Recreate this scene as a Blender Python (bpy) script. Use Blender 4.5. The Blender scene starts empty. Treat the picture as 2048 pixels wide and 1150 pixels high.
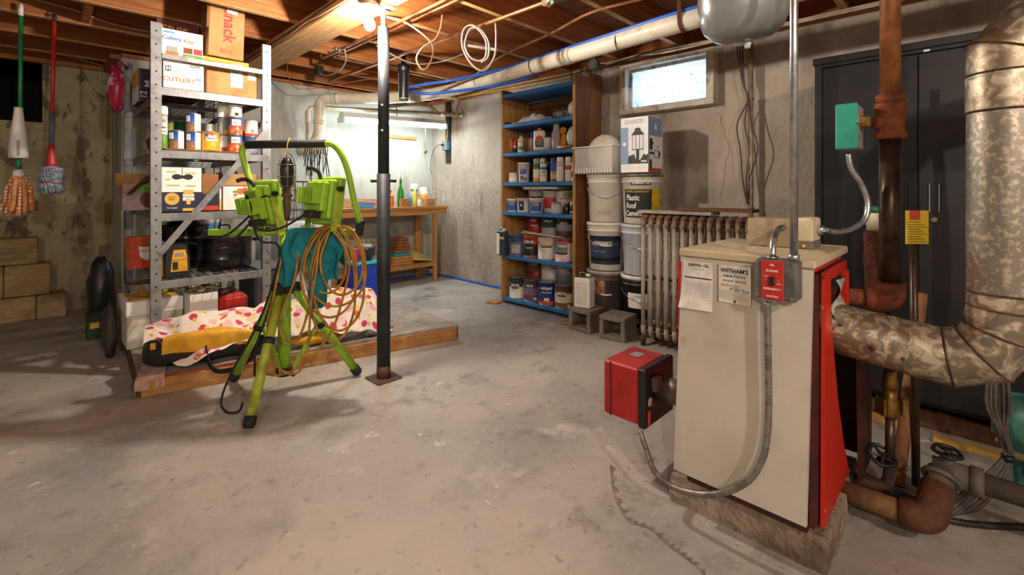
import bpy, bmesh, math, random
from mathutils import Matrix, Vector
R = math.radians
rnd = random.Random(7)
scene = bpy.context.scene
COL = scene.collection

# ---------------------------------------------------------------- camera, world, exposure
cam_d = bpy.data.cameras.new('camera')
cam = bpy.data.objects.new('camera', cam_d)
COL.objects.link(cam)
cam.location = (0, 0, 1.05)
cam.rotation_euler = (R(90), 0, math.atan2(916, 930) - R(90))   # level camera looking into the far corner
cam_d.sensor_width = 36.0
cam_d.lens = 36.0 * 930 / 2048
cam_d.shift_y = -195 / 2048
cam_d.clip_start = 0.02
scene.camera = cam

world = bpy.data.worlds.new('daylight')
scene.world = world
world.use_nodes = True
bg = world.node_tree.nodes['Background']
bg.inputs[0].default_value = (0.76, 0.88, 1.0, 1)     # overcast day outside the basement window
bg.inputs[1].default_value = 2.3
BULB_E = 1250.0     # ceiling bulbs (radiance of the glass)
TUBE_E = 34.0       # fluorescent tubes
BULB_COL = (1.0, 0.88, 0.75)
TUBE_COL = (0.84, 0.97, 1.0)

vs = scene.view_settings
scene.display_settings.display_device = 'sRGB'
vs.view_transform = 'Standard'
vs.look = 'None'
vs.gamma = 1.0
vs.use_curve_mapping = False
vs.exposure = 1.12

# ---------------------------------------------------------------- mesh helpers
class MB:
    """collects shapes, then builds them as one mesh object"""
    def __init__(s):
        s.v, s.f, s.mi, s.sm, s.c = [], [], [], [], 0
    def mat(s, i):
        s.c = i
        return s
    def add(s, vs_, fs, smooth=False):
        o = len(s.v)
        s.v += [tuple(p) for p in vs_]
        for f in fs:
            s.f.append(tuple(i + o for i in f)); s.mi.append(s.c); s.sm.append(smooth)
        return s
    def box(s, x0, x1, y0, y1, z0, z1, b=0.0, M=None):
        if b <= 0:
            p = [Vector((x, y, z)) for x in (x0, x1) for y in (y0, y1) for z in (z0, z1)]
            fs = [(0, 1, 3, 2), (4, 6, 7, 5), (0, 4, 5, 1), (2, 3, 7, 6), (0, 2, 6, 4), (1, 5, 7, 3)]
        else:
            b = min(b, abs(x1 - x0) * .49, abs(y1 - y0) * .49, abs(z1 - z0) * .49)
            p = []; idx = {}
            X = (x0, x1); Y = (y0, y1); Z = (z0, z1); S = (1, -1)
            for i in (0, 1):
                for j in (0, 1):
                    for k in (0, 1):
                        c = (X[i], Y[j], Z[k]); d = (b * S[i], b * S[j], b * S[k])
                        for a in range(3):
                            q = [c[n] + (0 if n == a else d[n]) for n in range(3)]
                            idx[i, j, k, a] = len(p); p.append(Vector(q))
            fs = []
            for a in range(3):
                for t in (0, 1):
                    cyc = [(0, 0), (1, 0), (1, 1), (0, 1)]
                    q = []
                    for (m, n) in cyc:
                        ijk = [0, 0, 0]; ijk[a] = t; ijk[(a + 1) % 3] = m; ijk[(a + 2) % 3] = n
                        q.append(idx[tuple(ijk) + (a,)])
                    fs.append(tuple(q if t else q[::-1]))
            for a in range(3):
                b1, b2 = (a + 1) % 3, (a + 2) % 3
                for m in (0, 1):
                    for n in (0, 1):
                        k0 = [0, 0, 0]; k0[b1] = m; k0[b2] = n; k1 = list(k0); k1[a] = 1
                        q = [idx[tuple(k0) + (b1,)], idx[tuple(k1) + (b1,)], idx[tuple(k1) + (b2,)], idx[tuple(k0) + (b2,)]]
                        fs.append(tuple(q if (m == n) else q[::-1]))
            for i in (0, 1):
                for j in (0, 1):
                    for k in (0, 1):
                        q = [idx[i, j, k, a] for a in range(3)]
                        fs.append(tuple(q if (i + j + k) % 2 else q[::-1]))
        if M is not None:
            p = [M @ q for q in p]
        return s.add(p, fs)
    def cbox(s, c, size, b=0.0, rot=(0, 0, 0)):
        M = Matrix.Translation(c) @ Matrix.Rotation(rot[2], 4, 'Z') @ Matrix.Rotation(rot[1], 4, 'Y') @ Matrix.Rotation(rot[0], 4, 'X')
        h = [q / 2 for q in size]
        return s.box(-h[0], h[0], -h[1], h[1], -h[2], h[2], b, M)
    def bar(s, p0, p1, w, h, b=0.0, up=(0, 0, 1)):
        """rectangular bar between two points, w across, h along up"""
        p0, p1 = Vector(p0), Vector(p1); d = p1 - p0; L = d.length; d.normalize()
        u = Vector(up); sd = d.cross(u)
        if sd.length < 1e-4: sd = d.cross(Vector((1, 0, 0)))
        sd.normalize(); u = sd.cross(d)
        M = Matrix(((d.x, sd.x, u.x, p0.x), (d.y, sd.y, u.y, p0.y), (d.z, sd.z, u.z, p0.z), (0, 0, 0, 1)))
        return s.box(0, L, -w / 2, w / 2, -h / 2, h / 2, b, M)
    def tube(s, pts, r, n=8, caps=True, closed=False):
        P = [Vector(p) for p in pts]
        rr = r if isinstance(r, (list, tuple)) else [r] * len(P)
        m = len(P); t = []
        for i in range(m):
            a = P[(i - 1) % m] if (closed or i > 0) else P[i]
            b = P[(i + 1) % m] if (closed or i < m - 1) else P[i]
            d = b - a
            t.append(d.normalized() if d.length > 1e-9 else Vector((0, 0, 1)))
        u = t[0].orthogonal().normalized(); vs_ = []
        for i in range(m):
            u = (u - t[i] * u.dot(t[i]))
            if u.length < 1e-6: u = t[i].orthogonal()
            u.normalize(); w = t[i].cross(u)
            for k in range(n):
                a = 2 * math.pi * k / n
                vs_.append(P[i] + (u * math.cos(a) + w * math.sin(a)) * rr[i])
        fs = []
        for i in range(m if closed else m - 1):
            j = (i + 1) % m
            for k in range(n):
                l = (k + 1) % n
                fs.append((i * n + k, i * n + l, j * n + l, j * n + k))
        s.add(vs_, fs, n > 5)
        if caps and not closed:
            o = len(s.v) - m * n
            s.f += [tuple(o + k for k in range(n))[::-1], tuple(o + (m - 1) * n + k for k in range(n))]
            s.mi += [s.c] * 2; s.sm += [False] * 2
        return s
    def cyl(s, p0, p1, r0, r1=None, n=16, caps=True):
        return s.tube([p0, p1], [r0, r0 if r1 is None else r1], n, caps)
    def lathe(s, prof, n=24, o=(0, 0, 0), M=None, mats=None, sharp=False):
        """prof: list of (r,z) bottom to top; mats: material slot of each segment"""
        vs_ = []; m = len(prof)
        for (r, z) in prof:
            for k in range(n):
                a = 2 * math.pi * k / n
                q = Vector((o[0] + r * math.cos(a), o[1] + r * math.sin(a), o[2] + z))
                vs_.append(M @ q if M is not None else q)
        o0 = len(s.v); s.v += [tuple(q) for q in vs_]
        for i in range(m - 1):
            for k in range(n):
                l = (k + 1) % n
                s.f.append((o0 + i * n + k, o0 + i * n + l, o0 + (i + 1) * n + l, o0 + (i + 1) * n + k))
                s.mi.append(mats[i] if mats else s.c)
                s.sm.append(not sharp)
        if prof[0][0] > 1e-5:
            s.f.append(tuple(o0 + k for k in range(n))[::-1]); s.mi.append(mats[0] if mats else s.c); s.sm.append(False)
        if prof[-1][0] > 1e-5:
            s.f.append(tuple(o0 + (m - 1) * n + k for k in range(n))); s.mi.append(mats[-1] if mats else s.c); s.sm.append(False)
        return s
    def prism(s, poly, h, M=None, smooth=False):
        """polygon in local XY (ccw), extruded along local z from 0 to h"""
        n = len(poly)
        p = [Vector((x, y, 0)) for x, y in poly] + [Vector((x, y, h)) for x, y in poly]
        if M is not None: p = [M @ q for q in p]
        fs = [tuple(range(n))[::-1], tuple(range(n, 2 * n))]
        s.add(p, fs)
        o = len(s.v) - 2 * n
        for k in range(n):
            l = (k + 1) % n
            s.f.append((o + k, o + l, o + n + l, o + n + k)); s.mi.append(s.c); s.sm.append(smooth)
        return s
    def grid(s, fn, nu, nv, smooth=True):
        vs_ = [fn(i / nu, j / nv) for i in range(nu + 1) for j in range(nv + 1)]
        fs = [(i * (nv + 1) + j, (i + 1) * (nv + 1) + j, (i + 1) * (nv + 1) + j + 1, i * (nv + 1) + j + 1) for i in range(nu) for j in range(nv)]
        return s.add(vs_, fs, smooth)
    def blob(s, c, r, n=12, m=8, jit=0.0, seed=1):
        q = random.Random(seed); vs_ = []
        for j in range(m + 1):
            th = math.pi * j / m
            for k in range(n):
                a = 2 * math.pi * k / n
                w = 1 + (q.uniform(-jit, jit) if 0 < j < m else 0)
                vs_.append((c[0] + r[0] * w * math.sin(th) * math.cos(a), c[1] + r[1] * w * math.sin(th) * math.sin(a), c[2] - r[2] * w * math.cos(th)))
        fs = [(j * n + k, j * n + (k + 1) % n, (j + 1) * n + (k + 1) % n, (j + 1) * n + k) for j in range(m) for k in range(n)]
        return s.add(vs_, fs, True)
    # ---- linking
    def _mesh(s, name, mats, off):
        me = bpy.data.meshes.new(name)
        me.from_pydata([tuple(Vector(p) - off) for p in s.v], [], s.f)
        for m in (mats if isinstance(mats, (list, tuple)) else [mats]): me.materials.append(m)
        me.polygons.foreach_set('material_index', s.mi)
        me.polygons.foreach_set('use_smooth', s.sm)
        me.update(); me.validate()
        return me
    def part(s, name, mats, parent, world=False):
        """child part; coordinates local to the parent, or world coordinates"""
        if world:
            Mi = wmat(parent).inverted(); s.v = [tuple(Mi @ Vector(p)) for p in s.v]
        ob = bpy.data.objects.new(name, s._mesh(name, mats, Vector()))
        COL.objects.link(ob); ob.parent = parent
        return ob
    def thing(s, name, mats, label, cat, group=None, kind=None):
        """a top-level thing made of one mesh in world coordinates; origin at its base"""
        xs, ys, zs = zip(*s.v)
        off = Vector(((min(xs) + max(xs)) / 2, (min(ys) + max(ys)) / 2, min(zs)))
        ob = bpy.data.objects.new(name, s._mesh(name, mats, off))
        ob.location = off; COL.objects.link(ob)
        if label: ob['label'] = label
        if cat: ob['category'] = cat
        if group: ob['group'] = group
        if kind: ob['kind'] = kind
        return ob
    def struct(s, name, mats):
        return s.thing(name, mats, None, None, kind='structure')

def wmat(o):
    M = Matrix.Translation(o.location) @ o.rotation_euler.to_matrix().to_4x4()
    return wmat(o.parent) @ M if o.parent else M

def thing(name, label, cat, loc=(0, 0, 0), rz=0.0, group=None, rx=0.0, ry=0.0):
    o = bpy.data.objects.new(name, None)
    o.empty_display_size = .05
    COL.objects.link(o); o.location = loc; o.rotation_euler = (rx, ry, rz)
    o['label'] = label; o['category'] = cat
    if group: o['group'] = group
    return o

def copy_tree(o, loc=None, rz=None, label=None, group=None, parent=None):
    c = o.copy(); COL.objects.link(c); c.parent = parent
    if loc is not None: c.location = loc
    if rz is not None: c.rotation_euler = (c.rotation_euler[0], c.rotation_euler[1], rz)
    if label: c['label'] = label
    if group: c['group'] = group
    for ch in [k for k in bpy.data.objects if k.parent == o]:
        copy_tree(ch, parent=c)
    return c

def smooth_path(pts, n=8, closed=False):
    P = [Vector(p) for p in pts]; m = len(P); out = []
    for i in range(m if closed else m - 1):
        if closed: a, b, c, d = P[(i - 1) % m], P[i], P[(i + 1) % m], P[(i + 2) % m]
        else: a, b, c, d = P[max(i - 1, 0)], P[i], P[i + 1], P[min(i + 2, m - 1)]
        for k in range(n):
            t = k / n
            out.append(0.5 * (2 * b + (c - a) * t + (2 * a - 5 * b + 4 * c - d) * t * t + (3 * b - a - 3 * c + d) * t ** 3))
    if not closed: out.append(P[-1])
    return out

def bend_path(pts, r=.06, n=6):
    """polyline with rounded corners of radius r (pipe elbows)"""
    P = [Vector(p) for p in pts]; out = [P[0]]
    for i in range(1, len(P) - 1):
        a = (P[i - 1] - P[i]); b = (P[i + 1] - P[i])
        q = min(r, a.length * .49, b.length * .49); a.normalize(); b.normalize()
        s0, s1 = P[i] + a * q, P[i] + b * q
        for k in range(n + 1):
            t = k / n
            out.append(s0 * (1 - t) ** 2 + P[i] * 2 * t * (1 - t) + s1 * t * t)
    out.append(P[-1]); return out

_tc = {}
def text_mesh(body, size, align, font_scale_x, bold):
    cu = bpy.data.curves.new('lettering', 'FONT'); cu.body = body; cu.size = size
    cu.align_x = align; cu.align_y = 'CENTER'; cu.resolution_u = 2
    cu.offset = size * bold; cu.fill_mode = 'FRONT'
    ob = bpy.data.objects.new('lettering', cu)
    me = bpy.data.meshes.new_from_object(ob)
    v = [(p.co.x * font_scale_x, p.co.y) for p in me.vertices]
    f = [tuple(p.vertices) for p in me.polygons]
    bpy.data.objects.remove(ob); bpy.data.curves.remove(cu); bpy.data.meshes.remove(me)
    return v, f
def text(body, size, m, parent, pos, rot=0.0, align='CENTER', sx=1.0, bold=0.0, bend=None, ang=-math.pi / 2, face='front', name='lettering'):
    """printed lettering on a thing. front = facing local -Y; left = facing -X; right = facing +X; top = facing +Z;
    bend = radius: wrapped round a vertical cylinder centred on the thing's axis at angle ang"""
    v, f = text_mesh(body, size, align, sx, bold)
    c, s_ = math.cos(rot), math.sin(rot)
    v = [(x * c - y * s_, x * s_ + y * c) for x, y in v]
    if bend:
        cx, cy, z = pos
        vs_ = [(cx + bend * math.cos(ang + x / bend), cy + bend * math.sin(ang + x / bend), z + y) for x, y in v]
    else:
        x0, y0, z0 = pos
        if face == 'front': vs_ = [(x0 + x, y0, z0 + y) for x, y in v]
        elif face == 'left': vs_ = [(x0, y0 - x, z0 + y) for x, y in v]
        elif face == 'right': vs_ = [(x0, y0 + x, z0 + y) for x, y in v]
        else: vs_ = [(x0 + x, y0 + y, z0) for x, y in v]
    return MB().add(vs_, f).part(name, m, parent)

def quad(m, parent, x0, x1, z0, z1, y, name='printed_panel', face='front'):
    """thin printed panel lying on a face of a thing"""
    t = .0012
    b = MB()
    if face == 'front': b.box(x0, x1, y - t / 2, y + t / 2, z0, z1)
    elif face in ('left', 'right'): b.box(y - t / 2, y + t / 2, x0, x1, z0, z1)
    else: b.box(x0, x1, z0, z1, y - t / 2, y + t / 2)
    return b.part(name, m, parent)

def wrap(m, parent, r, a0, a1, z0, z1, name='printed_label', c=(0, 0), n=10, r1=None):
    """label wrapped round a cylinder between two angles (degrees from local -Y)"""
    r1 = r1 or r; b = MB(); vs_ = []
    for i in range(n + 1):
        a = R(-90 + a0 + (a1 - a0) * i / n)
        vs_ += [(c[0] + r * math.cos(a), c[1] + r * math.sin(a), z0), (c[0] + r1 * math.cos(a), c[1] + r1 * math.sin(a), z1)]
    b.add(vs_, [(2 * i, 2 * i + 2, 2 * i + 3, 2 * i + 1) for i in range(n)], True)
    return b.part(name, m, parent)

def disc(m, parent, x, z, y, rx, rz_=None, name='printed_disc', n=20, face='front'):
    rz_ = rz_ or rx
    pts = [(rx * math.cos(2 * math.pi * k / n), rz_ * math.sin(2 * math.pi * k / n)) for k in range(n)]
    if face == 'front': v = [(x + p, y, z + q) for p, q in pts]
    elif face == 'left': v = [(y, x - p, z + q) for p, q in pts]
    elif face == 'right': v = [(y, x + p, z + q) for p, q in pts]
    else: v = [(x + p, z + q, y) for p, q in pts]
    return MB().add(v, [tuple(range(n))]).part(name, m, parent)

# ---------------------------------------------------------------- materials
def lin(h):
    h = h.lstrip('#'); c = [int(h[i:i + 2], 16) / 255 for i in (0, 2, 4)]
    return tuple((x / 12.92 if x <= .04045 else ((x + .055) / 1.055) ** 2.4) for x in c) + (1,)
_mats = {}
def M(key, c1, c2=None, sc=6.0, lo=.45, hi=.6, rough=.6, metal=0.0, var=.12, vsc=30.0, bump=0.0, bsc=60.0, st=(1, 1, 1), detail=4.0, alpha=1.0, spec=None, coat=0.0):
    """procedural surface: base colour c1, blotches of c2, fine tonal variation and relief"""
    if key in _mats: return _mats[key]
    m = bpy.data.materials.new(key); m.use_nodes = True; nt = m.node_tree; N = nt.nodes; L = nt.links
    p = N['Principled BSDF']
    p.inputs['Roughness'].default_value = rough; p.inputs['Metallic'].default_value = metal
    if spec is not None: p.inputs['Specular IOR Level'].default_value = spec
    if coat: p.inputs['Coat Weight'].default_value = coat
    tc = N.new('ShaderNodeTexCoord'); mp = N.new('ShaderNodeMapping'); mp.inputs['Scale'].default_value = st
    L.new(tc.outputs['Object'], mp.inputs[0])
    col = None
    if c2:
        nz = N.new('ShaderNodeTexNoise'); nz.inputs['Scale'].default_value = sc; nz.inputs['Detail'].default_value = detail
        nz.inputs['Roughness'].default_value = .62
        L.new(mp.outputs[0], nz.inputs['Vector'])
        rp = N.new('ShaderNodeValToRGB'); rp.color_ramp.elements[0].position = lo; rp.color_ramp.elements[1].position = hi
        rp.color_ramp.elements[0].color = lin(c1); rp.color_ramp.elements[1].color = lin(c2)
        L.new(nz.outputs['Fac'], rp.inputs[0]); col = rp.outputs[0]
    if var:
        n2 = N.new('ShaderNodeTexNoise'); n2.inputs['Scale'].default_value = vsc; n2.inputs['Detail'].default_value = 3
        L.new(mp.outputs[0], n2.inputs['Vector'])
        mr = N.new('ShaderNodeMapRange'); mr.inputs[1].default_value = .3; mr.inputs[2].default_value = .7
        mr.inputs[3].default_value = 1 - var; mr.inputs[4].default_value = 1 + var
        L.new(n2.outputs['Fac'], mr.inputs[0])
        mx = N.new('ShaderNodeMix'); mx.data_type = 'RGBA'; mx.blend_type = 'MULTIPLY'; mx.inputs[0].default_value = 1
        if col: L.new(col, mx.inputs[6])
        else: mx.inputs[6].default_value = lin(c1)
        L.new(mr.outputs[0], mx.inputs[7]); col = mx.outputs[2]
    if col: L.new(col, p.inputs['Base Color'])
    else: p.inputs['Base Color'].default_value = lin(c1)
    if bump:
        n3 = N.new('ShaderNodeTexNoise'); n3.inputs['Scale'].default_value = bsc; n3.inputs['Detail'].default_value = 4
        L.new(mp.outputs[0], n3.inputs['Vector'])
        bp = N.new('ShaderNodeBump'); bp.inputs['Strength'].default_value = bump; bp.inputs['Distance'].default_value = .01
        L.new(n3.outputs['Fac'], bp.inputs['Height']); L.new(bp.outputs[0], p.inputs['Normal'])
    if alpha < 1: p.inputs['Alpha'].default_value = alpha
    m['nodes'] = 1; _mats[key] = m; return m

def emit(key, col, e):
    m = bpy.data.materials.new(key); m.use_nodes = True; nt = m.node_tree; nt.nodes.clear()
    o = nt.nodes.new('ShaderNodeOutputMaterial'); em = nt.nodes.new('ShaderNodeEmission')
    em.inputs[0].default_value = tuple(col) + (1,); em.inputs[1].default_value = e
    nt.links.new(em.outputs[0], o.inputs[0]); return m

def layered(key, base, layers, rough=.85, bump=.5, bsc=40.0, bdist=.01, st=(1, 1, 1), wave=None):
    """masonry: base colour with several noise-masked stains on top; layers = (colour, scale, lo, hi, stretch, strength, seed)"""
    m = bpy.data.materials.new(key); m.use_nodes = True; nt = m.node_tree; N = nt.nodes; L = nt.links
    p = N['Principled BSDF']; p.inputs['Roughness'].default_value = rough
    p.inputs['Specular IOR Level'].default_value = .3
    tc = N.new('ShaderNodeTexCoord'); cur = None
    for (c, sc, lo, hi, stv, k, seed) in layers:
        mp = N.new('ShaderNodeMapping'); mp.inputs['Scale'].default_value = stv; mp.inputs['Location'].default_value = (seed * 3.7, seed * 1.3, seed * 2.1)
        L.new(tc.outputs['Object'], mp.inputs[0])
        nz = N.new('ShaderNodeTexNoise'); nz.inputs['Scale'].default_value = sc; nz.inputs['Detail'].default_value = 6; nz.inputs['Roughness'].default_value = .65
        L.new(mp.outputs[0], nz.inputs['Vector'])
        mr = N.new('ShaderNodeMapRange'); mr.inputs[1].default_value = lo; mr.inputs[2].default_value = hi
        mr.inputs[3].default_value = 0; mr.inputs[4].default_value = k; mr.clamp = True
        L.new(nz.outputs['Fac'], mr.inputs[0])
        mx = N.new('ShaderNodeMix'); mx.data_type = 'RGBA'
        L.new(mr.outputs[0], mx.inputs[0])
        if cur: L.new(cur, mx.inputs[6])
        else: mx.inputs[6].default_value = lin(base)
        mx.inputs[7].default_value = lin(c); cur = mx.outputs[2]
    L.new(cur, p.inputs['Base Color'])
    mp = N.new('ShaderNodeMapping'); mp.inputs['Scale'].default_value = st
    L.new(tc.outputs['Object'], mp.inputs[0])
    nz = N.new('ShaderNodeTexNoise'); nz.inputs['Scale'].default_value = bsc; nz.inputs['Detail'].default_value = 6
    L.new(mp.outputs[0], nz.inputs['Vector'])
    bp = N.new('ShaderNodeBump'); bp.inputs['Strength'].default_value = bump; bp.inputs['Distance'].default_value = bdist
    L.new(nz.outputs['Fac'], bp.inputs['Height']); L.new(bp.outputs[0], p.inputs['Normal'])
    return m

m_floor = layered('floor_concrete', '#a19c95', [
    ('#b3aca3', 1.1, .40, .60, (1, 1, 1), .85, 1), ('#7f7e7c', .8, .48, .64, (1, 1, 1), .8, 2),
    ('#6b5c4d', 1.6, .55, .70, (1, 1, 1), .6, 3), ('#5c5249', 5.0, .57, .70, (1, 1, 1), .55, 4),
    ('#c6c1b9', 3.5, .60, .72, (1, 1, 1), .7, 5), ('#4a433c', 26, .60, .72, (1, 1, 1), .55, 6),
    ('#bdb7ad', 40, .57, .70, (1, 1, 1), .4, 7), ('#4b3e33', 2.3, .62, .72, (1, 1, 1), .6, 9),
    ('#d5d1ca', 9, .66, .70, (1, 1, 1), .6, 11)], rough=.58, bump=.45, bsc=22, bdist=.006)
m_wall = layered('wall_concrete', '#a8a79d', [
    ('#bcbcb2', 1.6, .42, .60, (1, 1, .6), .8, 1), ('#7d7a70', 2.2, .52, .68, (1.3, 1.3, .35), .7, 2),
    ('#55504a', 7.0, .60, .72, (1.6, 1.6, .22), .65, 3), ('#d4d6d0', 9, .63, .72, (1, 1, .5), .7, 4),
    ('#44403a', 34, .66, .74, (1, 1, .4), .7, 5)], bump=.8, bsc=26, bdist=.012, st=(1, 1, .35))
m_wall_r = layered('wall_render', '#aa9d8f', [
    ('#bbaf9f', 1.6, .42, .62, (1, 1, .8), .8, 1), ('#857a6d', 1.9, .5, .66, (1.2, 1.2, .5), .75, 2),
    ('#6a5d4e', 6.0, .60, .72, (1.4, 1.4, .3), .6, 3), ('#c9bca8', 8, .62, .72, (1, 1, .6), .5, 4),
    ('#4a4036', 40, .66, .76, (1, 1, .6), .6, 5)], bump=1.0, bsc=30, bdist=.014, st=(1, 1, .6))
m_wall_l = layered('wall_peeling', '#a99a7a', [
    ('#c0b292', 1.8, .45, .6, (1, 1, 1), .8, 1), ('#6a6253', 3.2, .555, .575, (1.2, 1.2, .7), .8, 2),
    ('#575146', 6.5, .60, .62, (1, 1, .6), .75, 3), ('#8f8672', 2.6, .54, .60, (2, 2, .3), .6, 8), ('#837250', 1.2, .5, .7, (1, 1, 1), .7, 4),
    ('#3a352c', 24, .63, .72, (1, 1, .5), .8, 5)], bump=1.0, bsc=18, bdist=.012)
def wood(key, a, b, grain=(1, 14, 14), rough=.7, var=.15, bump=.25):
    return M(key, a, b, sc=3.0, lo=.35, hi=.68, rough=rough, var=var, vsc=9, bump=bump, bsc=12, st=grain, detail=6)
m_joist = wood('joist_wood', '#b06f38', '#8a4c22')
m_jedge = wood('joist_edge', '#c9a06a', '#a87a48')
m_deck = wood('deck_wood', '#a4683a', '#7b4420', (14, 1, 14))
m_girder = wood('girder_wood', '#c79a62', '#a37442', (14, 1, 14))
m_rim = wood('rim_wood', '#bb6c35', '#94501f', (14, 1, 14))
m_pine = wood('pine', '#b98a4e', '#946232', (14, 14, 1))
m_pineh = wood('pine_h', '#b98a4e', '#946232', (1, 14, 14))
m_brownwood = wood('brown_wood', '#8a5a30', '#6b4020', (14, 14, 1))
m_darkwood = wood('dark_wood', '#6b4426', '#4a2c16', (1, 14, 14))
m_ply = M('plywood_grey', '#9a938a', '#7f776c', sc=5, rough=.85, var=.15, vsc=14, bump=.3, bsc=30)
m_pvc = M('pvc_white', '#d9d0bd', '#b7a78f', sc=7, lo=.5, hi=.75, rough=.42, var=.05)
m_pvc2 = M('pvc_old', '#cdbfa2', '#a8967a', sc=7, rough=.45, var=.06)
m_copper = M('copper_pipe', '#b87a4c', '#8c5a38', sc=9, rough=.42, metal=.75, var=.15)
m_rust = M('rusty_iron', '#8a4a28', '#5c3220', sc=14, rough=.85, metal=.15, var=.2, bump=.4, bsc=80)
m_rustd = M('dark_rust', '#5a3a26', '#33241b', sc=12, rough=.85, metal=.15, var=.2, bump=.4, bsc=80)
m_steel = M('galvanised', '#b9bcc0', '#9a9da2', sc=30, rough=.34, metal=.85, var=.08)
m_steeld = M('worn_steel', '#8b8d8e', '#6f6d6a', sc=12, rough=.5, metal=.6, var=.12)
m_rack = M('rack_steel', '#909294', '#7a7b7e', sc=14, rough=.45, metal=.5, var=.1, vsc=80)
m_chrome = M('chrome', '#d5d7da', rough=.22, metal=1, var=.04)
m_black = M('black_plastic', '#191818', rough=.5, var=.1)
m_blacks = M('black_satin', '#161517', rough=.38, var=.08)
m_blackr = M('black_rubber', '#1e1b19', rough=.75, var=.15)
m_white = M('white_plastic', '#e2ded6', rough=.45, var=.03)
m_whitep = M('white_print', '#ebe8e2', rough=.6, var=.02)
m_cream = M('cream_plastic', '#d8cfb8', '#c4b799', sc=8, rough=.5, var=.04)
m_card = M('cardboard', '#b98b58', '#a97a48', sc=6, rough=.8, var=.06)
m_cardd = M('cardboard_dark', '#8f6236', '#7c522b', sc=6, rough=.85, var=.06)
m_lime = M('lime_paint', '#97c832', '#82ad2b', sc=8, rough=.42, var=.06)
m_limew = M('lime_worn', '#a8b93a', '#8a8f30', sc=14, rough=.5, var=.1)
m_yellow = M('tool_yellow', '#e0a51c', '#c98f14', sc=6, rough=.55, var=.06)
m_red = M('red_plastic', '#b3231d', rough=.45, var=.06)
m_blue = M('print_blue', '#2f5fb8', rough=.5, var=.04)
m_navy = M('print_navy', '#1d2440', rough=.5, var=.04)
m_green = M('print_green', '#5c8a2a', rough=.5, var=.06)
m_orange = M('print_orange', '#d9731f', rough=.5, var=.05)
m_ink = M('print_black', '#1a1a1c', rough=.6, var=0)
m_grey = M('print_grey', '#8d8c8a', rough=.6, var=.05)
m_redp = M('print_red', '#c3362a', rough=.55, var=.03)
m_skyb = M('print_skyblue', '#6f9fd6', rough=.5, var=.04)
m_purple = M('print_purple', '#2e1a38', rough=.45, var=.1)
m_gold = M('print_gold', '#d9b048', rough=.5, var=.05)
m_pink = M('print_pink', '#c97fa0', rough=.5, var=.04)
m_tin = M('tin', '#b3b2b0', '#98938b', sc=20, rough=.35, metal=.8, var=.08)
m_glassc = M('clear_plastic', '#dfe3e4', rough=.25, var=.03, alpha=.45)

# ---------------------------------------------------------------- the room
X0, X1, Y0, Y1 = -3.0, 3.5, -3.0, 4.87          # inner faces
WT = 2.12                                        # top of the concrete
JB, JT = 2.15, 2.36                              # joist bottom, deck underside
MB().box(X0 - .2, X1 + .2, Y0 - .2, 6.9, -.1, 0).struct('floor', m_floor)
# right wall with the window opening
WY0, WY1, WZ0, WZ1 = 1.37, 2.035, 1.715, 2.05
b = MB()
b.box(X1, X1 + .22, Y0, WY0, 0, WT); b.box(X1, X1 + .22, WY1, Y1, 0, WT)
b.box(X1, X1 + .22, WY0, WY1, 0, WZ0); b.box(X1, X1 + .22, WY0, WY1, WZ1, WT)
b.struct('wall_right', m_wall_r)
MB().box(.46, X1 + .22, Y1, 5.8, 0, WT).struct('wall_back', m_wall)
OX0, OX1, OZ0, OZ1 = -.62, .015, 1.62, 2.2
b = MB()
b.box(X0, OX0, 5.6, 5.8, 0, 2.25); b.box(OX1, .46, 5.6, 5.8, 0, 2.25)
b.box(OX0, OX1, 5.6, 5.8, 0, OZ0); b.box(OX0, OX1, 5.6, 5.8, OZ1, 2.25)
b.struct('wall_left', m_wall_l)
m_unlit = M('unlit_void', '#15110e', rough=.95, var=.2)  # near-black colour paints in the darkness of the unlit space
b = MB()      # crawl space behind the opening
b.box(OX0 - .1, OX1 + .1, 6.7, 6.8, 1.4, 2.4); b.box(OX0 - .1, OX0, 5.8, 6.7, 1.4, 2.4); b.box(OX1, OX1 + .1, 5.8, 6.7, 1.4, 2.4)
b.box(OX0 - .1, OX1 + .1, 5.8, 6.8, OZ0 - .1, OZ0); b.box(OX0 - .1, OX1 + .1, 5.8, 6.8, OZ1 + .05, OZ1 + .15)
b.struct('wall_crawlspace', m_unlit)
MB().box(X0 - .2, X0, Y0 - .2, 5.8, 0, 2.25).struct('wall_side', m_wall)
MB().box(X0, X1 + .22, Y0 - .2, Y0, 0, WT).struct('wall_front', m_wall)

ceil = bpy.data.objects.new('ceiling', None); COL.objects.link(ceil); ceil.location = (0, 0, JT); ceil['kind'] = 'structure'
# deck boards run along Y above the joists
bw = .1385; nb = int((X1 + .4 - X0 + .2) / bw) + 1
base = MB().box(0, bw - .004, Y0 - .2, 5.9, 0, .02, .002).part('deck_board', m_deck, ceil)
for i in range(nb):
    o = base if i == 0 else base.copy()
    if i: COL.objects.link(o); o.parent = ceil
    o.location = (X0 - .2 + i * bw, 0, .0 + (i * 37 % 5) * .0008)
MB().box(X0 - .2, X1 + .4, Y0 - .2, 5.9, .022, .06).part('subfloor', m_deck, ceil)
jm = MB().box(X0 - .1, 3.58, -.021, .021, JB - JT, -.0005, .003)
jm.mi = [1 if all(jm.v[i][2] < JB - JT + .004 for i in f) else 0 for f in jm.f]      # bottom faces take the second, paler wood colour
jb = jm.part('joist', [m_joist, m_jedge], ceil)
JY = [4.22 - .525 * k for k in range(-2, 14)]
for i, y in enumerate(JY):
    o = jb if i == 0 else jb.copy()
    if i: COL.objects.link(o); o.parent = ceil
    o.location = (0, y, 0)
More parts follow.
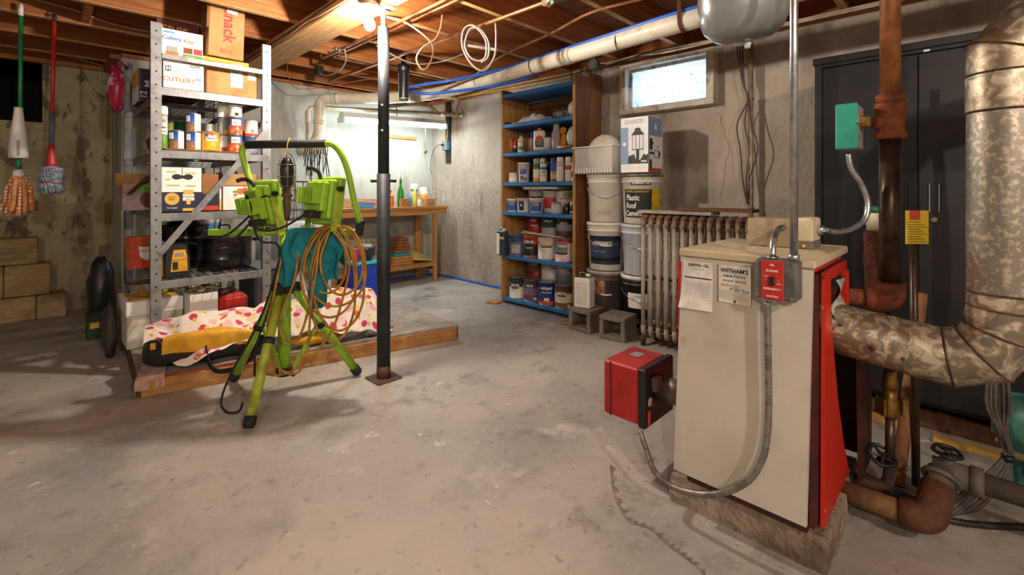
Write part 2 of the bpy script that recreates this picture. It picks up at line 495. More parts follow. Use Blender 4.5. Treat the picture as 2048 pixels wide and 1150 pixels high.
GX0, GX1, GZ = 1.18, 1.40, 2.075
MB().box(GX0, GX1, Y0, Y1 + .05, GZ - JT, JB - JT, .006).part('girder', m_girder, ceil)
MB().box(3.42, 3.62, Y0 - .1, 4.95, WT - JT, JB - JT, .003).part('sill_plate', m_rim, ceil)
MB().box(3.585, 3.63, Y0 - .2, 5.9, JB - JT, 0).part('rim_board', m_rim, ceil)
MB().box(.46, 3.6, 4.84, 5.05, WT - JT, JB - JT, .003).part('sill_plate', m_rim, ceil)
MB().box(.40, 3.6, 4.99, 5.03, JB - JT, 0).part('rim_board', m_rim, ceil)
MB().box(X0, .46, 5.56, 5.62, OZ1 - .08 - JT, 0, .003).part('rim_board', m_joist, ceil)
MB().box(.40, .46, 4.95, 5.9, WT - JT, 0).part('rim_board', m_joist, ceil)
MB().box(X0 - .2, X1 + .3, Y0 - .2, Y0 - .02, WT - JT, 0).part('rim_board', m_rim, ceil)
MB().box(X0 - .2, X0 - .02, Y0 - .2, 5.9, 2.2 - JT, 0).part('rim_board', m_rim, ceil)
# blocking between joists by the far left
for x in (-.75, .19): MB().box(x, x + .04, 3.70, 4.19, JB - JT + .01, -.001).part('blocking', m_joist, ceil)

# window: painted timber frame, dirty frosted pane
m_frame = M('old_white_paint', '#cfc4b2', '#8f8270', sc=14, lo=.52, hi=.66, rough=.7, var=.12)
w = MB().box(3.40, 3.62, WY0 - .055, WY1 + .055, WZ0 - .04, WZ0, .004)
w.box(3.40, 3.62, WY0 - .055, WY1 + .055, WZ1, WZ1 + .035, .004)
w.box(3.40, 3.62, WY0 - .055, WY0, WZ0, WZ1, .004); w.box(3.40, 3.62, WY1, WY1 + .055, WZ0, WZ1, .004)
win = w.struct('window_1', m_frame)
b = MB()
for (a0, a1, c0, c1) in ((WY0, WY0 + .022, WZ0, WZ1), (WY1 - .022, WY1, WZ0, WZ1), (WY0 + .022, WY1 - .022, WZ0, WZ0 + .022), (WY0 + .022, WY1 - .022, WZ1 - .022, WZ1)):
    b.box(3.47, 3.50, a0, a1, c0, c1, .002)
b.part('sash', m_frame, win, True)
mp = bpy.data.materials.new('dirty_pane'); mp.use_nodes = True; nt = mp.node_tree; N = nt.nodes; N.clear(); L = nt.links
out = N.new('ShaderNodeOutputMaterial'); tr = N.new('ShaderNodeBsdfTransparent'); tl = N.new('ShaderNodeBsdfTranslucent')
nz = N.new('ShaderNodeTexNoise'); nz.inputs['Scale'].default_value = 60; nz.inputs['Detail'].default_value = 9; nz.inputs['Roughness'].default_value = .75
tc = N.new('ShaderNodeTexCoord'); L.new(tc.outputs['Object'], nz.inputs['Vector'])
rp = N.new('ShaderNodeValToRGB'); rp.color_ramp.elements[0].position = .34; rp.color_ramp.elements[1].position = .46
rp.color_ramp.elements[0].color = (.20, .24, .32, 1); rp.color_ramp.elements[1].color = (.80, .90, 1, 1)
L.new(nz.outputs['Fac'], rp.inputs[0]); L.new(rp.outputs[0], tl.inputs[0]); L.new(rp.outputs[0], tr.inputs[0])
mx = N.new('ShaderNodeMixShader'); mx.inputs[0].default_value = .72
L.new(tr.outputs[0], mx.inputs[1]); L.new(tl.outputs[0], mx.inputs[2]); L.new(mx.outputs[0], out.inputs[0])
MB().box(3.485, 3.488, WY0 + .015, WY1 - .015, WZ0 + .015, WZ1 - .015).part('pane', mp, win, True)

# hairline crack below the window
cr = [(3.499, 1.325, 1.63), (3.499, 1.29, 1.53), (3.499, 1.262, 1.42), (3.499, 1.235, 1.33), (3.499, 1.275, 1.24), (3.499, 1.27, 1.15), (3.499, 1.30, 1.05), (3.499, 1.295, .95)]
b = MB(); q = random.Random(2)
cp = [Vector((x, y + q.uniform(-.008, .008), z)) for (x, y, z) in smooth_path(cr, 5)]
for i in range(len(cp) - 1): b.add([cp[i] + Vector((0, -.0012, 0)), cp[i + 1] + Vector((0, -.0012, 0)), cp[i + 1] + Vector((0, .0012, 0)), cp[i] + Vector((0, .0012, 0))], [(0, 1, 2, 3)])
b.part('crack', M('crack_dark', '#4a4038', rough=.9), bpy.data.objects['wall_right'], True)

# masonry steps in the left alcove: split-faced blocks
m_block = layered('block_masonry', '#a38a63', [('#c2ac84', 4, .45, .6, (1, 1, 2), .8, 1), ('#6b583f', 3, .5, .65, (1, 1, 2.5), .7, 2), ('#4a3d2d', 30, .62, .72, (1, 1, 1), .7, 3)], bump=.9, bsc=24)
st = thing('block_steps', 'masonry block steps against the peeling left wall', 'steps', (-.4, 5.48, 0))
for (z0, z1, xs) in ((0, .195, (-1.6, -1.2, -.8, -.42, -.02, .155)), (.198, .45, (-1.6, -1.15, -.72, -.20, .062)), (.453, .665, (-1.6, -1.1, -.6, -.28, -.01))):
    for k in range(len(xs) - 1):
        MB().box(xs[k] + .002, xs[k + 1] - .002, 5.37 + (k % 2) * .006 + z0 * .05, 5.597, z0 + .001, z1 - .001, .008).part('block', m_block, st, True)

# lampholders with bare bulbs
m_porc = M('porcelain', '#e9e6df', rough=.25, var=.02)
m_bulb = emit('bulb_glass', BULB_COL, BULB_E)
def lamp(x, y, z, label):
    t = thing('ceiling_lamp', label, 'lamp', (x, y, z))
    MB().lathe([(.048, .0005), (.048, .0295)], 8).part('outlet_box', m_steeld, t)
    MB().lathe([(.0, -.034), (.022, -.034), (.024, -.02), (.05, -.012), (.056, -.004), (.056, 0)], 24).part('lampholder', m_porc, t)
    MB().lathe([(.013, -.056), (.0135, -.034)], 16).part('screw_cap', m_chrome, t)
    MB().lathe([(.0001, -.132), (.016, -.128), (.027, -.114), (.030, -.098), (.026, -.080), (.015, -.060), (.0135, -.056)], 16).part('bulb', m_bulb, t)
    return t
lamp(1.255, 2.32, GZ - .03, 'bare bulb in white porcelain lampholder under the timber girder')
lamp(.15, -1.5, JB - .03, 'bare bulb in white porcelain lampholder on the joists near the front wall')

lamp(-1.30, -1.0, JB - .03, 'bare bulb in white porcelain lampholder on the joists near the side wall')

# ================================================================ generic builders
def carton(name, label, cat, loc, size, m, rz=0.0, group=None, b=.002):
    """closed box standing on loc (base centre), front face towards local -Y"""
    t = thing(name, label, cat, loc, rz, group)
    w, d, h = size
    MB().box(-w / 2, w / 2, -d / 2, d / 2, 0, h, b).part('body', m, t)
    return t

def can(name, label, cat, loc, r, h, bands, rz=0.0, group=None, rim=.0015, bail=False, lid=None, labels=(), texts=(), n=20, earside=90, bulge=0.0):
    """tin: bands = [(height, material)...] from the bottom; labels = (a0,a1,z0,z1,mat); texts = (string,size,mat,z,angle)"""
    t = thing(name, label, cat, loc, rz, group)
    prof = [(r + rim, 0), (r + rim, .003)]; mats = [0]; ml = [m_tin]; z = .003
    for (bh, bm) in bands:
        if bm not in ml: ml.append(bm)
        prof.append((r, z)); mats.append(0 if z == .003 else ml.index(bm))
        z = min(z + bh * (h - .006), h - .003); prof.append((r, z)); mats.append(ml.index(bm))
    mats = []; 
    # rebuild the slot list segment by segment
    prof = [(r + rim, 0), (r + rim, .003), (r, .0035)]; mats = [0, 0]; z = .0035
    for (bh, bm) in bands:
        z = min(z + bh * (h - .007), h - .0035); prof.append((r, z)); mats.append(ml.index(bm))
    prof += [(r + rim, h - .003), (r + rim, h), (r - .003, h)]; mats += [0, 0, 0]
    MB().lathe(prof, n, mats=mats).part('body', ml, t)
    lm = lid or m_tin
    MB().lathe([(r - .003, h - .004), (r - .004, h - .002), (.0001, h - .002)], n).part('lid', lm, t)
    for (a0, a1, z0, z1, m) in labels:
        wrap(m, t, r + .0008, a0, a1, z0 * h, z1 * h)
    for tx in texts:
        text(tx[0], tx[1], tx[2], t, (0, 0, tx[3] * h), bend=r + .0018, ang=R(-90 + tx[4]), sx=tx[5] if len(tx) > 5 else 1.0, bold=.02)
    if bail:
        a = R(earside); ex, ey = (r + .004) * math.cos(a), (r + .004) * math.sin(a)
        e = MB()
        for s in (1, -1):
            e.tube([(s * ex * .97, s * ey * .97, h * .72), (s * ex * 1.06, s * ey * 1.06, h * .72)], .011, 10)
        e.part('handle_ear', m_tin, t)
        q = []
        for k in range(13):
            u = math.pi * k / 12
            q.append((ex * 1.05 * math.cos(u), ey * 1.05 * math.cos(u) - (r + .012) * math.sin(u) * 1.0 * abs(math.cos(a)) , h * .72 - h * .34 * math.sin(u)))
        MB().tube(q, .0022, 6).part('bail_handle', m_chrome, t)
    return t

# ================================================================ steel shelving rack
RX0, RX1, RY0, RY1, RZ = .437, 1.068, 3.28, 4.50, .103
LEV = [1.645, 1.285, .922, .535]
rack = thing('shelving_rack', 'galvanised steel shelving rack with wire decks loaded with groceries', 'shelving', ((RX0 + RX1) / 2, (RY0 + RY1) / 2, RZ))
for (x, sx) in ((RX0, 1), (RX1 - .05, 1)):
    for (y, sy) in ((RY0, 1), (RY1, -1)):
        b = MB(); b.box(x, x + .05, min(y, y + sy * .003), max(y, y + sy * .003), RZ, 2.0)
        for xx in (x, x + .047): b.box(xx, xx + .003, min(y + sy * .003, y + sy * .038), max(y + sy * .003, y + sy * .038), RZ, 2.0)
        up = b.part('upright', m_rack, rack, True)
        hb = MB(); z = RZ + .09
        while z < 1.98:
            hb.cyl((x + .025, y - sy * .0008, z), (x + .025, y + sy * .001, z), .0055, n=8); z += .0765
        hb.part('punched_holes', m_black, up, True)['kind'] = 'stuff'
for zi in LEV:
    for (x0, x1, y0, y1) in ((RX0 + .01, RX1 - .01, RY0 + .004, RY0 + .016), (RX0 + .01, RX1 - .01, RY1 - .016, RY1 - .004), (RX0 + .052, RX0 + .062, RY0 + .016, RY1 - .016), (RX1 - .062, RX1 - .052, RY0 + .016, RY1 - .016)):
        MB().box(x0, x1, y0, y1, zi - .052, zi - .006, .002).part('beam', m_rack, rack, True)
    b = MB(); k = RX0 + .06
    while k < RX1 - .05:
        b.tube([(k, RY0 + .012, zi - .003), (k, RY1 - .012, zi - .003)], .0022, 5); k += .0445
    k = RY0 + .012
    while k < RY1 - .01:
        b.tube([(RX0 + .05, k, zi - .0065), (RX1 - .05, k, zi - .0065)], .0022, 5); k += .0498
    b.part('wire_deck', m_black, rack, True)
    MB().box(RX0 + .06, RX1 - .06, (RY0 + RY1) / 2 - .02, (RY0 + RY1) / 2 + .02, zi - .035, zi - .010).part('support_bar', m_rack, rack, True)
MB().box(RX0 + .05, RX1 - .048, RY0 - .004, RY0 + .012, 1.802, 1.832, .002).part('guard_rail', m_rack, rack, True)
MB().bar((1.05, RY0 - .006, 1.45), (.478, RY0 - .006, .69), .004, .034, up=(0, 0, 1)).part('diagonal_brace', m_rack, rack, True)
MB().bar((RX1 - .04, RY0 + .05, 1.5), (RX1 - .04, RY0 + .75, 1.2), .004, .03).part('side_brace', m_steeld, rack, True)
MB().bar((RX1 - .04, RY0 + .05, .9), (RX1 - .04, RY0 + .75, 1.24), .004, .03).part('side_brace', m_steeld, rack, True)

# ---------------- top deck
z1 = LEV[0] + .001
t = carton('cutlery_carton', 'white carton lettered CUTLERY 360 standing on the rack top deck', 'box', (.602, 3.46, z1), (.20, .28, .157), m_whitep, R(-1))
y = -.1412
text('CUTLERY', .036, m_orange, t, (-.022, y, .052), sx=1.05, bold=.02); text('360', .022, m_blue, t, (.073, y, .068), bold=.02)
text('HEAVY WEIGHT', .010, m_gold, t, (-.03, y, .085)); quad(m_gold, t, -.05, -.025, .096, .101, y)
quad(m_ink, t, -.09, -.062, .098, .128, y, 'printed_logo'); text('M', .03, m_whitep, t, (-.076, y - .001, .112), bold=.03)
quad(m_grey, t, .03, .08, .135, .15, y, 'shipping_label')
t = carton('cutlery_carton', 'white carton printed Cutlery Kits with an orange caddy picture', 'box', (.603, 3.47, z1 + .158), (.202, .26, .19), m_whitep, R(-2.5), b=.001)
y = -.1312
text('Cutlery', .031, m_blue, t, (-.053, y, .138), bold=.02); text('Kits', .031, m_orange, t, (.028, y, .133), bold=.02)
quad(m_skyb, t, -.092, -.04, .166, .178, y, 'printed_logo')
quad(m_green, t, 0, .1, .004, .056, y, 'green_panel')
for k, c in enumerate((m_cardd, m_redp)): quad(c, t, .004 + k * .05, .048 + k * .05, .062, .096, y, 'printed_photo')
for k in range(4): quad(m_whitep, t, .012, .06, .014 + k * .010, .0155 + k * .010, y - .001, 'small_print')
p = MB().box(-.082, -.022, y - .001, y, .014, .062).part('printed_caddy', m_orange, t)
for k in range(5): quad(m_grey, t, -.074 + k * .010, -.069 + k * .010, .06, .09, y - .001, 'printed_cutlery')
t = carton('food_carton', 'dark red carton with gold lettering behind the cutlery cartons', 'box', (.635, 3.80, z1), (.23, .24, .50), M('print_maroon', '#6d1a18', '#5a1413', sc=8, rough=.5, var=.1))
text("FRI'S", .075, m_gold, t, (-.02, -.1212, .435), bold=.02); text('mix', .04, m_redp, t, (.075, -.1212, .36))
quad(m_gold, t, -.11, .11, .02, .026, -.1165, 'gold_band', face='left')
t = thing('taped_carton', 'brown cardboard carton closed with silver tape under the snack carton', 'box', (.868, 3.50, z1), R(-1.5))
MB().box(-.142, .142, -.15, .15, 0, .205, .003).part('body', m_card, t)
m_tape = M('silver_tape', '#9b9fa6', '#c9ccd2', sc=60, rough=.3, metal=.5, var=.15)
quad(m_tape, t, -.012, .055, .06, .20, -.1515, 'tape_strip'); quad(m_tape, t, -.012, .055, -.15, .15, .2058, 'tape_strip', face='top')
quad(m_whitep, t, .085, .13, .12, .165, -.1512, 'paper_label'); quad(m_cardd, t, -.142, .142, .148, .152, -.1512, 'flap_seam')
t = thing('snack_carton', 'upright brown carton with red snack BOX lettering running sideways', 'box', (.827, 3.455, z1 + .206 + .032), R(-1), ry=R(1.5))
MB().box(-.098, .098, -.11, .11, 0, .45, .003).part('body', m_card, t)
y = -.1115
text('snack', .095, m_redp, t, (.012, y, .205), rot=R(-90), bold=.025, sx=.98); text('BOX', .034, m_redp, t, (.0, y, .04), bold=.01)
quad(m_whitep, t, -.005, .055, .285, .315, y - .0012, 'paper_label')
MB().box(-.11, -.0985, -.11, .03, .17, .40, .001).part('side_flap', m_cardd, t)
MB().cbox((.83, 3.47, z1 + .2195), (.26, .22, .025), .003).thing('folded_bag', m_yellow, 'flat yellow bag wedged between the snack carton and the taped carton', 'bag')
t = carton('wine_carton', 'deep purple twelve bottle carton at the back left of the top deck', 'box', (.545, 4.13, z1), (.16, .30, .225), m_purple)
text('12', .05, m_whitep, t, (-.052, -.1512, .05), rot=R(90), bold=.02); text('M', .06, m_whitep, t, (-.025, -.1512, .125), rot=R(90), bold=.02)
quad(m_gold, t, -.149, .149, .12, .223, -.0812, 'gold_panel', face='left'); quad(m_whitep, t, -.149, .149, .004, .115, -.0812, 'white_panel', face='left')
m_pinkbag = M('pink_bag', '#b32450', '#d8c3cc', sc=9, lo=.52, hi=.58, rough=.3, var=.1)
b = MB(); b.blob((.385, 4.36, 1.775), (.052, .07, .165), 18, 12, .12, 3); b.tube(smooth_path([(.40, 4.36, 1.93), (.43, 4.37, 1.98), (.455, 4.38, 1.955)], 5), .012, 6)
b.thing('plastic_bag', m_pinkbag, 'pink and white plastic bag hanging off the rack by the purple carton', 'bag')

# ---------------- second deck: tins on a thin board
MB().box(RX0 + .075, RX1 - .075, RY0 + .045, RY0 + .50, LEV[1], LEV[1] + .006).thing('shelf_board', m_cardd, 'thin brown hardboard sheet under the food tins', 'board')
z2 = LEV[1] + .0068
GT = 'food tins on the second rack deck'
m_lab = M('label_white', '#e8e5dc', rough=.45, var=.03)
m_veg = M('label_mush', '#a4754b', '#7c5233', sc=40, rough=.45, var=.2)
def mushroom(x, y, z, rz, label):
    return can('food_tin', label, 'tin', (x, y, z), .0385, .111, [(.45, m_veg), (.55, m_blue)], R(rz), GT,
               labels=((14, 130, .04, .95, m_lab), (-60, -20, .52, .86, m_lab)), texts=[('- - - -', .012, m_ink, .75, 60), ('- - - -', .012, m_ink, .5, 60), ('- - - -', .012, m_ink, .25, 60)])
sp = can('spray_can', 'tall white and green aerosol can with a white cap on the second deck', 'spray can', (.503, 3.36, z2), .024, .195, [(.42, m_green), (.58, m_lab)], R(10), None, lid=m_white,
    texts=[('C!', .02, m_ink, .82, 0), ('MAX', .013, m_ink, .62, 0), ('EXTRA', .010, m_redp, .5, 0)])
MB().lathe([(.0255, .196), (.026, .205), (.026, .235), (.022, .247), (.0001, .249)], 18).part('cap', m_white, sp)
can('food_tin', 'slim pale green tin behind the aerosol can', 'tin', (.553, 3.46, z2), .024, .16, [(1, M('label_lime', '#9aa53a', rough=.4))], 0, GT)
can('food_tin', 'dark green coffee tin behind the blue labelled tin', 'tin', (.617, 3.497, z2), .040, .185, [(1, M('label_dkgreen', '#1f5a35', '#163f26', sc=20, rough=.35))], 0, GT)
mushroom(.568, 3.362, z2, -8, 'single blue labelled mushroom tin beside the aerosol can')
mushroom(.655, 3.37, z2, -10, 'lower of the two stacked blue mushroom tins')
mushroom(.655, 3.372, z2 + .1115, -14, 'upper of the two stacked blue mushroom tins')
b = MB(); b.lathe([(.03, 0), (.032, .01), (.032, .11), (.012, .15), (.012, .18), (.0001, .182)], 14, o=(.722, 3.56, z2))
b.thing('sauce_bottle', M('dark_red_glass', '#3a0d12', rough=.15, var=.1), 'dark red bottle between the mushroom tins and the yellow tin', 'bottle')
m_pine_l = M('label_yellow', '#e8b324', '#d8901c', sc=25, rough=.4, var=.1)
can('food_tin', 'wide yellow pineapple tin with a white oval label', 'tin', (.746, 3.368, z2), .049, .118, [(1, m_pine_l)], R(-6), GT,
    labels=((-38, 32, .5, .82, m_lab), (-8, 12, .78, .98, M('print_magenta', '#b8346c', rough=.5)), (-44, -20, .72, .86, m_blue)), texts=[('Pineapple', .013, m_redp, .64, -2)])
can('food_tin', 'white tin with a yellow square behind the pineapple tin', 'tin', (.777, 3.515, z2), .0345, .185, [(1, m_lab)], 0, GT, labels=((-5, 40, .62, .8, M('print_lemon', '#d9cf3a', rough=.5)),))
for k, (h, m, l) in enumerate(((.11, m_lab, 'bottom'), (.11, m_grey, 'middle'), (.085, m_lab, 'top'))):
    can('food_tin', l + ' tin of the stack behind the red fruit tins', 'tin', (.832, 3.44, z2 + sum((.1115, .1115, 0)[:k])), .034, h, [(1, m)], R(20 * k), GT, labels=((-30, 20, .05, .3, m_redp if k == 0 else m_gold),))
m_fruit = M('label_fruit', '#c4402c', '#e08a54', sc=45, rough=.4, var=.15)
for k in range(3):
    if k < 2:
        can('food_tin', ('bottom', 'middle')[k] + ' fruit tin of the tall stack, blue with red fruit', 'tin', (.882, 3.362, z2 + k * .1115), .040, .111, [(.5, m_fruit), (.5, M('label_bluegrey', '#5a6fa8', rough=.4))], R(-8 + 6 * k), GT,
            labels=((-42, 34, .52, .86, m_lab),), texts=[('Berry', .014, m_redp, .68, -4)])
    else:
        can('food_tin', 'small white tin on top of the fruit tin stack', 'tin', (.882, 3.362, z2 + .223), .036, .08, [(1, m_lab)], 0, GT, labels=((-20, 14, .1, .35, m_ink), (70, 110, .1, .9, m_redp)))
can('food_tin', 'red and blue tin in the gap beside the tall stack', 'tin', (.948, 3.475, z2), .034, .15, [(.35, m_blue), (.3, m_gold), (.35, m_redp)], 0, GT)
can('food_tin', 'blue labelled tin at the right upright, lower of two', 'tin', (.976, 3.366, z2), .0415, .105, [(1, M('label_blue2', '#5a7fc4', rough=.4))], 0, GT, labels=((30, 60, .1, .9, m_orange),))
can('food_tin', 'white tin with a red base band at the right upright, upper of two', 'tin', (.976, 3.366, z2 + .1055), .0415, .108, [(.16, m_redp), (.84, m_lab)], 0, GT, labels=((-20, 10, .2, .45, m_grey),))
b = MB(); b.blob((.55, 3.80, z2 + .061 - .0055), (.065, .12, .06), 14, 8, .15, 5)
b.thing('snack_bag', M('red_foil', '#6e1d14', '#8c3a1c', sc=12, rough=.3, var=.15), 'dark red snack bag lying at the left of the second deck', 'bag')
b = MB(); b.blob((.575, 3.60, z2 + .0705 - .0), (.045, .05, .07), 14, 8, .16, 6)
b.thing('paper_bag', M('white_crumple', '#c9bfae', '#a3564a', sc=12, lo=.6, hi=.66, rough=.6), 'crumpled white and red bag behind the left upright on the second deck', 'bag')

# ---------------- third deck
z3 = LEV[2] + .001
t = thing('beer_carton', 'navy and white twelve bottle beer carton with a handle cut-out', 'box', (.592, 3.41, z3), R(-.5))
b = MB(); b.box(-.0985, .0985, -.08, .08, 0, .26, .002); b.part('body', m_whitep, t)
y = -.0812
quad(m_navy, t, -.0985, .0985, .0, .115, y, 'navy_panel'); quad(m_navy, t, -.08, .08, 0, .115, .0992, 'navy_panel', face='right')
for s in (-1, 1): disc(m_ink, t, s * .028 + .003, .205, y - .001, .024, .016, 'handle_hole')
quad(m_ink, t, -.03, .036, .196, .213, y - .0012, 'handle_hole'); quad(m_ink, t, .0005, .0025, .21, .26, y - .001, 'slot')
for (xa, xb, zz) in ((-.075, -.03, .235), (.015, .07, .228), (-.078, -.055, .19), (-.075, -.01, .155), (.02, .07, .152)): quad(m_gold, t, xa, xb, zz - .003, zz + .003, y - .001, 'gold_print')
disc(m_gold, t, -.048, .075, y - .001, .036, name='gold_seal'); text('LIGHT\nBEER', .014, m_navy, t, (-.048, y - .002, .078))
text('The Original', .010, m_whitep, t, (-.048, y - .002, .022), bold=.02)
bt = [(-.029, .002), (.029, .002), (.029, .10), (.022, .115), (.026, .122), (.026, .128), (-.026, .128), (-.026, .122), (-.022, .115), (-.029, .10)]
MB().add([(x + .032, y - .0015, z) for x, z in bt], [tuple(range(10))]).part('printed_jar', m_gold, t)
quad(m_whitep, t, .003, .061, .065, .10, y - .0025, 'jar_label'); text('Corona', .019, m_navy, t, (.032, y - .0035, .088), bold=.01); text('Extra', .012, m_navy, t, (.032, y - .0035, .073), bold=.01)
quad(m_navy, t, .003, .061, .02, .062, y - .0025, 'jar_label'); disc(m_gold, t, .032, .052, y - .0035, .012)
t = carton('drinks_carton', 'brown and navy carton between the beer carton and the fruit carton', 'box', (.739, 3.44, z3), (.088, .2, .225), m_cardd)
quad(m_navy, t, -.043, .043, .03, .105, -.1012, 'navy_panel'); quad(m_redp, t, -.043, .043, .002, .03, -.1012, 'red_panel'); text('B', .04, m_whitep, t, (-.015, -.102, .085))
t = carton('slim_carton', 'slim yellow and white packet beside the fruit carton', 'box', (.795, 3.40, z3), (.012, .1, .14), m_whitep); quad(m_gold, t, -.006, .006, 0, .075, -.0512, 'yellow_panel')
t = thing('fruit_carton', 'open white carton printed with a grapefruit and limes', 'box', (.912, 3.445, z3), R(-3))
b = MB(); b.box(-.098, .098, -.1, -.097, 0, .15); b.box(-.098, .098, .097, .1, 0, .15); b.box(-.098, -.095, -.097, .097, 0, .15); b.box(.095, .098, -.097, .097, 0, .15); b.box(-.095, .095, -.097, .097, 0, .003)
b.part('body', m_whitep, t)
MB().box(-.096, .098, -.1035, -.1005, .15, .225, .001, Matrix.Rotation(R(-3), 4, 'X')).part('flap', m_card, t)
MB().box(-.1, -.097, -.1, .1, .15, .24, .001).part('flap', M('card_grey', '#7d7478', '#5e4a58', sc=10, rough=.7), t)
quad(M('card_plum', '#4b3b58', '#6d5a70', sc=14, rough=.6), t, -.1, .1, 0, .15, -.0985, 'purple_panel', face='left')
y = -.1012
disc(m_orange, t, .0, .118, y, .026, .020, 'printed_grapefruit'); disc(M('print_coral', '#d4593f', rough=.5), t, .026, .125, y - .001, .022, .019, 'printed_grapefruit')
for q in ((-.034, .115), (-.03, .095)): disc(m_green, t, q[0], q[1], y, .012, .007, 'printed_leaf')
for q in ((.0, .045), (.035, .055)): disc(M('print_limeg', '#a9c93f', rough=.5), t, q[0], q[1], y, .018, .011, 'printed_lime')
quad(m_grey, t, -.05, .04, .078, .080, y, 'small_print')
t = thing('open_carton', 'open carton with a tan inside and a dark red print behind the left upright', 'box', (.545, 3.90, z3))
b = MB(); b.box(-.19, -.187, -.2, .2, 0, .16); b.box(.097, .1, -.2, .2, 0, .16); b.box(-.187, .097, -.2, -.197, 0, .16); b.box(-.187, .097, .197, .2, 0, .16); b.box(-.187, .097, -.197, .197, 0, .003)
b.part('body', M('card_pale', '#a68f88', '#8d7a70', sc=6, rough=.7), t)
MB().box(-.187, .09, .2, .203, .16, .24).part('flap', m_card, t)
MB().bar((-.15, -.2, .10), (-.06, -.24, .215), .15, .004).part('flap', m_cardd, t)
disc(M('print_darkred', '#5c1a16', rough=.5), t, -.06, .07, -.2015, .045, .055); quad(m_navy, t, -.02, .08, .004, .155, -.2015, 'navy_panel'); quad(m_orange, t, -.02, .08, .004, .03, -.2025, 'orange_panel'); quad(m_green, t, -.12, -.06, .11, .15, -.2015, 'green_print')
b = MB(); b.blob((.80, 3.98, z3 + .122), (.11, .08, .12), 14, 8, .14, 9); b.thing('plastic_bag', m_glassc, 'clear crumpled plastic bag behind the drinks carton', 'bag')
t = thing('folded_carton', 'flattened dark carton leaning behind the fruit carton', 'box', (.86, 3.68, z3 + .006), 0); MB().box(-.006, .006, -.1, .1, 0, .32, .001, Matrix.Rotation(R(-38), 4, 'Y') ).part('body', m_purple, t)

# ---------------- fourth deck
z4 = LEV[3] + .001
t = thing('coffee_carton', 'orange carton printed with a white coffee cup', 'box', (.50, 3.93, z4), R(3))
MB().box(-.10, .07, -.07, .07, 0, .205, .002).part('body', m_orange, t)
quad(M('print_brick', '#c7431d', rough=.5), t, -.1, .07, .001, .2, -.0712, 'red_panel')
MB().add([(-.055, -.073, .15), (-.045, -.073, .08), (-.02, -.073, .055), (.05, -.073, .055), (.065, -.073, .15)], [(0, 1, 2, 3, 4)]).part('printed_cup', m_whitep, t)
disc(m_cardd, t, .005, .15, -.0735, .06, .010, 'printed_coffee'); text("DUNKIN'", .025, m_orange, t, (.0, -.0745, .115), bold=.02); text('44', .012, m_whitep, t, (-.075, -.074, .015))
t = carton('grey_carton', 'plain grey carton beside the orange coffee carton', 'box', (.525, 3.70, z4), (.06, .16, .19), M('card_lav', '#8f8a92', rough=.7))
m_enamel = M('speckled_enamel', '#121114', '#8a8a8c', sc=190, lo=.70, hi=.74, rough=.22, var=.1)
m_enamell = M('enamel_lid', '#2a2622', '#3f352c', sc=14, rough=.25, var=.1)
def pot(loc, rx, h, label, lidm, scy=1.0):
    t = thing('stock_pot', label, 'pot', loc)
    prof = [(rx * .9, 0), (rx * .97, .012), (rx, .03), (rx, h * .33), (rx * 1.012, h * .35), (rx, h * .37), (rx, h * .68), (rx * 1.012, h * .70), (rx, h * .72), (rx, h - .006), (rx * 1.04, h), (rx * 1.04, h + .004), (rx * .99, h + .004)]
    MB().lathe(prof, 36).part('body', m_enamel, t)
    l = MB().lathe([(rx * 1.10, h + .005), (rx * 1.10, h + .009), (rx * .86, h + .014), (rx * .80, h + .026), (rx * .55, h + .044), (rx * .2, h + .052), (.0001, h + .053)], 36).part('lid', lidm, t)
    MB().tube(smooth_path([(-.03, 0, h + .051), (-.025, 0, h + .075), (.025, 0, h + .075), (.03, 0, h + .051)], 5), .005, 8).part('knob', m_blacks, l)
    for s in (-1, 1):
        MB().tube(smooth_path([(s * rx, -.045, h * .85), (s * (rx + .035), -.035, h * .87), (s * (rx + .035), .035, h * .87), (s * rx, .045, h * .85)], 6), .006, 8).part('loop_handle', m_blacks, t)
    return t
pot((.858, 3.515, z4), .158, .205, 'black speckled enamel canner with a grey domed lid on the fourth deck', M('lid_steel', '#5a4f47', '#443a33', sc=8, rough=.25, metal=.5))
pot((.715, 3.93, z4), .135, .26, 'black enamel pot behind the speckled canner and the brace', m_enamel)
t = thing('battery_charger', 'yellow and black power tool charger standing on the fourth deck', 'charger', (.580, 3.42, z4), R(-4))
b = MB(); poly = [(-.062, 0), (.062, 0), (.058, .10), (.046, .175), (.034, .19), (-.034, .19), (-.05, .175), (-.06, .10)]
b.prism(poly, .13, Matrix.Translation((0, .065, 0)) @ Matrix.Rotation(R(90), 4, 'X')).part('body', m_black, t)
MB().prism([(-.038, .03), (.046, .03), (.042, .12), (.034, .158), (-.022, .158), (-.030, .12)], .008, Matrix.Translation((.002, -.064, 0)) @ Matrix.Rotation(R(90), 4, 'X')).part('front_panel', m_yellow, t)
quad(m_grey, t, -.016, .028, .118, .14, -.0728, 'printed_label'); quad(m_ink, t, -.026, .0, .042, .088, -.0728, 'battery_slot'); quad(m_ink, t, -.03, .042, .098, .1, -.0728, 'seam')
for k in range(5): MB().box(-.03 + k * .012, -.022 + k * .012, -.05, .03, .19, .196, .002).part('vent_rib', m_black, t)
MB().box(-.085, -.064, -.03, .05, 0, .14, .004).part('side_pack', m_yellow, t)
t = carton('plastic_case', 'grey plastic case behind the speckled canner', 'case', (.95, 4.0, z4), (.12, .3, .14), M('case_grey', '#6e7074', rough=.5)); quad(m_black, t, -.03, .03, .08, .1, -.1512, 'latch')
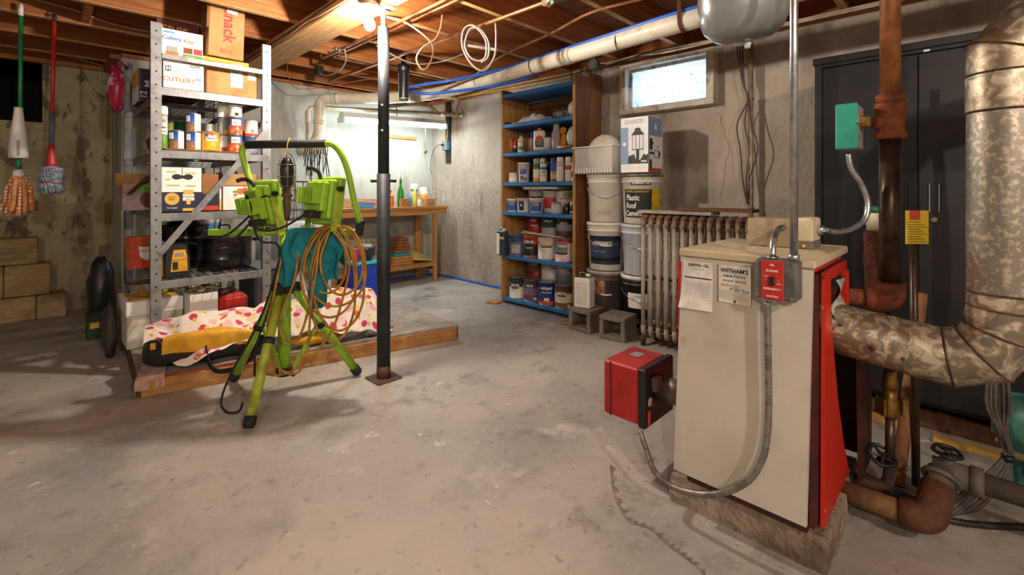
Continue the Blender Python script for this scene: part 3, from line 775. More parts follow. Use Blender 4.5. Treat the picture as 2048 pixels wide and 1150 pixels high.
t = carton('white_carton', 'white carton at the back right of the fourth deck', 'box', (.94, 4.25, z4), (.13, .16, .30), m_whitep); quad(m_skyb, t, -.06, .06, .2, .26, -.0812, 'blue_panel')

# ---------------- on the platform under the rack
t = thing('file_carton', 'white file carton with a lid at the left edge of the platform', 'box', (.497, 3.74, .102))
MB().box(-.137, .137, -.19, .19, 0, .195, .003).part('body', M('carton_white', '#cfc8bc', '#b5aca0', sc=5, rough=.7), t)
MB().box(-.140, .140, -.193, .193, .195, .28, .003).part('lid', m_whitep, t)
MB().cbox((0, .0, .2825), (.24, .33, .004)).part('wood_top', m_gold, t)
t2 = thing('mixing_bowl', 'shallow stainless steel bowl resting on the white file carton', 'bowl', (.487, 3.70, .3872))
MB().lathe([(.0001, .0), (.075, .0), (.108, .03), (.120, .082), (.124, .085), (.121, .085), (.106, .032), (.074, .004), (.0001, .004)], 30).part('body', m_chrome, t2)
m_canvas = M('canvas', '#b5a689', '#8f8064', sc=7, rough=.9, var=.1, bump=.5, bsc=20)
b = MB()
for k in range(4):
    a = k * .7
    b.grid(lambda u, v, k=k, a=a: (.72 + (u - .5) * .15 * math.cos(a * .15) + .02 * k % .03, 3.52 + (v - .5) * .22, .415 + .010 * k + .012 * math.sin(u * 9 + a * 3) * math.cos(v * 5 + a) + .010 * (1 + math.sin(v * 11 + a * 5 + u * 6))), 16, 12)
b.thing('canvas_cloth', m_canvas, 'heap of folded beige canvas on a carton under the fourth deck', 'cloth')
t = carton('long_carton', 'low white carton holding the folded canvas under the rack', 'box', (.72, 3.56, .102), (.15, .30, .300), m_whitep)
t = thing('fuel_can', 'red plastic fuel can with a dark cap under the rack', 'fuel can', (.905, 3.56, .102))
MB().box(-.085, .085, -.10, .10, 0, .26, .03).part('body', m_red, t); MB().box(-.06, .03, -.02, .02, .26, .29, .01).part('handle', M('fuel_dark', '#5a2a20', rough=.6), t); MB().lathe([(.03, .26), (.03, .295), (.0001, .297)], 14, o=(-.055, -.05, 0)).part('cap', M('fuel_dark2', '#43231c', rough=.6), t)
t = thing('storage_tub', 'dark grey lidded tub standing behind the red fuel can', 'tub', (1.20, 3.88, .102)); MB().box(-.11, .11, -.2, .2, 0, .36, .015).part('body', M('tub_grey', '#45464c', rough=.5), t); MB().box(-.12, .12, -.21, .21, .36, .385, .006).part('lid', M('tub_lid', '#6c6e72', rough=.5), t)
b = MB(); b.blob((.985, 3.85, .102 + .14), (.05, .06, .14), 14, 8, .12, 12); b.thing('plastic_bag', M('grey_foil', '#aeb7bd', '#5f6a55', sc=14, rough=.3), 'shiny silver and green bag behind the fuel can', 'bag')

# ---------------- floor heap left of the rack
b = MB(); b.blob((.325, 4.68, .27), (.085, .10, .27), 16, 10, .12, 21); b.thing('garden_bag', M('dark_bag', '#1b1d1c', '#3d2a18', sc=9, lo=.55, hi=.62, rough=.4, var=.2), 'tall dark bag leaning beside the back wall corner', 'bag')
t = carton('green_carton', 'dark green carton on the floor by the back wall corner', 'box', (.285, 4.44, 0), (.11, .14, .17), M('green_card', '#174d2a', '#0f3a1f', sc=6, rough=.6)); quad(m_gold, t, -.04, .01, .08, .12, -.0712, 'printed_patch'); quad(m_ink, t, -.054, .054, .13, .17, -.0712, 'black_band')
b = MB(); b.blob((.308, 3.86, .17), (.04, .11, .17), 14, 10, .12, 22); b.thing('brown_bag', M('taupe_bag', '#453d37', '#2f2925', sc=8, rough=.6), 'slumped dark brown bag on the floor behind the white file carton', 'bag')

# ---------------- mops hanging on the first joist
t = thing('string_mop', 'mop with green pole, white press sleeve and orange dotted strips', 'mop', (-.086, 4.155, .895))
def Z(z): return z - .895
MB().cyl((0, 0, Z(1.30)), (.004, 0, Z(2.135)), .0105, n=14).part('pole', M('mop_green', '#1d7a48', rough=.35, var=.05), t)
MB().lathe([(.0115, Z(2.12)), (.0115, Z(2.18)), (.008, Z(2.195)), (.0001, Z(2.197))], 14, o=(.004, 0, 0)).part('end_cap', m_white, t)
b = MB(); prof = [(.018, Z(1.245)), (.045, Z(1.245)), (.043, Z(1.30)), (.036, Z(1.40)), (.024, Z(1.50)), (.02, Z(1.545)), (.021, Z(1.555)), (.012, Z(1.556))]
b.lathe(prof, 20, o=(-.006, 0, 0)).part('press_sleeve', m_white, t)
b = MB()
for k in range(8): b.box(-.013, .001, -.046, -.030, Z(1.26 + k * .012), Z(1.265 + k * .012))
b.part('sleeve_slots', m_ink, t)
MB().cyl((-.006, 0, Z(1.17)), (-.006, 0, Z(1.25)), .014, n=14).part('collar', M('mop_green', ''), t)
MB().lathe([(.026, Z(1.13)), (.028, Z(1.15)), (.02, Z(1.175)), (.0001, Z(1.176))], 16, o=(-.006, 0, 0)).part('socket', m_white, t)
m_dots = bpy.data.materials.new('mop_dots'); m_dots.use_nodes = True
nt = m_dots.node_tree; N = nt.nodes; L = nt.links; p = N['Principled BSDF']; p.inputs['Roughness'].default_value = .9
vo = N.new('ShaderNodeTexVoronoi'); vo.inputs['Scale'].default_value = 48; vo.inputs['Randomness'].default_value = .25
tc = N.new('ShaderNodeTexCoord'); L.new(tc.outputs['Object'], vo.inputs['Vector'])
rp = N.new('ShaderNodeValToRGB'); rp.color_ramp.interpolation = 'CONSTANT'; rp.color_ramp.elements[0].color = lin('#e0d2b8'); rp.color_ramp.elements[1].position = .42; rp.color_ramp.elements[1].color = lin('#c8702f')
L.new(vo.outputs['Distance'], rp.inputs[0]); L.new(rp.outputs[0], p.inputs['Base Color'])
for k in range(12):
    a = 2 * math.pi * k / 12 + .2; rr = .034 + .013 * (k % 3)
    pts = smooth_path([(-.006 + .016 * math.cos(a), .016 * math.sin(a), Z(1.14)), (-.006 + rr * .8 * math.cos(a), rr * .7 * math.sin(a), Z(1.07)), (-.008 + rr * math.cos(a), rr * .8 * math.sin(a), Z(.98)), (-.016 + rr * 1.15 * math.cos(a), rr * .85 * math.sin(a), Z(.897 + .012 * (k % 3)))], 5)
    MB().tube(pts, [.009 if i < 2 else .0125 for i in range(len(pts))], 6).part('mop_strip', m_dots if k % 2 else M('mop_peach', '#d39a68', '#c27f4a', sc=20, rough=.9), t)
t = thing('twist_mop', 'mop with red pole, grey grip and blue yarn head', 'mop', (.058, 4.155, .94))
def Z(z): return z - .94
m_mred = M('mop_red', '#b5242a', rough=.4, var=.06)
MB().cyl((-.004, 0, Z(1.47)), (.006, 0, Z(2.12)), .0105, n=14).part('pole', m_mred, t)
MB().cyl((.006, 0, Z(2.12)), (.006, 0, Z(2.17)), .012, n=12).part('end_cap', m_blackr, t); MB().tube(smooth_path([(.006, 0, Z(2.165)), (.006, 0, Z(2.19)), (.006, .02, Z(2.195))], 4), .003, 6).part('hook', m_steeld, t)
MB().cyl((-.006, 0, Z(1.34)), (-.004, 0, Z(1.55)), .0145, n=14).part('grip', M('grip_grey', '#55595e', rough=.6), t)
MB().lathe([(.030, Z(1.195)), (.024, Z(1.22)), (.019, Z(1.30)), (.013, Z(1.345)), (.0001, Z(1.346))], 16, o=(-.007, 0, 0)).part('socket', m_mred, t)
m_yarn = M('yarn_blue', '#6d7d94', '#a8b2be', sc=40, rough=.95, var=.25, vsc=120, bump=1.0, bsc=140)
b = MB(); b.lathe([(.0001, Z(1.02)), (.03, Z(1.02)), (.052, Z(1.045)), (.056, Z(1.075)), (.046, Z(1.095)), (.052, Z(1.12)), (.055, Z(1.15)), (.048, Z(1.18)), (.034, Z(1.2)), (.0001, Z(1.2))], 22, o=(-.007, 0, 0))
for k in range(22):
    a = k * 2.4; rr = .05
    b.tube(smooth_path([(-.007 + rr * math.cos(a), rr * math.sin(a), Z(1.19)), (-.007 + rr * 1.12 * math.cos(a + .2), rr * 1.12 * math.sin(a + .2), Z(1.13)), (-.007 + rr * .95 * math.cos(a + .4), rr * .95 * math.sin(a + .4), Z(1.095)), (-.007 + rr * 1.2 * math.cos(a + .6), rr * 1.2 * math.sin(a + .6), Z(1.05)), (-.007 + rr * .7 * math.cos(a + .7), rr * .7 * math.sin(a + .7), Z(1.025))], 3), .006, 5)
b.part('yarn_head', m_yarn, t)
for zz in (1.095, 1.165): MB().tube([(-.007 + .053 * math.cos(k * .52), .053 * math.sin(k * .52), Z(zz + .004 * math.sin(k))) for k in range(12)], .0035, 5, closed=True).part('red_band', m_mred, t)
MB().tube(smooth_path([(-.005, -.01, Z(1.02)), (-.002, -.01, Z(.98)), (-.006, -.012, Z(.945))], 5), .004, 6).part('cord_tail', m_yarn, t)

# ================================================================ low timber platform
PF = [(.35, 2.985), (2.07, 2.57), (2.18, 3.80), (.43, 4.58)]
plat = thing('timber_platform', 'low timber platform with a grey plywood top under the rack', 'platform', (1.2, 3.4, 0))
def inset(k):
    c = (sum(p[0] for p in PF) / 4, sum(p[1] for p in PF) / 4)
    return [(p[0] + (c[0] - p[0]) * k, p[1] + (c[1] - p[1]) * k) for p in PF]
MB().prism(PF, .014, Matrix.Translation((0, 0, .087))).part('plywood_top', m_ply, plat, True)
q = inset(.012)
for k in range(4):
    a, b_ = q[k], q[(k + 1) % 4]
    MB().bar((a[0], a[1], .043), (b_[0], b_[1], .043), .036, .086, .004).part('side_board', m_pineh if k == 0 else m_darkwood, plat, True)
for k in range(1, 4):
    f = k / 4; a = (q[3][0] + (q[0][0] - q[3][0]) * f, q[3][1] + (q[0][1] - q[3][1]) * f); b_ = (q[2][0] + (q[1][0] - q[2][0]) * f, q[2][1] + (q[1][1] - q[2][1]) * f)
    MB().bar((a[0] + .03, a[1], .045), (b_[0] - .03, b_[1], .045), .036, .08).part('cross_bearer', m_darkwood, plat, True)
d0 = Vector((PF[1][0] - PF[0][0], PF[1][1] - PF[0][1], 0)).normalized()       # along the front edge
n0 = Vector((-d0.y, d0.x, 0))                                                 # into the platform
P0 = Vector((PF[0][0], PF[0][1], 0))
def pf(s, t, z):      # platform coordinates: s along the front edge, t inwards
    return P0 + d0 * s + n0 * t + Vector((0, 0, z))
MB().bar(pf(.02, -.001, .094), pf(.62, -.001, .094), .004, .014).part('red_edge_strip', M('red_edge', '#9c4426', '#7d3018', sc=12, rough=.7), plat, True)

# pink towel over the front left corner
m_towel = M('pink_towel', '#d3b0a4', '#bd968a', sc=30, rough=.95, var=.2, vsc=90, bump=.9, bsc=160)
def tow(u, v):
    t = -.075 + .36 * u; s = -.085 + .19 * v; z = .106 + .003 * math.sin(u * 12 + v * 9)
    if s < -.012: z += (s + .012); s = -.014 - .004 * math.sin(u * 17)
    if t < -.010: z += (t + .010); t = -.012 - .004 * math.sin(v * 15)
    return pf(s, t, max(z, .02))
MB().grid(tow, 36, 28).thing('pink_towel', m_towel, 'pale pink towel hanging over the platform corner under the tool bag', 'towel')

# tool bag
bag = thing('tool_bag', 'black and yellow canvas tool bag lying on the platform edge', 'bag', pf(.30, .14, .1125), math.atan2(d0.y, d0.x))
m_bagb = M('bag_black', '#1b1917', '#2a2521', sc=10, rough=.8, var=.2, bump=.4, bsc=70)
def bagf(u, v):
    a = 2 * math.pi * v; L_ = .295; x = -L_ + 2 * L_ * u; e = 1 - abs(2 * u - 1) ** 5
    w = .122 * (.6 + .4 * e); h = .074 * (.6 + .4 * e)
    return (x, w * math.copysign(abs(math.cos(a)) ** .7, math.cos(a)), .074 + h * math.copysign(abs(math.sin(a)) ** .7, math.sin(a)) + .006 * math.sin(u * 17 + v * 5))
b = MB().grid(bagf, 26, 20); b.v = [(x, y, max(z, .0)) for x, y, z in b.v]
b.part('body', m_bagb, bag)
def yel(u, v): 
    x = -.21 + .44 * u; e = math.sin(math.pi * min(1, .08 + u * .95)) ** .5
    return (x, -.130 + .03 * (1 - e) + .15 * max(0, v - .45) ** 1.2 + .004 * math.sin(u * 20), .080 + .095 * (.35 + .65 * e) * math.sin(math.pi * .5 * min(1, v * 1.7)) + .004 * math.sin(u * 13 + v * 7))
MB().grid(yel, 24, 10).part('yellow_flap', m_yellow, bag)
b = MB(); pts = smooth_path([(-.02, -.124, .10), (-.012, -.135, .05), (.01, -.150, -.02), (.06, -.155, -.045), (.14, -.155, -.035), (.21, -.14, .01), (.26, -.12, .06)], 6)
for i in range(len(pts) - 1): b.bar(pts[i], pts[i + 1] + (pts[i + 1] - pts[i]) * .15, .006, .026, up=(0, -.3, 1))
b.part('carry_strap', m_bagb, bag)
MB().blob((-.002, -.137, .062), (.006, .004, .006), 8, 6).part('rivet', m_chrome, bag)
MB().cbox((-.245, -.105, .135), (.05, .04, .05), .008).part('buckle', m_black, bag); MB().cbox((-.245, -.128, .135), (.022, .006, .036), .003).part('buckle_face', m_yellow, bag)

# spotted cloth draped over the things on the platform
m_polka = bpy.data.materials.new('polka_cloth'); m_polka.use_nodes = True
nt = m_polka.node_tree; N = nt.nodes; L = nt.links; p = N['Principled BSDF']; p.inputs['Roughness'].default_value = .8
uvn = N.new('ShaderNodeTexCoord'); cur = None
for k, (sc, thr, cols, rn) in enumerate(((15, .30, ['#c33a5c', '#c33a5c', '#d66a2a', '#cf4a66'], .8), (13, .30, ['#e6bfc0', '#e3cf86', '#e8c9b8', '#dfa8b0'], .9), (21, .22, ['#dd7a33', '#d8b93f', '#e0c15a', '#dd7a33'], .9))):
    mpn = N.new('ShaderNodeMapping'); mpn.inputs['Location'].default_value = (k * 3.3, k * 1.7, 0); L.new(uvn.outputs['UV'], mpn.inputs[0])
    vo = N.new('ShaderNodeTexVoronoi'); vo.voronoi_dimensions = '2D'; vo.inputs['Scale'].default_value = sc; vo.inputs['Randomness'].default_value = rn
    L.new(mpn.outputs[0], vo.inputs['Vector'])
    lt = N.new('ShaderNodeMath'); lt.operation = 'LESS_THAN'; lt.inputs[1].default_value = thr; L.new(vo.outputs['Distance'], lt.inputs[0])
    sp_ = N.new('ShaderNodeSeparateColor'); L.new(vo.outputs['Color'], sp_.inputs[0])
    gt = N.new('ShaderNodeMath'); gt.operation = 'GREATER_THAN'; gt.inputs[1].default_value = (.42, .35, .55)[k]; L.new(sp_.outputs[1], gt.inputs[0])
    mu = N.new('ShaderNodeMath'); mu.operation = 'MULTIPLY'; L.new(lt.outputs[0], mu.inputs[0]); L.new(gt.outputs[0], mu.inputs[1])
    rp = N.new('ShaderNodeValToRGB'); rp.color_ramp.interpolation = 'CONSTANT'
    rp.color_ramp.elements[0].color = lin(cols[0]); rp.color_ramp.elements[1].position = .3; rp.color_ramp.elements[1].color = lin(cols[1])
    for pos, c in ((.55, cols[2]), (.8, cols[3])): e = rp.color_ramp.elements.new(pos); e.color = lin(c)
    L.new(sp_.outputs[0], rp.inputs[0])
    mx = N.new('ShaderNodeMix'); mx.data_type = 'RGBA'; L.new(mu.outputs[0], mx.inputs[0])
    if cur: L.new(cur, mx.inputs[6])
    else: mx.inputs[6].default_value = lin('#eadfd2')
    L.new(rp.outputs[0], mx.inputs[7]); cur = mx.outputs[2]
L.new(cur, p.inputs['Base Color'])
nz = N.new('ShaderNodeTexNoise'); nz.inputs['Scale'].default_value = 9; L.new(uvn.outputs['UV'], nz.inputs['Vector'])
bp = N.new('ShaderNodeBump'); bp.inputs['Strength'].default_value = .5; bp.inputs['Distance'].default_value = .03; L.new(nz.outputs['Fac'], bp.inputs['Height']); L.new(bp.outputs[0], p.inputs['Normal'])
def lerp(tab, u):
    for (a, x), (c, y) in zip(tab, tab[1:]):
        if u <= c: return x + (y - x) * (u - a) / (c - a)
    return tab[-1][1]
ZF = [(0, .20), (.05, .21), (.085, .17), (.115, .125), (.15, .118), (.20, .16), (.30, .195), (.42, .215), (.55, .205), (.7, .185), (.82, .165), (.92, .135), (1, .128)]
ZR = [(0, .30), (.06, .335), (.2, .37), (.4, .355), (.55, .385), (.7, .41), (.85, .40), (.95, .36), (1, .22)]
TF = [(0, .10), (.08, .06), (.13, .0), (.2, -.012), (.3, .012), (.5, .02), (.75, .02), (1, .02)]
NU, NV = 110, 40
def cloth(u, v):
    s = .0 + 1.30 * u; w = .26 + .06 * u
    f = .012 * math.sin(u * 41 + v * 3) * math.sin(v * 3.1) + .010 * math.sin(u * 23 - v * 7) + .008 * math.sin(u * 67 + v * 11) * v + .006 * math.sin(v * 19 + u * 31)
    tf = lerp(TF, u); zf, zr = lerp(ZF, u), lerp(ZR, u)
    if v < .35:
        q = v / .35; z = zr - .10 * (1 - q) ** 2; t = tf + w - .13 * q
    else:
        q = (v - .35) / .65; z = zr + (zf - zr) * (q ** 1.25); t = tf + (w - .13) * (1 - q ** 1.4)
    return pf(s, max(t + f * .6, tf - .03), max(z + f * (1 - .4 * abs(2 * v - 1)), .106))
b = MB().grid(cloth, NU, NV)
pc = b.thing('spotted_cloth', m_polka, 'white cloth with pink and orange spots thrown over the platform load', 'cloth')
uvl = pc.data.uv_layers.new(name='UVMap')
for poly in pc.data.polygons:
    for li in poly.loop_indices:
        i = pc.data.loops[li].vertex_index; uvl.data[li].uv = (1.32 * (i // (NV + 1)) / NU, .48 * (i % (NV + 1)) / NV)
# what shows under the cloth
b = MB(); b.blob(pf(.86, .085, .146), (.17, .055, .04), 16, 8, .1, 31); b.thing('yellow_sack', m_yellow, 'yellow sack peeping out under the spotted cloth', 'sack')
b = MB(); b.blob(pf(1.22, .075, .13), (.10, .05, .028), 16, 8, .2, 32); b.thing('grey_rag', M('grey_rag', '#8b8a8c', '#6c6b70', sc=14, rough=.9, var=.15), 'grey rag on the platform edge under the spotted cloth', 'cloth')
b = MB(); b.blob(pf(.655, .055, .13), (.035, .035, .028), 12, 8, .1, 33); b.thing('pink_rag', M('dusty_pink', '#b07a70', rough=.9), 'small dusty pink rag on the platform edge beside the tool bag', 'cloth')

# ================================================================ twin work light on a lime tripod
TR = Vector((.885, 2.52, 0)); TA = math.atan2(-.7125, .7017)
stand = thing('work_light_stand', 'lime green tripod stand carrying two flood lamps and an arched handle', 'work light', TR, TA)
m_dk = M('stand_black', '#1c1a18', '#2c2723', sc=20, rough=.6, var=.15)
hub = (0, 0, .535)
for k, (fx, fy) in enumerate(((.026, -.373), (.305, .226), (-.348, .142))):
    L_ = math.hypot(fx, fy); ux, uy = fx / L_, fy / L_
    top = (ux * .05, uy * .05, .53); bot = (fx - ux * .02, fy - uy * .02, .05)
    lg = MB().cyl(top, bot, .0215, n=16).part('leg', m_limew if k == 0 else m_lime, stand)
    d = (Vector(bot) - Vector(top)).normalized()
    MB().tube([Vector(bot) - d * .004, Vector(bot) + d * .03, Vector(bot) + d * .043], [.0265, .0265, .019], 14).part('rubber_foot', m_blackr, lg)
    mid = Vector(top).lerp(Vector(bot), .42)
    MB().cyl(mid - d * .015, mid + d * .015, .027, n=14).part('leg_collar', m_dk, lg)
    MB().bar(mid + Vector((-ux, -uy, 0)) * .02, (ux * .04, uy * .04, .12), .008, .018).part('strut', m_lime, stand)
    MB().cbox((ux * .055, uy * .055, .545), (.06, .05, .05), .012, (0, 0, math.atan2(uy, ux))).part('leg_bracket', m_dk, stand)
MB().cyl((0, 0, .135), (0, 0, .535), .031, n=20).part('lower_column', m_lime, stand)
MB().lathe([(.036, .098), (.04, .105), (.04, .135), (.033, .14)], 18).part('column_collar', m_dk, stand)
MB().tube([(.03, -.02, .115), (.07, -.045, .112)], .008, 8).part('lock_knob', m_dk, stand)
MB().lathe([(.045, .52), (.05, .53), (.05, .555), (.036, .565), (.034, .58)], 18).part('hub', m_dk, stand)
MB().cyl((0, 0, .57), (0, 0, .83), .0235, n=18).part('mast', m_lime, stand)
for z0, z1 in ((.625, .665), (.70, .76)): MB().cyl((0, 0, z0), (0, 0, z1), .029, n=16).part('mast_clamp', m_dk, stand)
MB().box(-.387, .375, -.016, .016, .815, .848, .004).part('crossbar', m_lime, stand)
MB().box(-.394, -.386, -.015, .015, .816, .847, .003).part('end_plug', m_dk, stand)
arch = smooth_path([(-.115, -.045, .848), (-.135, -.05, 1.03), (-.175, -.055, 1.19), (-.186, -.055, 1.245), (-.165, -.055, 1.277), (-.10, -.055, 1.279), (.0, -.055, 1.281), (.12, -.055, 1.284), (.225, -.055, 1.284), (.275, -.053, 1.275), (.315, -.05, 1.225), (.345, -.045, 1.14), (.370, -.03, 1.0), (.392, -.01, .885)], 6)
MB().tube(arch, .0155, 12).part('arch_handle', m_lime, stand)
MB().tube([(-.165, -.055, 1.2775), (.0, -.055, 1.281), (.235, -.055, 1.284)], .0205, 14).part('foam_grip', m_blackr, stand)
MB().bar((.397, -.005, .90), (.382, 0, .812), .034, .04, .008, up=(1, 0, 0)).part('arch_shoe', m_dk, stand)

def flood(x, z, yaw, tilt, name='flood_lamp'):
    """flood lamp seen from behind, facing local +X of its own frame"""
    F = Matrix.Translation((x, 0, z)) @ Matrix.Rotation(yaw, 4, 'Z') @ Matrix.Rotation(tilt, 4, 'Y')
    house = MB()
    house.box(-.005, .035, -.105, .105, -.125, .125, .008, F)
    lampo = house.part(name, m_lime, stand)
    MB().box(.036, .040, -.09, .09, -.11, .11, 0, F).part('lens', M('lamp_lens', '#c9cdd0', rough=.15), lampo)
    bd = MB()
    bd.box(-.04, -.004, -.09, .09, -.095, .105, .008, F); bd.box(-.075, -.039, -.075, .075, -.06, .09, .008, F)
    bd.part('lamp_back', m_lime, lampo)
    fn = MB()
    for k in range(6): fn.box(-.125, -.074, -.070 + k * .026, -.060 + k * .026, -.025, .055, .001, F)
    fn.part('cooling_fin', m_lime, lampo)
    MB().box(-.10, -.039, -.035, .035, -.095, -.058, .006, F).part('junction_box', m_dk, lampo)
    for s in (-1, 1): MB().box(-.03, .004, s * .113 - .003, s * .113 + .003, -.155, .05, .002, F).part('yoke_strap', m_limew, lampo)
    MB().tube([F @ Vector((-.01, -.112, .06)), F @ Vector((-.01, -.135, .06))], .014, 10).part('tilt_knob', m_dk, lampo)
    hd = [F @ Vector(q) for q in ((-.045, -.0, .105), (-.06, -.0, .135), (-.09, -.0, .15), (-.12, -.0, .147))]
    MB().tube(smooth_path(hd, 4), .010, 8).part('lamp_handle', m_dk, lampo)
    MB().cyl((x, 0, .846), (x, 0, z - .12), .014, n=10).part('lamp_pivot', m_dk, lampo)
    return lampo
flood(-.085, .975, R(52), R(-12)); flood(.215, .995, R(56), R(8))
# lamp leads
for k, pts in enumerate(([(-.14, -.07, .92), (-.22, -.09, .84), (-.30, -.08, .80), (-.33, -.06, .72)], [(-.13, -.06, .90), (-.20, -.10, .80), (-.26, -.09, .77), (-.32, -.07, .76)],
                         [(-.15, -.08, .96), (-.12, -.13, 1.02), (-.10, -.13, .97), (-.10, -.12, .90), (-.07, -.10, .80), (-.01, -.06, .78), (.005, -.05, .72)],
                         [(.14, -.07, .93), (.05, -.10, .87), (-.03, -.12, .85), (-.10, -.11, .88), (-.11, -.10, .98), (-.05, -.09, 1.02), (-.02, -.06, 1.0)],
                         [(.0, -.05, .70), (-.05, -.07, .5), (-.10, -.10, .35), (-.18, -.14, .18), (-.20, -.20, .06), (-.14, -.26, .03), (-.06, -.30, .05), (-.03, -.32, .10)],
                         [(.0, -.045, .66), (-.04, -.08, .45), (-.08, -.12, .28), (-.07, -.15, .15)])):
    MB().tube(smooth_path(pts, 7), .0055, 6).part('lamp_lead', m_blackr, stand)

# caged inspection lamp hooked over the arch
def SW(x, y, z):      # stand coordinates to world
    return wmat(stand) @ Vector((x, y, z))
il = thing('inspection_lamp', 'caged inspection lamp with a brown rubber grip hooked on the arched handle', 'lamp', SW(.055, -.085, .90), TA)
MB().lathe([(.012, .0), (.014, .02), (.019, .07), (.021, .10), (.017, .112), (.026, .118), (.026, .13), (.02, .135), (.02, .165), (.0001, .166)], 18).part('grip', M('grip_brown', '#5a4330', '#3a2c22', sc=12, rough=.6, var=.2), il)
MB().lathe([(.02, .165), (.03, .185), (.034, .24), (.030, .285), (.016, .31), (.0001, .315)], 18).part('bulb_guard', M('lamp_dark', '#3a332e', '#241f1c', sc=12, rough=.3), il)
b = MB()
for k in range(6):
    a = k * math.pi / 3
    b.tube(smooth_path([(.028 * math.cos(a), .028 * math.sin(a), .16), (.042 * math.cos(a), .042 * math.sin(a), .20), (.043 * math.cos(a), .043 * math.sin(a), .27), (.025 * math.cos(a), .025 * math.sin(a), .32), (0, 0, .335)], 5), .0018, 5)
for zz, rr in ((.17, .034), (.215, .0435), (.275, .0425)): b.tube([(rr * math.cos(k * math.pi / 8), rr * math.sin(k * math.pi / 8), zz) for k in range(16)], .0018, 5, closed=True)
b.part('wire_cage', m_steeld, il)
MB().tube(smooth_path([(0, 0, .333), (0, .0, .36), (0, .008, .388), (0, .03, .411), (0, .055, .39)], 5), .0025, 6).part('hook', m_gold, il)
MB().tube(smooth_path([(0, 0, .002), (-.002, .0, -.03), (-.004, .01, -.06)], 5), .004, 6).part('cord', m_cardd, il)

# teal cloth over the crossbar
m_teal = M('teal_cloth', '#15818c', '#0d6670', sc=9, rough=.85, var=.12, bump=.3, bsc=30)
ZB = [(0, .60), (.12, .565), (.25, .575), (.33, .645), (.40, .685), (.48, .60), (.58, .47), (.68, .44), (.76, .46), (.80, .60), (.88, .615), (.95, .60), (1, .64)]
def tealf(u, v):
    zb = lerp(ZB, u); x = .035 + .27 * u + (-.055 * (1 - u) * v) + .02 * u * v
    f = .018 * math.sin(u * 15 + v * 3) * v + .010 * math.sin(u * 31 - v * 8) * v
    if v < .12: q = v / .12; return SW(x, .022 - .05 * q, .852 + .004 * math.sin(math.pi * q))
    q = (v - .12) / .88
    return SW(x + .012 * math.sin(v * 9 + u * 3), -.030 - .02 * math.sin(q * 2.2) + f * 1.5 - .01, .852 + (zb - .852) * q + .008 * math.sin(u * 20) * q)
def tealb(u, v):
    return SW(.05 + .25 * u, .024 + .008 * math.sin(u * 14), .852 - .22 * v * (.8 + .2 * math.sin(u * 7)))
b = MB().grid(tealf, 44, 30); b.grid(tealb, 16, 8)
b.thing('teal_cloth', m_teal, 'dark teal cloth hung over the lime crossbar beside the yellow cord', 'cloth')

# yellow extension cord coiled over the crossbar
m_cord = M('cord_yellow', '#b5852a', '#8f6420', sc=12, rough=.5, var=.15)
pts = []
for k in range(6):
    cx = .24 + .018 * k; zc = .852 - (.17 + .03 * (k * 7 % 5)); rx_ = .10 + .012 * (k * 3 % 5); rz_ = zc - .855
    for j in range(12):
        a = math.pi / 2 + 2 * math.pi * j / 12
        x = cx - rx_ * math.cos(a) * (1 if math.sin(a) > 0 else 1.08)
        y = -.034 - .007 * k - .012 * (1 - math.sin(a)) * .5 if math.cos(a) > -.2 else -.05 - .004 * k
        pts.append((x, y - .012, .870 + (math.sin(a) - 1) * (.17 + .03 * (k * 7 % 5))))
pts += [(.36, -.07, .70), (.33, -.09, .50), (.28, -.10, .35), (.18, -.12, .22), (.06, -.13, .15), (-.04, -.13, .16), (-.08, -.13, .22)]
b = MB().tube([SW(*q) for q in smooth_path(pts, 4)], .0062, 7)
b.tube([SW(*q) for q in smooth_path([(.10, -.06, .74), (.09, -.08, .6), (.05, -.10, .48), (.03, -.11, .38), (.07, -.12, .31), (.13, -.12, .33), (.17, -.11, .45), (.20, -.10, .60), (.21, -.07, .80)], 6)], .0062, 7)
b.tube([SW(*q) for q in smooth_path([(.01, -.05, .70), (-.01, -.09, .52), (-.03, -.11, .38), (.0, -.13, .24), (.06, -.14, .17), (.13, -.13, .16), (.17, -.12, .25), (.18, -.11, .42), (.19, -.10, .6)], 6)], .0062, 7)
b.thing('extension_cord', m_cord, 'mustard yellow extension cord looped over the lime crossbar', 'cord')

# ================================================================ steel post
post = thing('steel_post', 'blue grey tubular steel post under the girder', 'post', (1.345, 2.33, 0))
m_post = M('post_paint', '#22282f', '#2e2f31', sc=7, rough=.55, var=.12, spec=.35)
MB().box(-.075, .075, -.075, .075, 0, .008, .002).part('base_plate', M('post_rust', '#5e4334', '#3f302a', sc=20, rough=.8), post)
MB().cyl((0, 0, .008), (0, 0, 1.14), .0365, n=28).part('outer_tube', m_post, post)
MB().cyl((0, 0, .008), (0, 0, .075), .0378, n=28).part('rust_band', M('post_rust', ''), post)
MB().cyl((0, 0, 1.14), (0, 0, 1.955), .0305, n=28).part('inner_tube', m_post, post)
MB().cyl((0, 0, 1.955), (0, 0, 2.062), .014, n=16).part('jack_screw', m_steeld, post)
MB().box(-.05, .05, -.05, .05, 2.062, 2.0745).part('head_plate', m_steeld, post)
for zz in (1.38, 1.52): MB().cyl((-.0222, -.0222, zz), (-.0195, -.0195, zz), .006, n=10).part('pin_hole', m_whitep, post)
MB().tube([(-.05, .05, 1.10), (.05, -.05, 1.10)], .008, 8).part('lock_pin', m_dk, post)

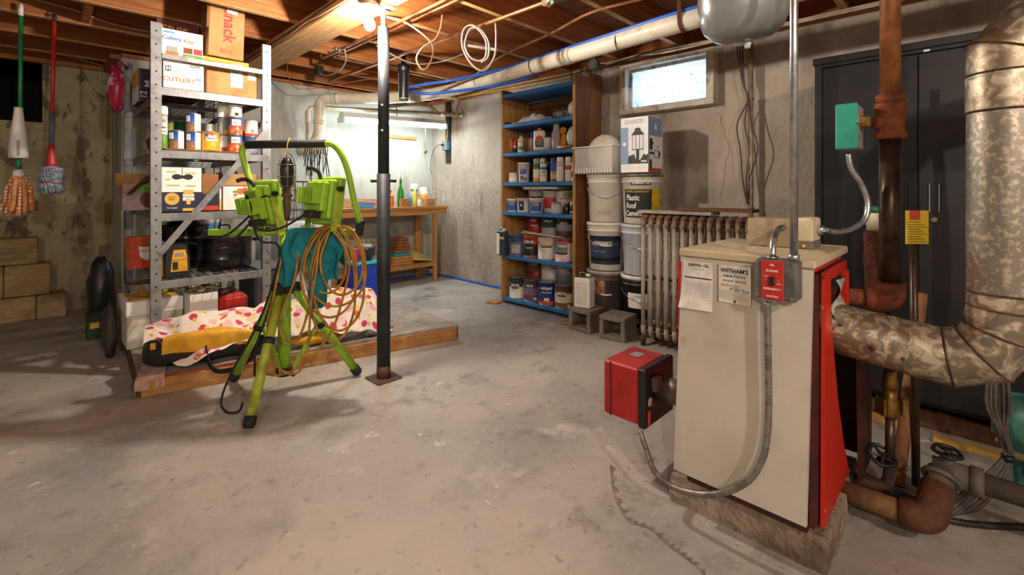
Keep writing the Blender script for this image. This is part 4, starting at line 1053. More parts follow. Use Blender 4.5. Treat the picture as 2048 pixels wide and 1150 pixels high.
# ================================================================ pipes and cables under the joists
dr = thing('drain_pipe', 'fat white plastic drain pipe slung under the joists', 'pipe', (2.53, 2.0, 1.91))
path = smooth_path([(2.50, -.6, 2.0), (2.505, 1.07, 1.985), (2.538, 1.70, 1.975), (2.583, 2.68, 1.96), (2.615, 3.35, 1.955), (2.52, 3.86, 1.955), (2.20, 4.33, 1.955), (2.03, 4.51, 1.955)], 10)
MB().tube(path, .054, 22).part('main_run', m_pvc, dr, True)
MB().tube(bend_path([(2.06, 4.48, 1.955), (1.955, 4.59, 1.955), (1.945, 4.60, 1.60), (1.90, 4.64, 1.48)], .12, 8), .0535, 20).part('down_bend', m_pvc, dr, True)
MB().tube([(1.99, 4.56, 1.47), (1.80, 4.74, 1.44)], .058, 18).part('wye_branch', m_pvc, dr, True)
MB().tube([(1.993, 4.557, 1.47), (2.0, 4.55, 1.47)], .047, 16).part('clean_out_plug', m_pvc2, dr, True)
for (a, b_) in (((2.556, 3.74, 1.955), (2.50, 3.89, 1.955)), ((1.948, 4.597, 1.70), (1.95, 4.596, 1.74)), ((2.55, 1.98, 1.972), (2.548, 1.93, 1.972)), ((2.09, 4.45, 1.955), (2.06, 4.48, 1.955))):
    MB().tube([a, b_], .059, 20).part('coupling', m_pvc, dr, True)
for y, x, m in ((2.30, 2.565, m_black), (2.95, 2.598, m_black), (1.55, 2.53, m_black)):
    MB().tube([(x + .058 * math.cos(k * math.pi / 8), y, 1.968 + .058 * math.sin(k * math.pi / 8)) for k in range(16)], .0035, 5, closed=True).part('cable_tie', m, dr, True)
b = MB()
for k in range(13):
    a = math.pi + math.pi * k / 12
    b.bar((2.505 + .058 * math.cos(a), 1.13, 1.985 + .058 * math.sin(a)), (2.505 + .058 * math.cos(a + .27), 1.13, 1.985 + .058 * math.sin(a + .27)), .022, .003, up=(-math.cos(a), 0, -math.sin(a)))
b.bar((2.446, 1.13, 1.985), (2.446, 1.13, 2.149), .022, .003, up=(1, 0, 0)); b.part('hanger_strap', M('strap_rust', '#6b3d28', '#54301f', sc=20, rough=.8, metal=.3), dr, True)
m_pex = M('blue_tube', '#2b62c2', rough=.35, var=.05)
b = MB()
b.tube(smooth_path([(2.09, 3.24, 1.88), (2.25, 3.22, 1.93), (2.45, 3.05, 1.975), (2.535, 2.5, 1.998), (2.505, 1.7, 2.02), (2.47, 1.0, 2.032), (2.465, -.6, 2.05)], 8), .0125, 8)
b.thing('blue_water_tube', m_pex, 'blue plastic water tube running on top of the white drain pipe', 'tube')
b = MB().tube(smooth_path([(2.09, 3.28, 1.86), (2.30, 3.30, 1.87), (2.48, 3.05, 1.885), (2.58, 2.6, 1.888), (2.63, 2.3, 1.93)], 8), .0125, 8)
b.thing('blue_water_tube', m_pex, 'blue plastic water tube sagging below the white drain pipe', 'tube')
fil = thing('water_filter', 'black ribbed water filter cartridge hanging under the joists', 'filter', (2.05, 3.24, 1.765))
MB().lathe([(.030, 0), (.035, .004), (.037, .03), (.039, .22), (.046, .225), (.047, .285), (.044, .29), (.02, .295), (.015, .384)], 22).part('housing', m_blacks, fil)
b = MB()
for k in range(12):
    a = k * math.pi / 6; b.box(-.003, .003, .036, .041, .03, .22, 0, Matrix.Rotation(a, 4, 'Z'))
b.part('ribs', m_blacks, fil)
MB().lathe([(.0375, .004), (.0385, .022), (.0375, .024)], 22).part('chrome_base', m_steeld, fil)
sp = thing('waste_pipe', 'thin cream waste pipe with a riser in front of the back wall', 'pipe', (2.6, 4.5, 1.5))
MB().tube(bend_path([(1.895, 4.75, 1.49), (1.895, 4.75, 1.885), (3.40, 4.14, 1.91)], .06, 7), .021, 14).part('main_run', m_pvc2, sp, True)
MB().tube(bend_path([(3.33, 4.165, 1.91), (3.33, 4.165, 2.09), (2.98, 4.35, 2.105)], .04, 6), .021, 14).part('riser', m_pvc2, sp, True)
MB().tube(smooth_path([(2.55, 4.40, 1.93), (2.80, 4.32, 1.975), (2.98, 4.27, 1.985), (3.06, 4.26, 1.955), (3.12, 4.252, 1.912)], 6), .021, 12).part('branch', m_pvc2, sp, True)
for a, b_ in (((1.895, 4.75, 1.50), (1.895, 4.75, 1.54)), ((2.04, 4.691, 1.8875), (2.09, 4.671, 1.888)), ((3.37, 4.152, 1.91), (3.415, 4.134, 1.91)), ((3.16, 4.237, 1.906), (3.22, 4.213, 1.907)), ((1.895, 4.75, 1.80), (1.895, 4.75, 1.84))):
    MB().tube([a, b_], .027, 14).part('fitting', m_pvc2, sp, True)
def run(name, label, cat, pts, r, m, n=8, k=6, sm=True, group=None):
    return MB().tube(smooth_path(pts, k) if sm else pts, r, n).thing(name, m, label, cat, group)
CP = 'copper water pipes under the joists'
run('copper_pipe', 'bright copper pipe beside the girder ending at a small valve', 'pipe', bend_path([(1.585, 1.15, 2.112), (1.585, 3.70, 2.105), (1.585, 3.72, 2.148)], .03), .0105, m_copper, 10, sm=False, group=CP)
run('copper_pipe', 'copper pipe that turns across the joists toward the right wall', 'pipe', bend_path([(1.665, 1.15, 2.132), (1.665, 3.68, 2.132), (3.2, 3.69, 2.132)], .03), .0105, m_copper, 10, sm=False, group=CP)
run('copper_pipe', 'long copper pipe with the grey cable loops hanging from it', 'pipe', [(2.03, -.4, 2.112), (1.99, 2.0, 2.106), (1.965, 4.42, 2.105)], .0125, m_copper, 10, sm=False, group=CP)
v = thing('gate_valve', 'green corroded brass gate valve on the long copper pipe', 'valve', (2.0, 1.62, 2.04))
m_verd = M('verdigris', '#6f7f6c', '#8a6a45', sc=20, rough=.6, metal=.4, var=.2)
MB().tube([(0, -.10, .068), (0, -.05, .068), (0, -.05, .068), (0, .05, .068), (0, .10, .068)], [.019, .019, .027, .027, .019], 12).part('body', m_verd, v)
MB().cyl((-.0, 0, .055), (-.045, 0, .03), .012, n=10).part('bonnet', m_verd, v); MB().tube([(-.05 + .012 * math.cos(k * .7), .026 * math.sin(k * .7), .025 + .022 * math.cos(k * .7)) for k in range(9)], .005, 6, closed=True).part('handwheel', m_rustd, v)
sv = thing('stop_valve', 'small chrome stop valve at the end of the copper pipe by the girder', 'valve', (1.585, 3.40, 2.08))
MB().tube([(0, -.03, .026), (0, .03, .026)], .016, 10).part('body', m_chrome, sv); MB().cyl((0, 0, .026), (-.03, 0, .032), .007, n=8).part('stem', m_chrome, sv); MB().cbox((-.034, 0, .033), (.008, .045, .014), .003).part('handle', m_chrome, sv)
m_cabw = M('cable_white', '#c9bfa8', '#a99f8a', sc=9, rough=.5, var=.05); m_cabg = M('cable_grey', '#9b9691', '#85807b', sc=9, rough=.5, var=.05); m_cabb = M('cable_brown', '#8e5a30', '#74461f', sc=9, rough=.55)
run('electric_cable', 'brown cable stapled diagonally below the joists beside the drain pipe', 'cable', [(3.0, 3.6, 2.138), (2.91, 3.40, 2.135), (2.63, 2.73, 2.132), (2.48, 2.07, 2.132), (2.36, 1.65, 2.132), (2.40, 1.30, 2.135), (2.42, .8, 2.14)], .009, m_cabb)
run('electric_cable', 'beige cable hanging in a single teardrop loop below the copper pipes', 'cable', [(1.50, 2.62, 2.14), (1.60, 2.52, 2.10), (1.70, 2.42, 2.0), (1.725, 2.39, 1.92), (1.70, 2.41, 1.82), (1.672, 2.44, 1.805), (1.648, 2.46, 1.87), (1.675, 2.43, 1.94), (1.73, 2.38, 1.99), (1.757, 2.36, 2.06), (1.762, 2.345, 2.145)], .006, M('cable_beige', '#b59a78', rough=.5))
run('electric_cable', 'grey cable coiled in hanging loops below the copper pipes', 'cable', [(2.005, 2.12, 2.10), (2.0, 2.11, 2.0), (1.99, 2.115, 1.88), (1.945, 2.16, 1.795), (1.89, 2.21, 1.83), (1.85, 2.255, 1.94), (1.855, 2.25, 2.05), (1.90, 2.205, 2.075), (1.95, 2.155, 1.99), (1.952, 2.152, 1.89), (1.925, 2.18, 1.855), (1.88, 2.22, 1.88), (1.86, 2.245, 1.96), (1.885, 2.22, 2.055), (1.93, 2.175, 2.05), (1.965, 2.14, 1.97), (1.962, 2.143, 1.88), (1.93, 2.17, 1.845)], .0065, m_cabg)
run('thin_pipe', 'thin grey supply line with a brass coupling in front of the water filter', 'pipe', [(1.70, 3.05, 2.09), (1.95, 2.98, 2.0), (2.15, 2.88, 2.03), (2.24, 2.72, 2.075)], .006, m_steeld)
run('thin_pipe', 'white hose tail with brass nuts under the joists beside the grey loops', 'pipe', [(2.10, 2.50, 2.06), (2.16, 2.42, 2.04), (2.22, 2.33, 2.02)], .011, m_white)
run('bell_wire', 'reddish thin wire drooping across the joists above the back wall', 'wire', [(1.44, 4.0, 2.12), (1.50, 4.2, 2.07), (1.66, 4.45, 1.995), (1.86, 4.42, 2.02), (2.05, 4.22, 2.07), (2.2, 4.0, 2.10)], .004, M('wire_red', '#a8583a', rough=.5))
run('electric_cable', 'grey wire looping down from the stop valve to a black box', 'wire', [(1.585, 3.30, 2.09), (1.64, 3.4, 2.03), (1.68, 3.62, 2.0), (1.70, 3.9, 2.02), (1.72, 4.08, 2.09)], .005, m_cabg)
t = thing('junction_box', 'small black junction box on the joists above the back wall', 'box', (1.74, 4.12, 2.07)); MB().box(-.03, .03, -.03, .03, 0, .078, .004).part('body', m_black, t)
CG = 'cables along the right wall sill'
run('electric_cable', 'white cable clipped along the rim board above the wooden shelf', 'cable', [(3.41, 4.3, 2.11), (3.41, 3.6, 2.135), (3.41, 3.0, 2.125), (3.41, 2.6, 2.12), (3.40, 2.42, 2.13)], .007, m_cabw, group=CG)
run('electric_cable', 'yellow cable along the rim board behind the wooden shelf', 'cable', [(3.35, 4.15, 2.105), (3.39, 3.5, 2.10), (3.40, 3.0, 2.095), (3.405, 2.6, 2.09), (3.41, 2.44, 2.10)], .007, M('cable_yellow', '#c9a52c', rough=.5), group=CG)
run('electric_cable', 'white cable from the octagonal box toward the window head', 'cable', [(3.40, 2.27, 2.14), (3.40, 2.1, 2.135), (3.39, 1.9, 2.14), (3.40, 1.6, 2.138), (3.405, 1.35, 2.13), (3.41, 1.1, 2.135), (3.41, .6, 2.138), (3.41, .1, 2.135), (3.41, -.8, 2.138)], .0075, m_cabw, group=CG)
run('electric_cable', 'second white cable sagging above the window head', 'cable', [(3.385, 2.2, 2.12), (3.38, 1.95, 2.135), (3.385, 1.7, 2.112), (3.388, 1.4, 2.112), (3.39, 1.0, 2.118), (3.39, .3, 2.117), (3.39, -.8, 2.12)], .0075, m_cabw, group=CG)
run('electric_cable', 'black cable drooping from the octagonal box to the window head', 'cable', [(3.37, 2.28, 2.13), (3.365, 2.2, 2.10), (3.365, 2.05, 2.10), (3.37, 1.9, 2.13), (3.37, 1.75, 2.14), (3.372, 1.5, 2.138)], .006, m_blackr, group=CG)
run('electric_cable', 'dark cable loop hanging between the drain pipe and the wooden shelf', 'cable', [(3.36, 2.56, 2.14), (3.34, 2.54, 2.04), (3.33, 2.50, 2.0), (3.34, 2.46, 2.05), (3.37, 2.44, 2.14)], .005, m_blackr, group=CG)
t = thing('junction_box', 'grey octagonal junction box on the sill beside the wooden shelf', 'box', (3.385, 2.335, 2.095), R(-90))
MB().prism([(.05 * math.cos(R(22.5 + 45 * k)), .05 * math.sin(R(22.5 + 45 * k))) for k in range(8)], .035, Matrix.Translation((0, .018, .048)) @ Matrix.Rotation(R(90), 4, 'X')).part('body', m_steeld, t)
MB().cyl((0, 0, -.012), (0, 0, .004), .008, n=8).part('clamp', m_chrome, t); MB().cyl((0, 0, .095), (0, 0, .11), .006, n=8).part('wire_nut', m_yellow, t)
run('electric_cable', 'white cable stapled along the first joist above the mops', 'cable', [(-1.6, 4.185, 2.29), (-.4, 4.19, 2.26), (.1, 4.19, 2.24), (.35, 4.19, 2.19), (.75, 4.19, 2.185), (1.1, 4.19, 2.19)], .006, m_cabw)
run('electric_cable', 'white cable stapled along the rim board above the peeling wall', 'cable', [(-1.0, 5.545, 2.21), (.0, 5.548, 2.23), (.15, 5.548, 2.22), (.30, 5.548, 2.185), (.44, 5.548, 2.16)], .006, m_cabw)
run('electric_cable', 'dark wire stapled along the left face of the girder', 'cable', [(1.172, .5, 2.12), (1.174, 2.4, 2.13), (1.172, 3.0, 2.115), (1.174, 3.5, 2.11), (1.172, 4.3, 2.10)], .005, M('cable_dk', '#6b5346', rough=.6))
run('electric_cable', 'wire wandering along the lower edge of the girder', 'cable', [(1.172, 1.2, 2.088), (1.172, 2.6, 2.09), (1.168, 2.95, 2.10), (1.172, 3.3, 2.085), (1.17, 3.7, 2.09), (1.174, 4.4, 2.09)], .005, M('cable_tan', '#9a7c62', rough=.6))

# ================================================================ fluorescent strip over the bench
FL = Vector((2.70, 4.40, 1.79))
fx = thing('strip_light', 'white fluorescent strip light hung on chains above the workbench', 'lamp', FL, R(0), ry=R(-2.4))
m_enw = M('white_enamel', '#d9dcd8', rough=.35, var=.03)
b = MB().prism([(-.062, 0), (.062, 0), (.03, .05), (-.03, .05)], 1.25, Matrix.Translation((-.625, 0, -.0)) @ Matrix.Rotation(R(90), 4, 'Z') @ Matrix.Rotation(R(90), 4, 'X'))
b.part('reflector', m_enw, fx)
for s in (-1, 1): MB().box(s * .625 - .012, s * .625 + .012, -.062, .062, -.052, .004, .003).part('end_cap', m_enw, fx)
m_tube = emit('tube_glow', TUBE_COL, TUBE_E)
for s in (-1, 1): MB().tube([(-.60, s * .032, -.028), (.60, s * .032, -.028)], .0135, 12).part('fluorescent_tube', m_tube, fx)
for x in (-.48, .42):
    b = MB(); n = 15
    for k in range(n):
        z = .05 + k * (.292 - .016 * (x > 0)) / n; a = k % 2
        b.tube([((.008 * math.cos(q) if a else 0), (0 if a else .008 * math.cos(q)), z + .014 + .015 * math.sin(q)) for q in [j * math.pi / 4 for j in range(8)]], .0022, 4, closed=True)
    b.part('hanging_chain', m_chrome, fx)['kind'] = 'stuff'
pc_ = thing('pull_cord', 'white pull cord with a brown wooden knob hanging from the strip light', 'cord', (3.02, 4.33, 1.46))
MB().cyl((0, 0, .03), (0, 0, .40), .003, n=6).part('cord', m_white, pc_); MB().blob((0, 0, .018), (.018, .018, .024), 10, 8).part('knob', M('knob_tan', '#8a6228', rough=.5), pc_)
# outlet on a black batten
t = thing('outlet_board', 'black batten with a blue outlet box on the right wall by the corner', 'outlet', (3.487, 4.52, 1.38), R(-90))
MB().box(-.04, .04, -.012, .012, 0, .735, .002).part('batten', m_black, t); MB().box(-.052, -.0405, -.012, .012, 0, .735).part('pine_edge', m_pine, t)
MB().box(-.045, .045, -.062, -.0125, .15, .262, .004).part('box', M('box_blue', '#3f6f8e', rough=.45), t); MB().box(-.04, .04, -.066, -.0625, .155, .257, .002).part('face_plate', m_steeld, t)
MB().cbox((-.01, -.085, .215), (.025, .035, .025), .005).part('plug', m_black, t)
MB().tube(smooth_path([(-.01, -.10, .212), (-.06, -.13, .20), (-.14, -.14, .10), (-.20, -.12, -.06), (-.21, -.10, -.14)], 6), .0035, 6).part('flex_cord', m_blackr, t)
MB().tube(smooth_path([(.0, -.03, .262), (.02, -.03, .38), (-.01, -.03, .50), (-.02, -.025, .60)], 6), .005, 6).part('yellow_cable', M('cable_yellow', ''), t)
b = MB().box(2.85, 3.25, 4.845, 4.869, 1.66, 1.70, .002); b.thing('wall_batten', m_pineh, 'short pine batten on the back wall under the strip light', 'batten')
run('floor_hose', 'blue hose lying along the foot of the right wall', 'hose', [(1.9, 4.82, .013), (2.9, 4.81, .013), (3.33, 4.76, .013), (3.43, 4.6, .013), (3.44, 4.2, .013), (3.43, 3.7, .013), (3.44, 3.2, .013)], .013, m_pex)

# ================================================================ workbench
bench = thing('workbench', 'pine workbench with a low shelf against the back wall', 'workbench', (2.62, 4.61, 0))
MB().box(1.93, 3.37, 4.37, 4.85, .832, .865, .003).part('bench_top', m_pineh, bench, True)
MB().box(1.95, 3.36, 4.385, 4.42, .77, .832, .003).part('front_apron', m_pineh, bench, True)
MB().box(3.2, 3.24, 4.42, 4.80, .76, .832, .003).part('side_apron', m_brownwood, bench, True)
for (x, y, w_) in ((3.215, 4.425, .04), (3.235, 4.79, .09), (2.00, 4.425, .08), (2.16, 4.79, .05)):
    MB().box(x - w_ / 2, x + w_ / 2, y - .022, y + .022, 0, .832, .003).part('leg', m_pine, bench, True)
MB().box(1.97, 3.24, 4.45, 4.80, .195, .215, .002).part('lower_shelf', m_pineh, bench, True)
MB().box(1.97, 3.24, 4.41, 4.448, .175, .215, .002).part('shelf_edge', m_pineh, bench, True)
MB().box(3.20, 3.24, 4.449, 4.77, .13, .19, .002).part('shelf_bearer', m_darkwood, bench, True)
zb = .866
def bottle(name, label, x, y, z, prof, m, cap=None, n=16, cat='bottle', lab=None):
    t = thing(name, label, cat, (x, y, z)); MB().lathe(prof, n).part('body', m, t)
    if cap: MB().lathe(cap[0], n).part('cap', cap[1], t)
    if lab: MB().lathe([(lab[0], lab[1]), (lab[0], lab[2])], n, ).part('printed_label', lab[3], t)
    return t
m_gbot = M('green_glass', '#1d7a2a', rough=.08, var=.05, coat=.5)
bottle('wine_bottle', 'green glass bottle with a pourer on the workbench', 2.79, 4.47, zb + .0, [(.036, 0), (.038, .01), (.038, .15), (.03, .185), (.015, .22), (.014, .285), (.016, .29), (.016, .30), (.0001, .30)], m_gbot, ([(.008, .30), (.008, .32), (.005, .345), (.0001, .346)], m_chrome))
t = carton('small_crate', 'small pine box in front of the green bottle', 'box', (2.80, 4.405, zb), (.11, .05, .09), m_pineh)
bottle('juice_bottle', 'orange cleaner bottle with a white cap on the workbench', 2.655, 4.47, zb, [(.042, 0), (.044, .01), (.044, .11), (.036, .14), (.018, .155), (.018, .165), (.0001, .165)], M('orange_liquid', '#e0701c', rough=.2), ([(.02, .165), (.02, .185), (.0001, .186)], m_redp), lab=(.0447, .12, .135, m_whitep))
bottle('paper_roll', 'tall white canister on the workbench', 3.0, 4.52, zb, [(.045, 0), (.045, .25), (.042, .255), (.0001, .255)], m_white, cat='canister', lab=(.0456, .17, .2, m_grey))
bottle('pill_bottle', 'white bottle with an amber side label on the workbench', 3.115, 4.51, zb, [(.05, 0), (.052, .01), (.052, .17), (.045, .18), (.042, .19), (.042, .215), (.0001, .216)], m_white, lab=(.0528, .04, .14, M('amber', '#d98a2a', rough=.4)))
bottle('paint_bottle', 'small blue craft paint bottle on the workbench', 2.86, 4.40, zb, [(.022, 0), (.023, .01), (.023, .10), (.012, .115), (.012, .13), (.0001, .131)], M('craft_blue', '#3a8fc4', rough=.4))
bottle('paint_bottle', 'small yellow craft paint bottle on the workbench', 2.94, 4.42, zb, [(.02, 0), (.021, .01), (.021, .10), (.011, .12), (.011, .19), (.0001, .191)], M('craft_yellow', '#d9c41f', rough=.4))
bottle('paint_jar', 'squat yellow and white jar on the workbench', 2.99, 4.40, zb, [(.026, 0), (.028, .01), (.028, .07), (.024, .08), (.0001, .081)], m_whitep, ([(.025, .081), (.025, .098), (.0001, .099)], m_gold), cat='jar')
b = MB(); b.cbox((3.13, 4.42, zb + .045), (.12, .07, .09), .004); b.thing('card_box', m_card, 'small brown box at the right end of the workbench', 'box')
def bagf2(cx, cy, z, w, d, h, s):
    return lambda u, v: (cx + (u - .5) * w, cy + (v - .5) * d, z + max(0.0, h * math.sin(math.pi * u) ** .6 * math.sin(math.pi * v) ** .6 * (.75 + .35 * math.sin(u * 13 + s) * math.sin(v * 11 + s))))
MB().grid(bagf2(3.20, 4.50, zb + .10, .22, .16, .08, 1), 18, 14).thing('plastic_bag', m_glassc, 'clear plastic bag over the right end of the workbench', 'bag') if False else None
MB().grid(bagf2(3.06, 4.39 + .03, zb, .12, .04, .09, 2), 14, 8).thing('white_rag', m_whitep, 'crumpled white rag at the front of the workbench', 'cloth') if False else None
t = thing('wire_rack', 'chrome wire rack standing at the right end of the workbench', 'rack', (3.29, 4.50, zb))
for y in (-.09, .0, .09): MB().tube(bend_path([(-.07, y, .002), (-.07, y, .17), (.07, y, .17), (.07, y, .002)], .02), .0025, 6).part('wire_hoop', m_chrome, t)
for x, z in ((-.07, .17), (.07, .17), (-.07, .08), (.07, .08), (0, .17)): MB().tube([(x, -.09, z), (x, .09, z)], .0022, 6).part('wire_bar', m_chrome, t)
t = thing('hand_drill', 'black and red power tool lying on the workbench', 'tool', (2.36, 4.50, zb), R(10)); MB().cbox((0, 0, .032), (.26, .06, .05), .015).part('body', m_black, t); MB().cbox((.09, 0, .032), (.09, .064, .054), .014).part('red_grip', m_redp, t); MB().cbox((-.04, 0, .066), (.10, .03, .02), .008).part('trigger_guard', m_orange, t)
t = thing('storage_box', 'clear blue lidded box of screws on the workbench', 'box', (2.33, 4.41, zb), R(3)); MB().box(-.09, .09, -.03, .03, 0, .05, .006).part('body', m_skyb, t); MB().box(-.092, .092, -.032, .032, .05, .058, .003).part('lid', M('lid_blue', '#3b66c9', rough=.4), t)
t = thing('red_toolbox', 'red and white box at the left end of the workbench', 'box', (2.02, 4.60, zb)); MB().box(-.07, .12, -.08, .08, 0, .12, .006).part('body', m_whitep, t); MB().box(-.07, .12, -.08, .08, .12, .155, .006).part('lid', m_orange, t)
for k in range(4): MB().bar((2.10 + .02 * k, 4.70 + .03 * k, zb + .012 + .024 * k), (2.62 + .03 * k, 4.66 + .03 * k, zb + .012 + .02 * k), .022, .018, .002).thing('timber_offcut', m_pineh, ('front', 'second', 'third', 'rearmost')[k] + ' slim pine offcut leaning at the back of the workbench', 'timber', 'pine offcuts on the workbench')
MB().box(2.42, 2.62, 4.385, 4.44, zb, zb + .012).thing('paper_pad', m_skyb, 'pale blue pad lying at the front of the workbench', 'paper')
# lower shelf
zs = .2155
rz_ = random.Random(3)
for k in range(9):
    z = zs + k * .034
    if k == 3: z = zs + 3 * .034
    MB().cbox((2.83 + rz_.uniform(-.015, .015), 4.58, z + .0165), (.24 - .015 * k + .04 * (k < 3), .20, .031), .003, (0, 0, rz_.uniform(-.1, .1))).thing('wood_board', (M('teal_board', '#2e8b93', rough=.5) if k == 3 else m_pineh if k < 3 else m_brownwood),
        ('bottom', 'second', 'third', 'teal fourth', 'fifth', 'sixth', 'seventh', 'eighth', 'topmost')[k] + ' board, counted upward, of the stack on the workbench lower shelf', 'board', 'short boards stacked under the workbench')
def corr(u, v): return (2.965 + .24 * u + .01 * v, 4.47 + .28 * v - .0, zs + .012 + .12 * (v) * (1 - .45 * u) + .006 * math.sin(v * 60) + .03 * (1 - u))
b = MB().grid(corr, 4, 40); o = len(b.v)
b.thing('corrugated_sheet', M('straw_board', '#c9b870', '#b5a35c', sc=8, rough=.7), 'pale yellow corrugated sheet slanting on the workbench lower shelf', 'sheet')
t = thing('concrete_block', 'grey concrete block on the workbench lower shelf by the blue tub', 'block', (2.32, 4.60, zs)); MB().box(-.07, .07, -.09, .09, 0, .235, .006).part('body', M('block_grey', '#a59d90', '#857d70', sc=20, rough=.9, bump=.5), t); MB().box(-.045, .02, -.093, -.0905, .05, .21).part('cavity', M('cav', '#5b554c', rough=.9), t)
b = MB()
for k in range(5): b.tube(smooth_path([(2.44 + .02 * k, 4.66, zs + .01), (2.45 + .015 * k, 4.62, .35 + .02 * k), (2.40 + .05 * k, 4.60, .50), (2.36 + .09 * k, 4.62, .53 - .03 * k)], 5), .009, 6)
b.thing('dried_vine', M('vine', '#b5955c', '#957540', sc=20, rough=.9), 'bundle of dried twisted vine on the workbench lower shelf', 'branch')
# blue tub, cup, chest, wire basket
t = thing('storage_tub', 'bright blue plastic tub with an aqua lid in front of the workbench', 'tub', (2.215, 4.24, 0))
b = MB().prism([(-.13, -.095), (.13, -.095), (.13, .095), (-.13, .095)], .33); b.v = [(x * (.86 + .14 * z / .33), y * (.86 + .14 * z / .33), z) for x, y, z in b.v]; b.part('body', M('tub_blue', '#2448c9', rough=.4), t)
MB().box(-.145, .145, -.11, .11, .33, .358, .006).part('lid', M('lid_aqua', '#4fc3cf', rough=.4), t)
t = thing('plastic_cup', 'pink see-through cup standing on the aqua lid', 'cup', (2.10 + .03, 4.20, .3585)); MB().lathe([(.028, 0), (.041, .13), (.0405, .131), (.027, .004), (.0001, .004)], 18).part('body', M('cup_pink', '#d33a86', rough=.25, alpha=.8), t)
t = thing('dark_bowl', 'dark bowl of odds and ends on the aqua lid', 'bowl', (2.265, 4.25, .3585)); MB().lathe([(.05, 0), (.085, .10), (.09, .13), (.085, .13), (.0001, .06)], 18).part('body', M('bowl_dark', '#38303c', rough=.3), t); MB().blob((0, 0, .13), (.07, .06, .03), 12, 6, .2, 4).part('contents', m_grey, t)
t = thing('chest_freezer', 'white lidded chest behind the work light stand', 'chest', (1.66, 4.43, 0)); MB().box(-.23, .23, -.25, .25, 0, .70, .02).part('body', M('chest_white', '#c9cbd2', rough=.4), t); MB().box(-.235, .235, -.255, .255, .705, .775, .015).part('lid', M('chest_lid', '#d6dbe4', rough=.35), t); MB().box(-.06, .06, -.272, -.256, .72, .745, .005).part('handle', m_grey, t)
t = thing('wire_basket', 'black wire basket standing on the white chest', 'basket', (1.655, 4.44, .777), R(4))
for k in range(7):
    x = -.22 + k * .073; MB().tube(bend_path([(x, -.16, .35 - .02 * (k % 2) * 0), (x, -.13, .004), (x, .13, .004), (x, .16, .35)], .02), .003, 6).part('wire_rib', m_black, t)
for zz, e in ((.004, 0), (.09, .008), (.18, .016), (.27, .024), (.35, .03)): MB().tube([(-.24 - e, -.13 - e, zz), (.24 + e, -.13 - e, zz), (.24 + e, .13 + e, zz), (-.24 - e, .13 + e, zz)], .0032, 6, closed=True).part('wire_ring', m_black, t)
for s in (-1, 1):
    for y in (-.07, 0, .07): MB().tube([(s * .24, y, .004), (s * .268, y, .35)], .003, 6).part('wire_rib', m_black, t)
# dark wires draped over the drain branch
t = thing('wire_hank', 'hank of dark wires draped over the clean-out of the drain pipe', 'wires', (1.88, 4.62, 1.25))
qh = random.Random(17)
for k in range(11):
    a = k / 10; e, f_ = qh.uniform(-.025, .025), qh.uniform(-.03, .03); zb_ = qh.uniform(1.08, 1.36)
    MB().tube(smooth_path([(1.795 + .17 * a + e * 2, 4.585 - .15 * a + f_, zb_), (1.80 + .17 * a + e, 4.60 - .15 * a + f_ * .5, (zb_ + 1.44) / 2), (1.815 + .16 * a, 4.615 - .14 * a, 1.45), (1.845 + .15 * a, 4.685 - .14 * a, 1.513), (1.87 + .14 * a, 4.757 - .14 * a, 1.44), (1.87 + .14 * a + f_, 4.77 - .14 * a, 1.2 + e)], 5), .004, 6).part('wire', m_blackr, t, True)

# ================================================================ wooden shelf with blue boards
SB = [.06, .45, .85, 1.12, 1.39, 1.655, 1.935]
sh = thing('wooden_bookcase', 'tall wooden shelf with blue painted boards full of paint tins', 'shelving', (3.20, 2.69, 0), R(-90))
m_sblue = M('shelf_blue', '#2f76b8', '#27639c', sc=9, rough=.5, var=.1)
SX = .41
MB().box(-SX - .02, -SX, -.18, .18, 0, 1.98, .002).part('side_board', m_pine, sh)
MB().box(SX, SX + .022, -.18, .02, 0, 1.99, .002).part('side_board', m_brownwood, sh)
MB().box(SX + .004, SX + .026, .022, .185, 0, 2.03, .002).part('side_board', m_brownwood, sh)
MB().box(SX - .004, SX + .0225, -.184, -.1805, 0, 1.99).part('pale_edge', m_pine, sh)
MB().box(-SX, SX, .18, .19, .02, 1.9).part('back_panel', m_darkwood, sh)
for z in SB: MB().box(-SX, SX - .005, -.178, .178, z - .032, z, .002).part('shelf_board', m_sblue, sh)
def SL(x, y, z): return (3.20 + y, 2.69 - x, z)       # bookcase coordinates to world
SR = R(-90)
# ---- gallon paint tins
m_l = {k: M('paint_' + k, c, rough=.42, var=.05) for k, c in dict(slate='#46546e', slate2='#5f6d86', blk='#1d1c1e', org='#c8451f', cream='#d9d0b4', white='#dcd9d2', red='#a32a28', greyp='#77747a', pinkw='#dcb9c0', grn='#2f4a3c', plum='#5c4058', plum2='#7a6a80', royal='#1f3c8c', brown='#6b4438', cocoa='#574034', teal='#2c5450', crimson='#8f1f24', ash='#a3a4a3', olive='#4b5142').items()}
GP = 'gallon paint tins on the wooden shelf'
def gal(x, y, z, bands, label, texts=(), labels=(), turn=0, bail=True):
    return can('paint_tin', label, 'paint tin', SL(x, y, z), .082, .192, [(h, m_l[k]) for h, k in bands], SR + R(36 + turn), GP, rim=.003, bail=bail, labels=[(a, b_, c, d, m_l.get(m, m) if isinstance(m, str) else m) for a, b_, c, d, m in labels], texts=texts, n=26, earside=35)
zA = SB[1] + .001
gal(-.30, -.085, zA, [(.15, 'slate'), (.5, 'slate2'), (.35, 'slate')], 'slate blue labelled paint tin beside the flat solvent tin', [('BEHR', .034, m_ink, .68, -12)], [(-40, 20, .12, .52, 'ash')])
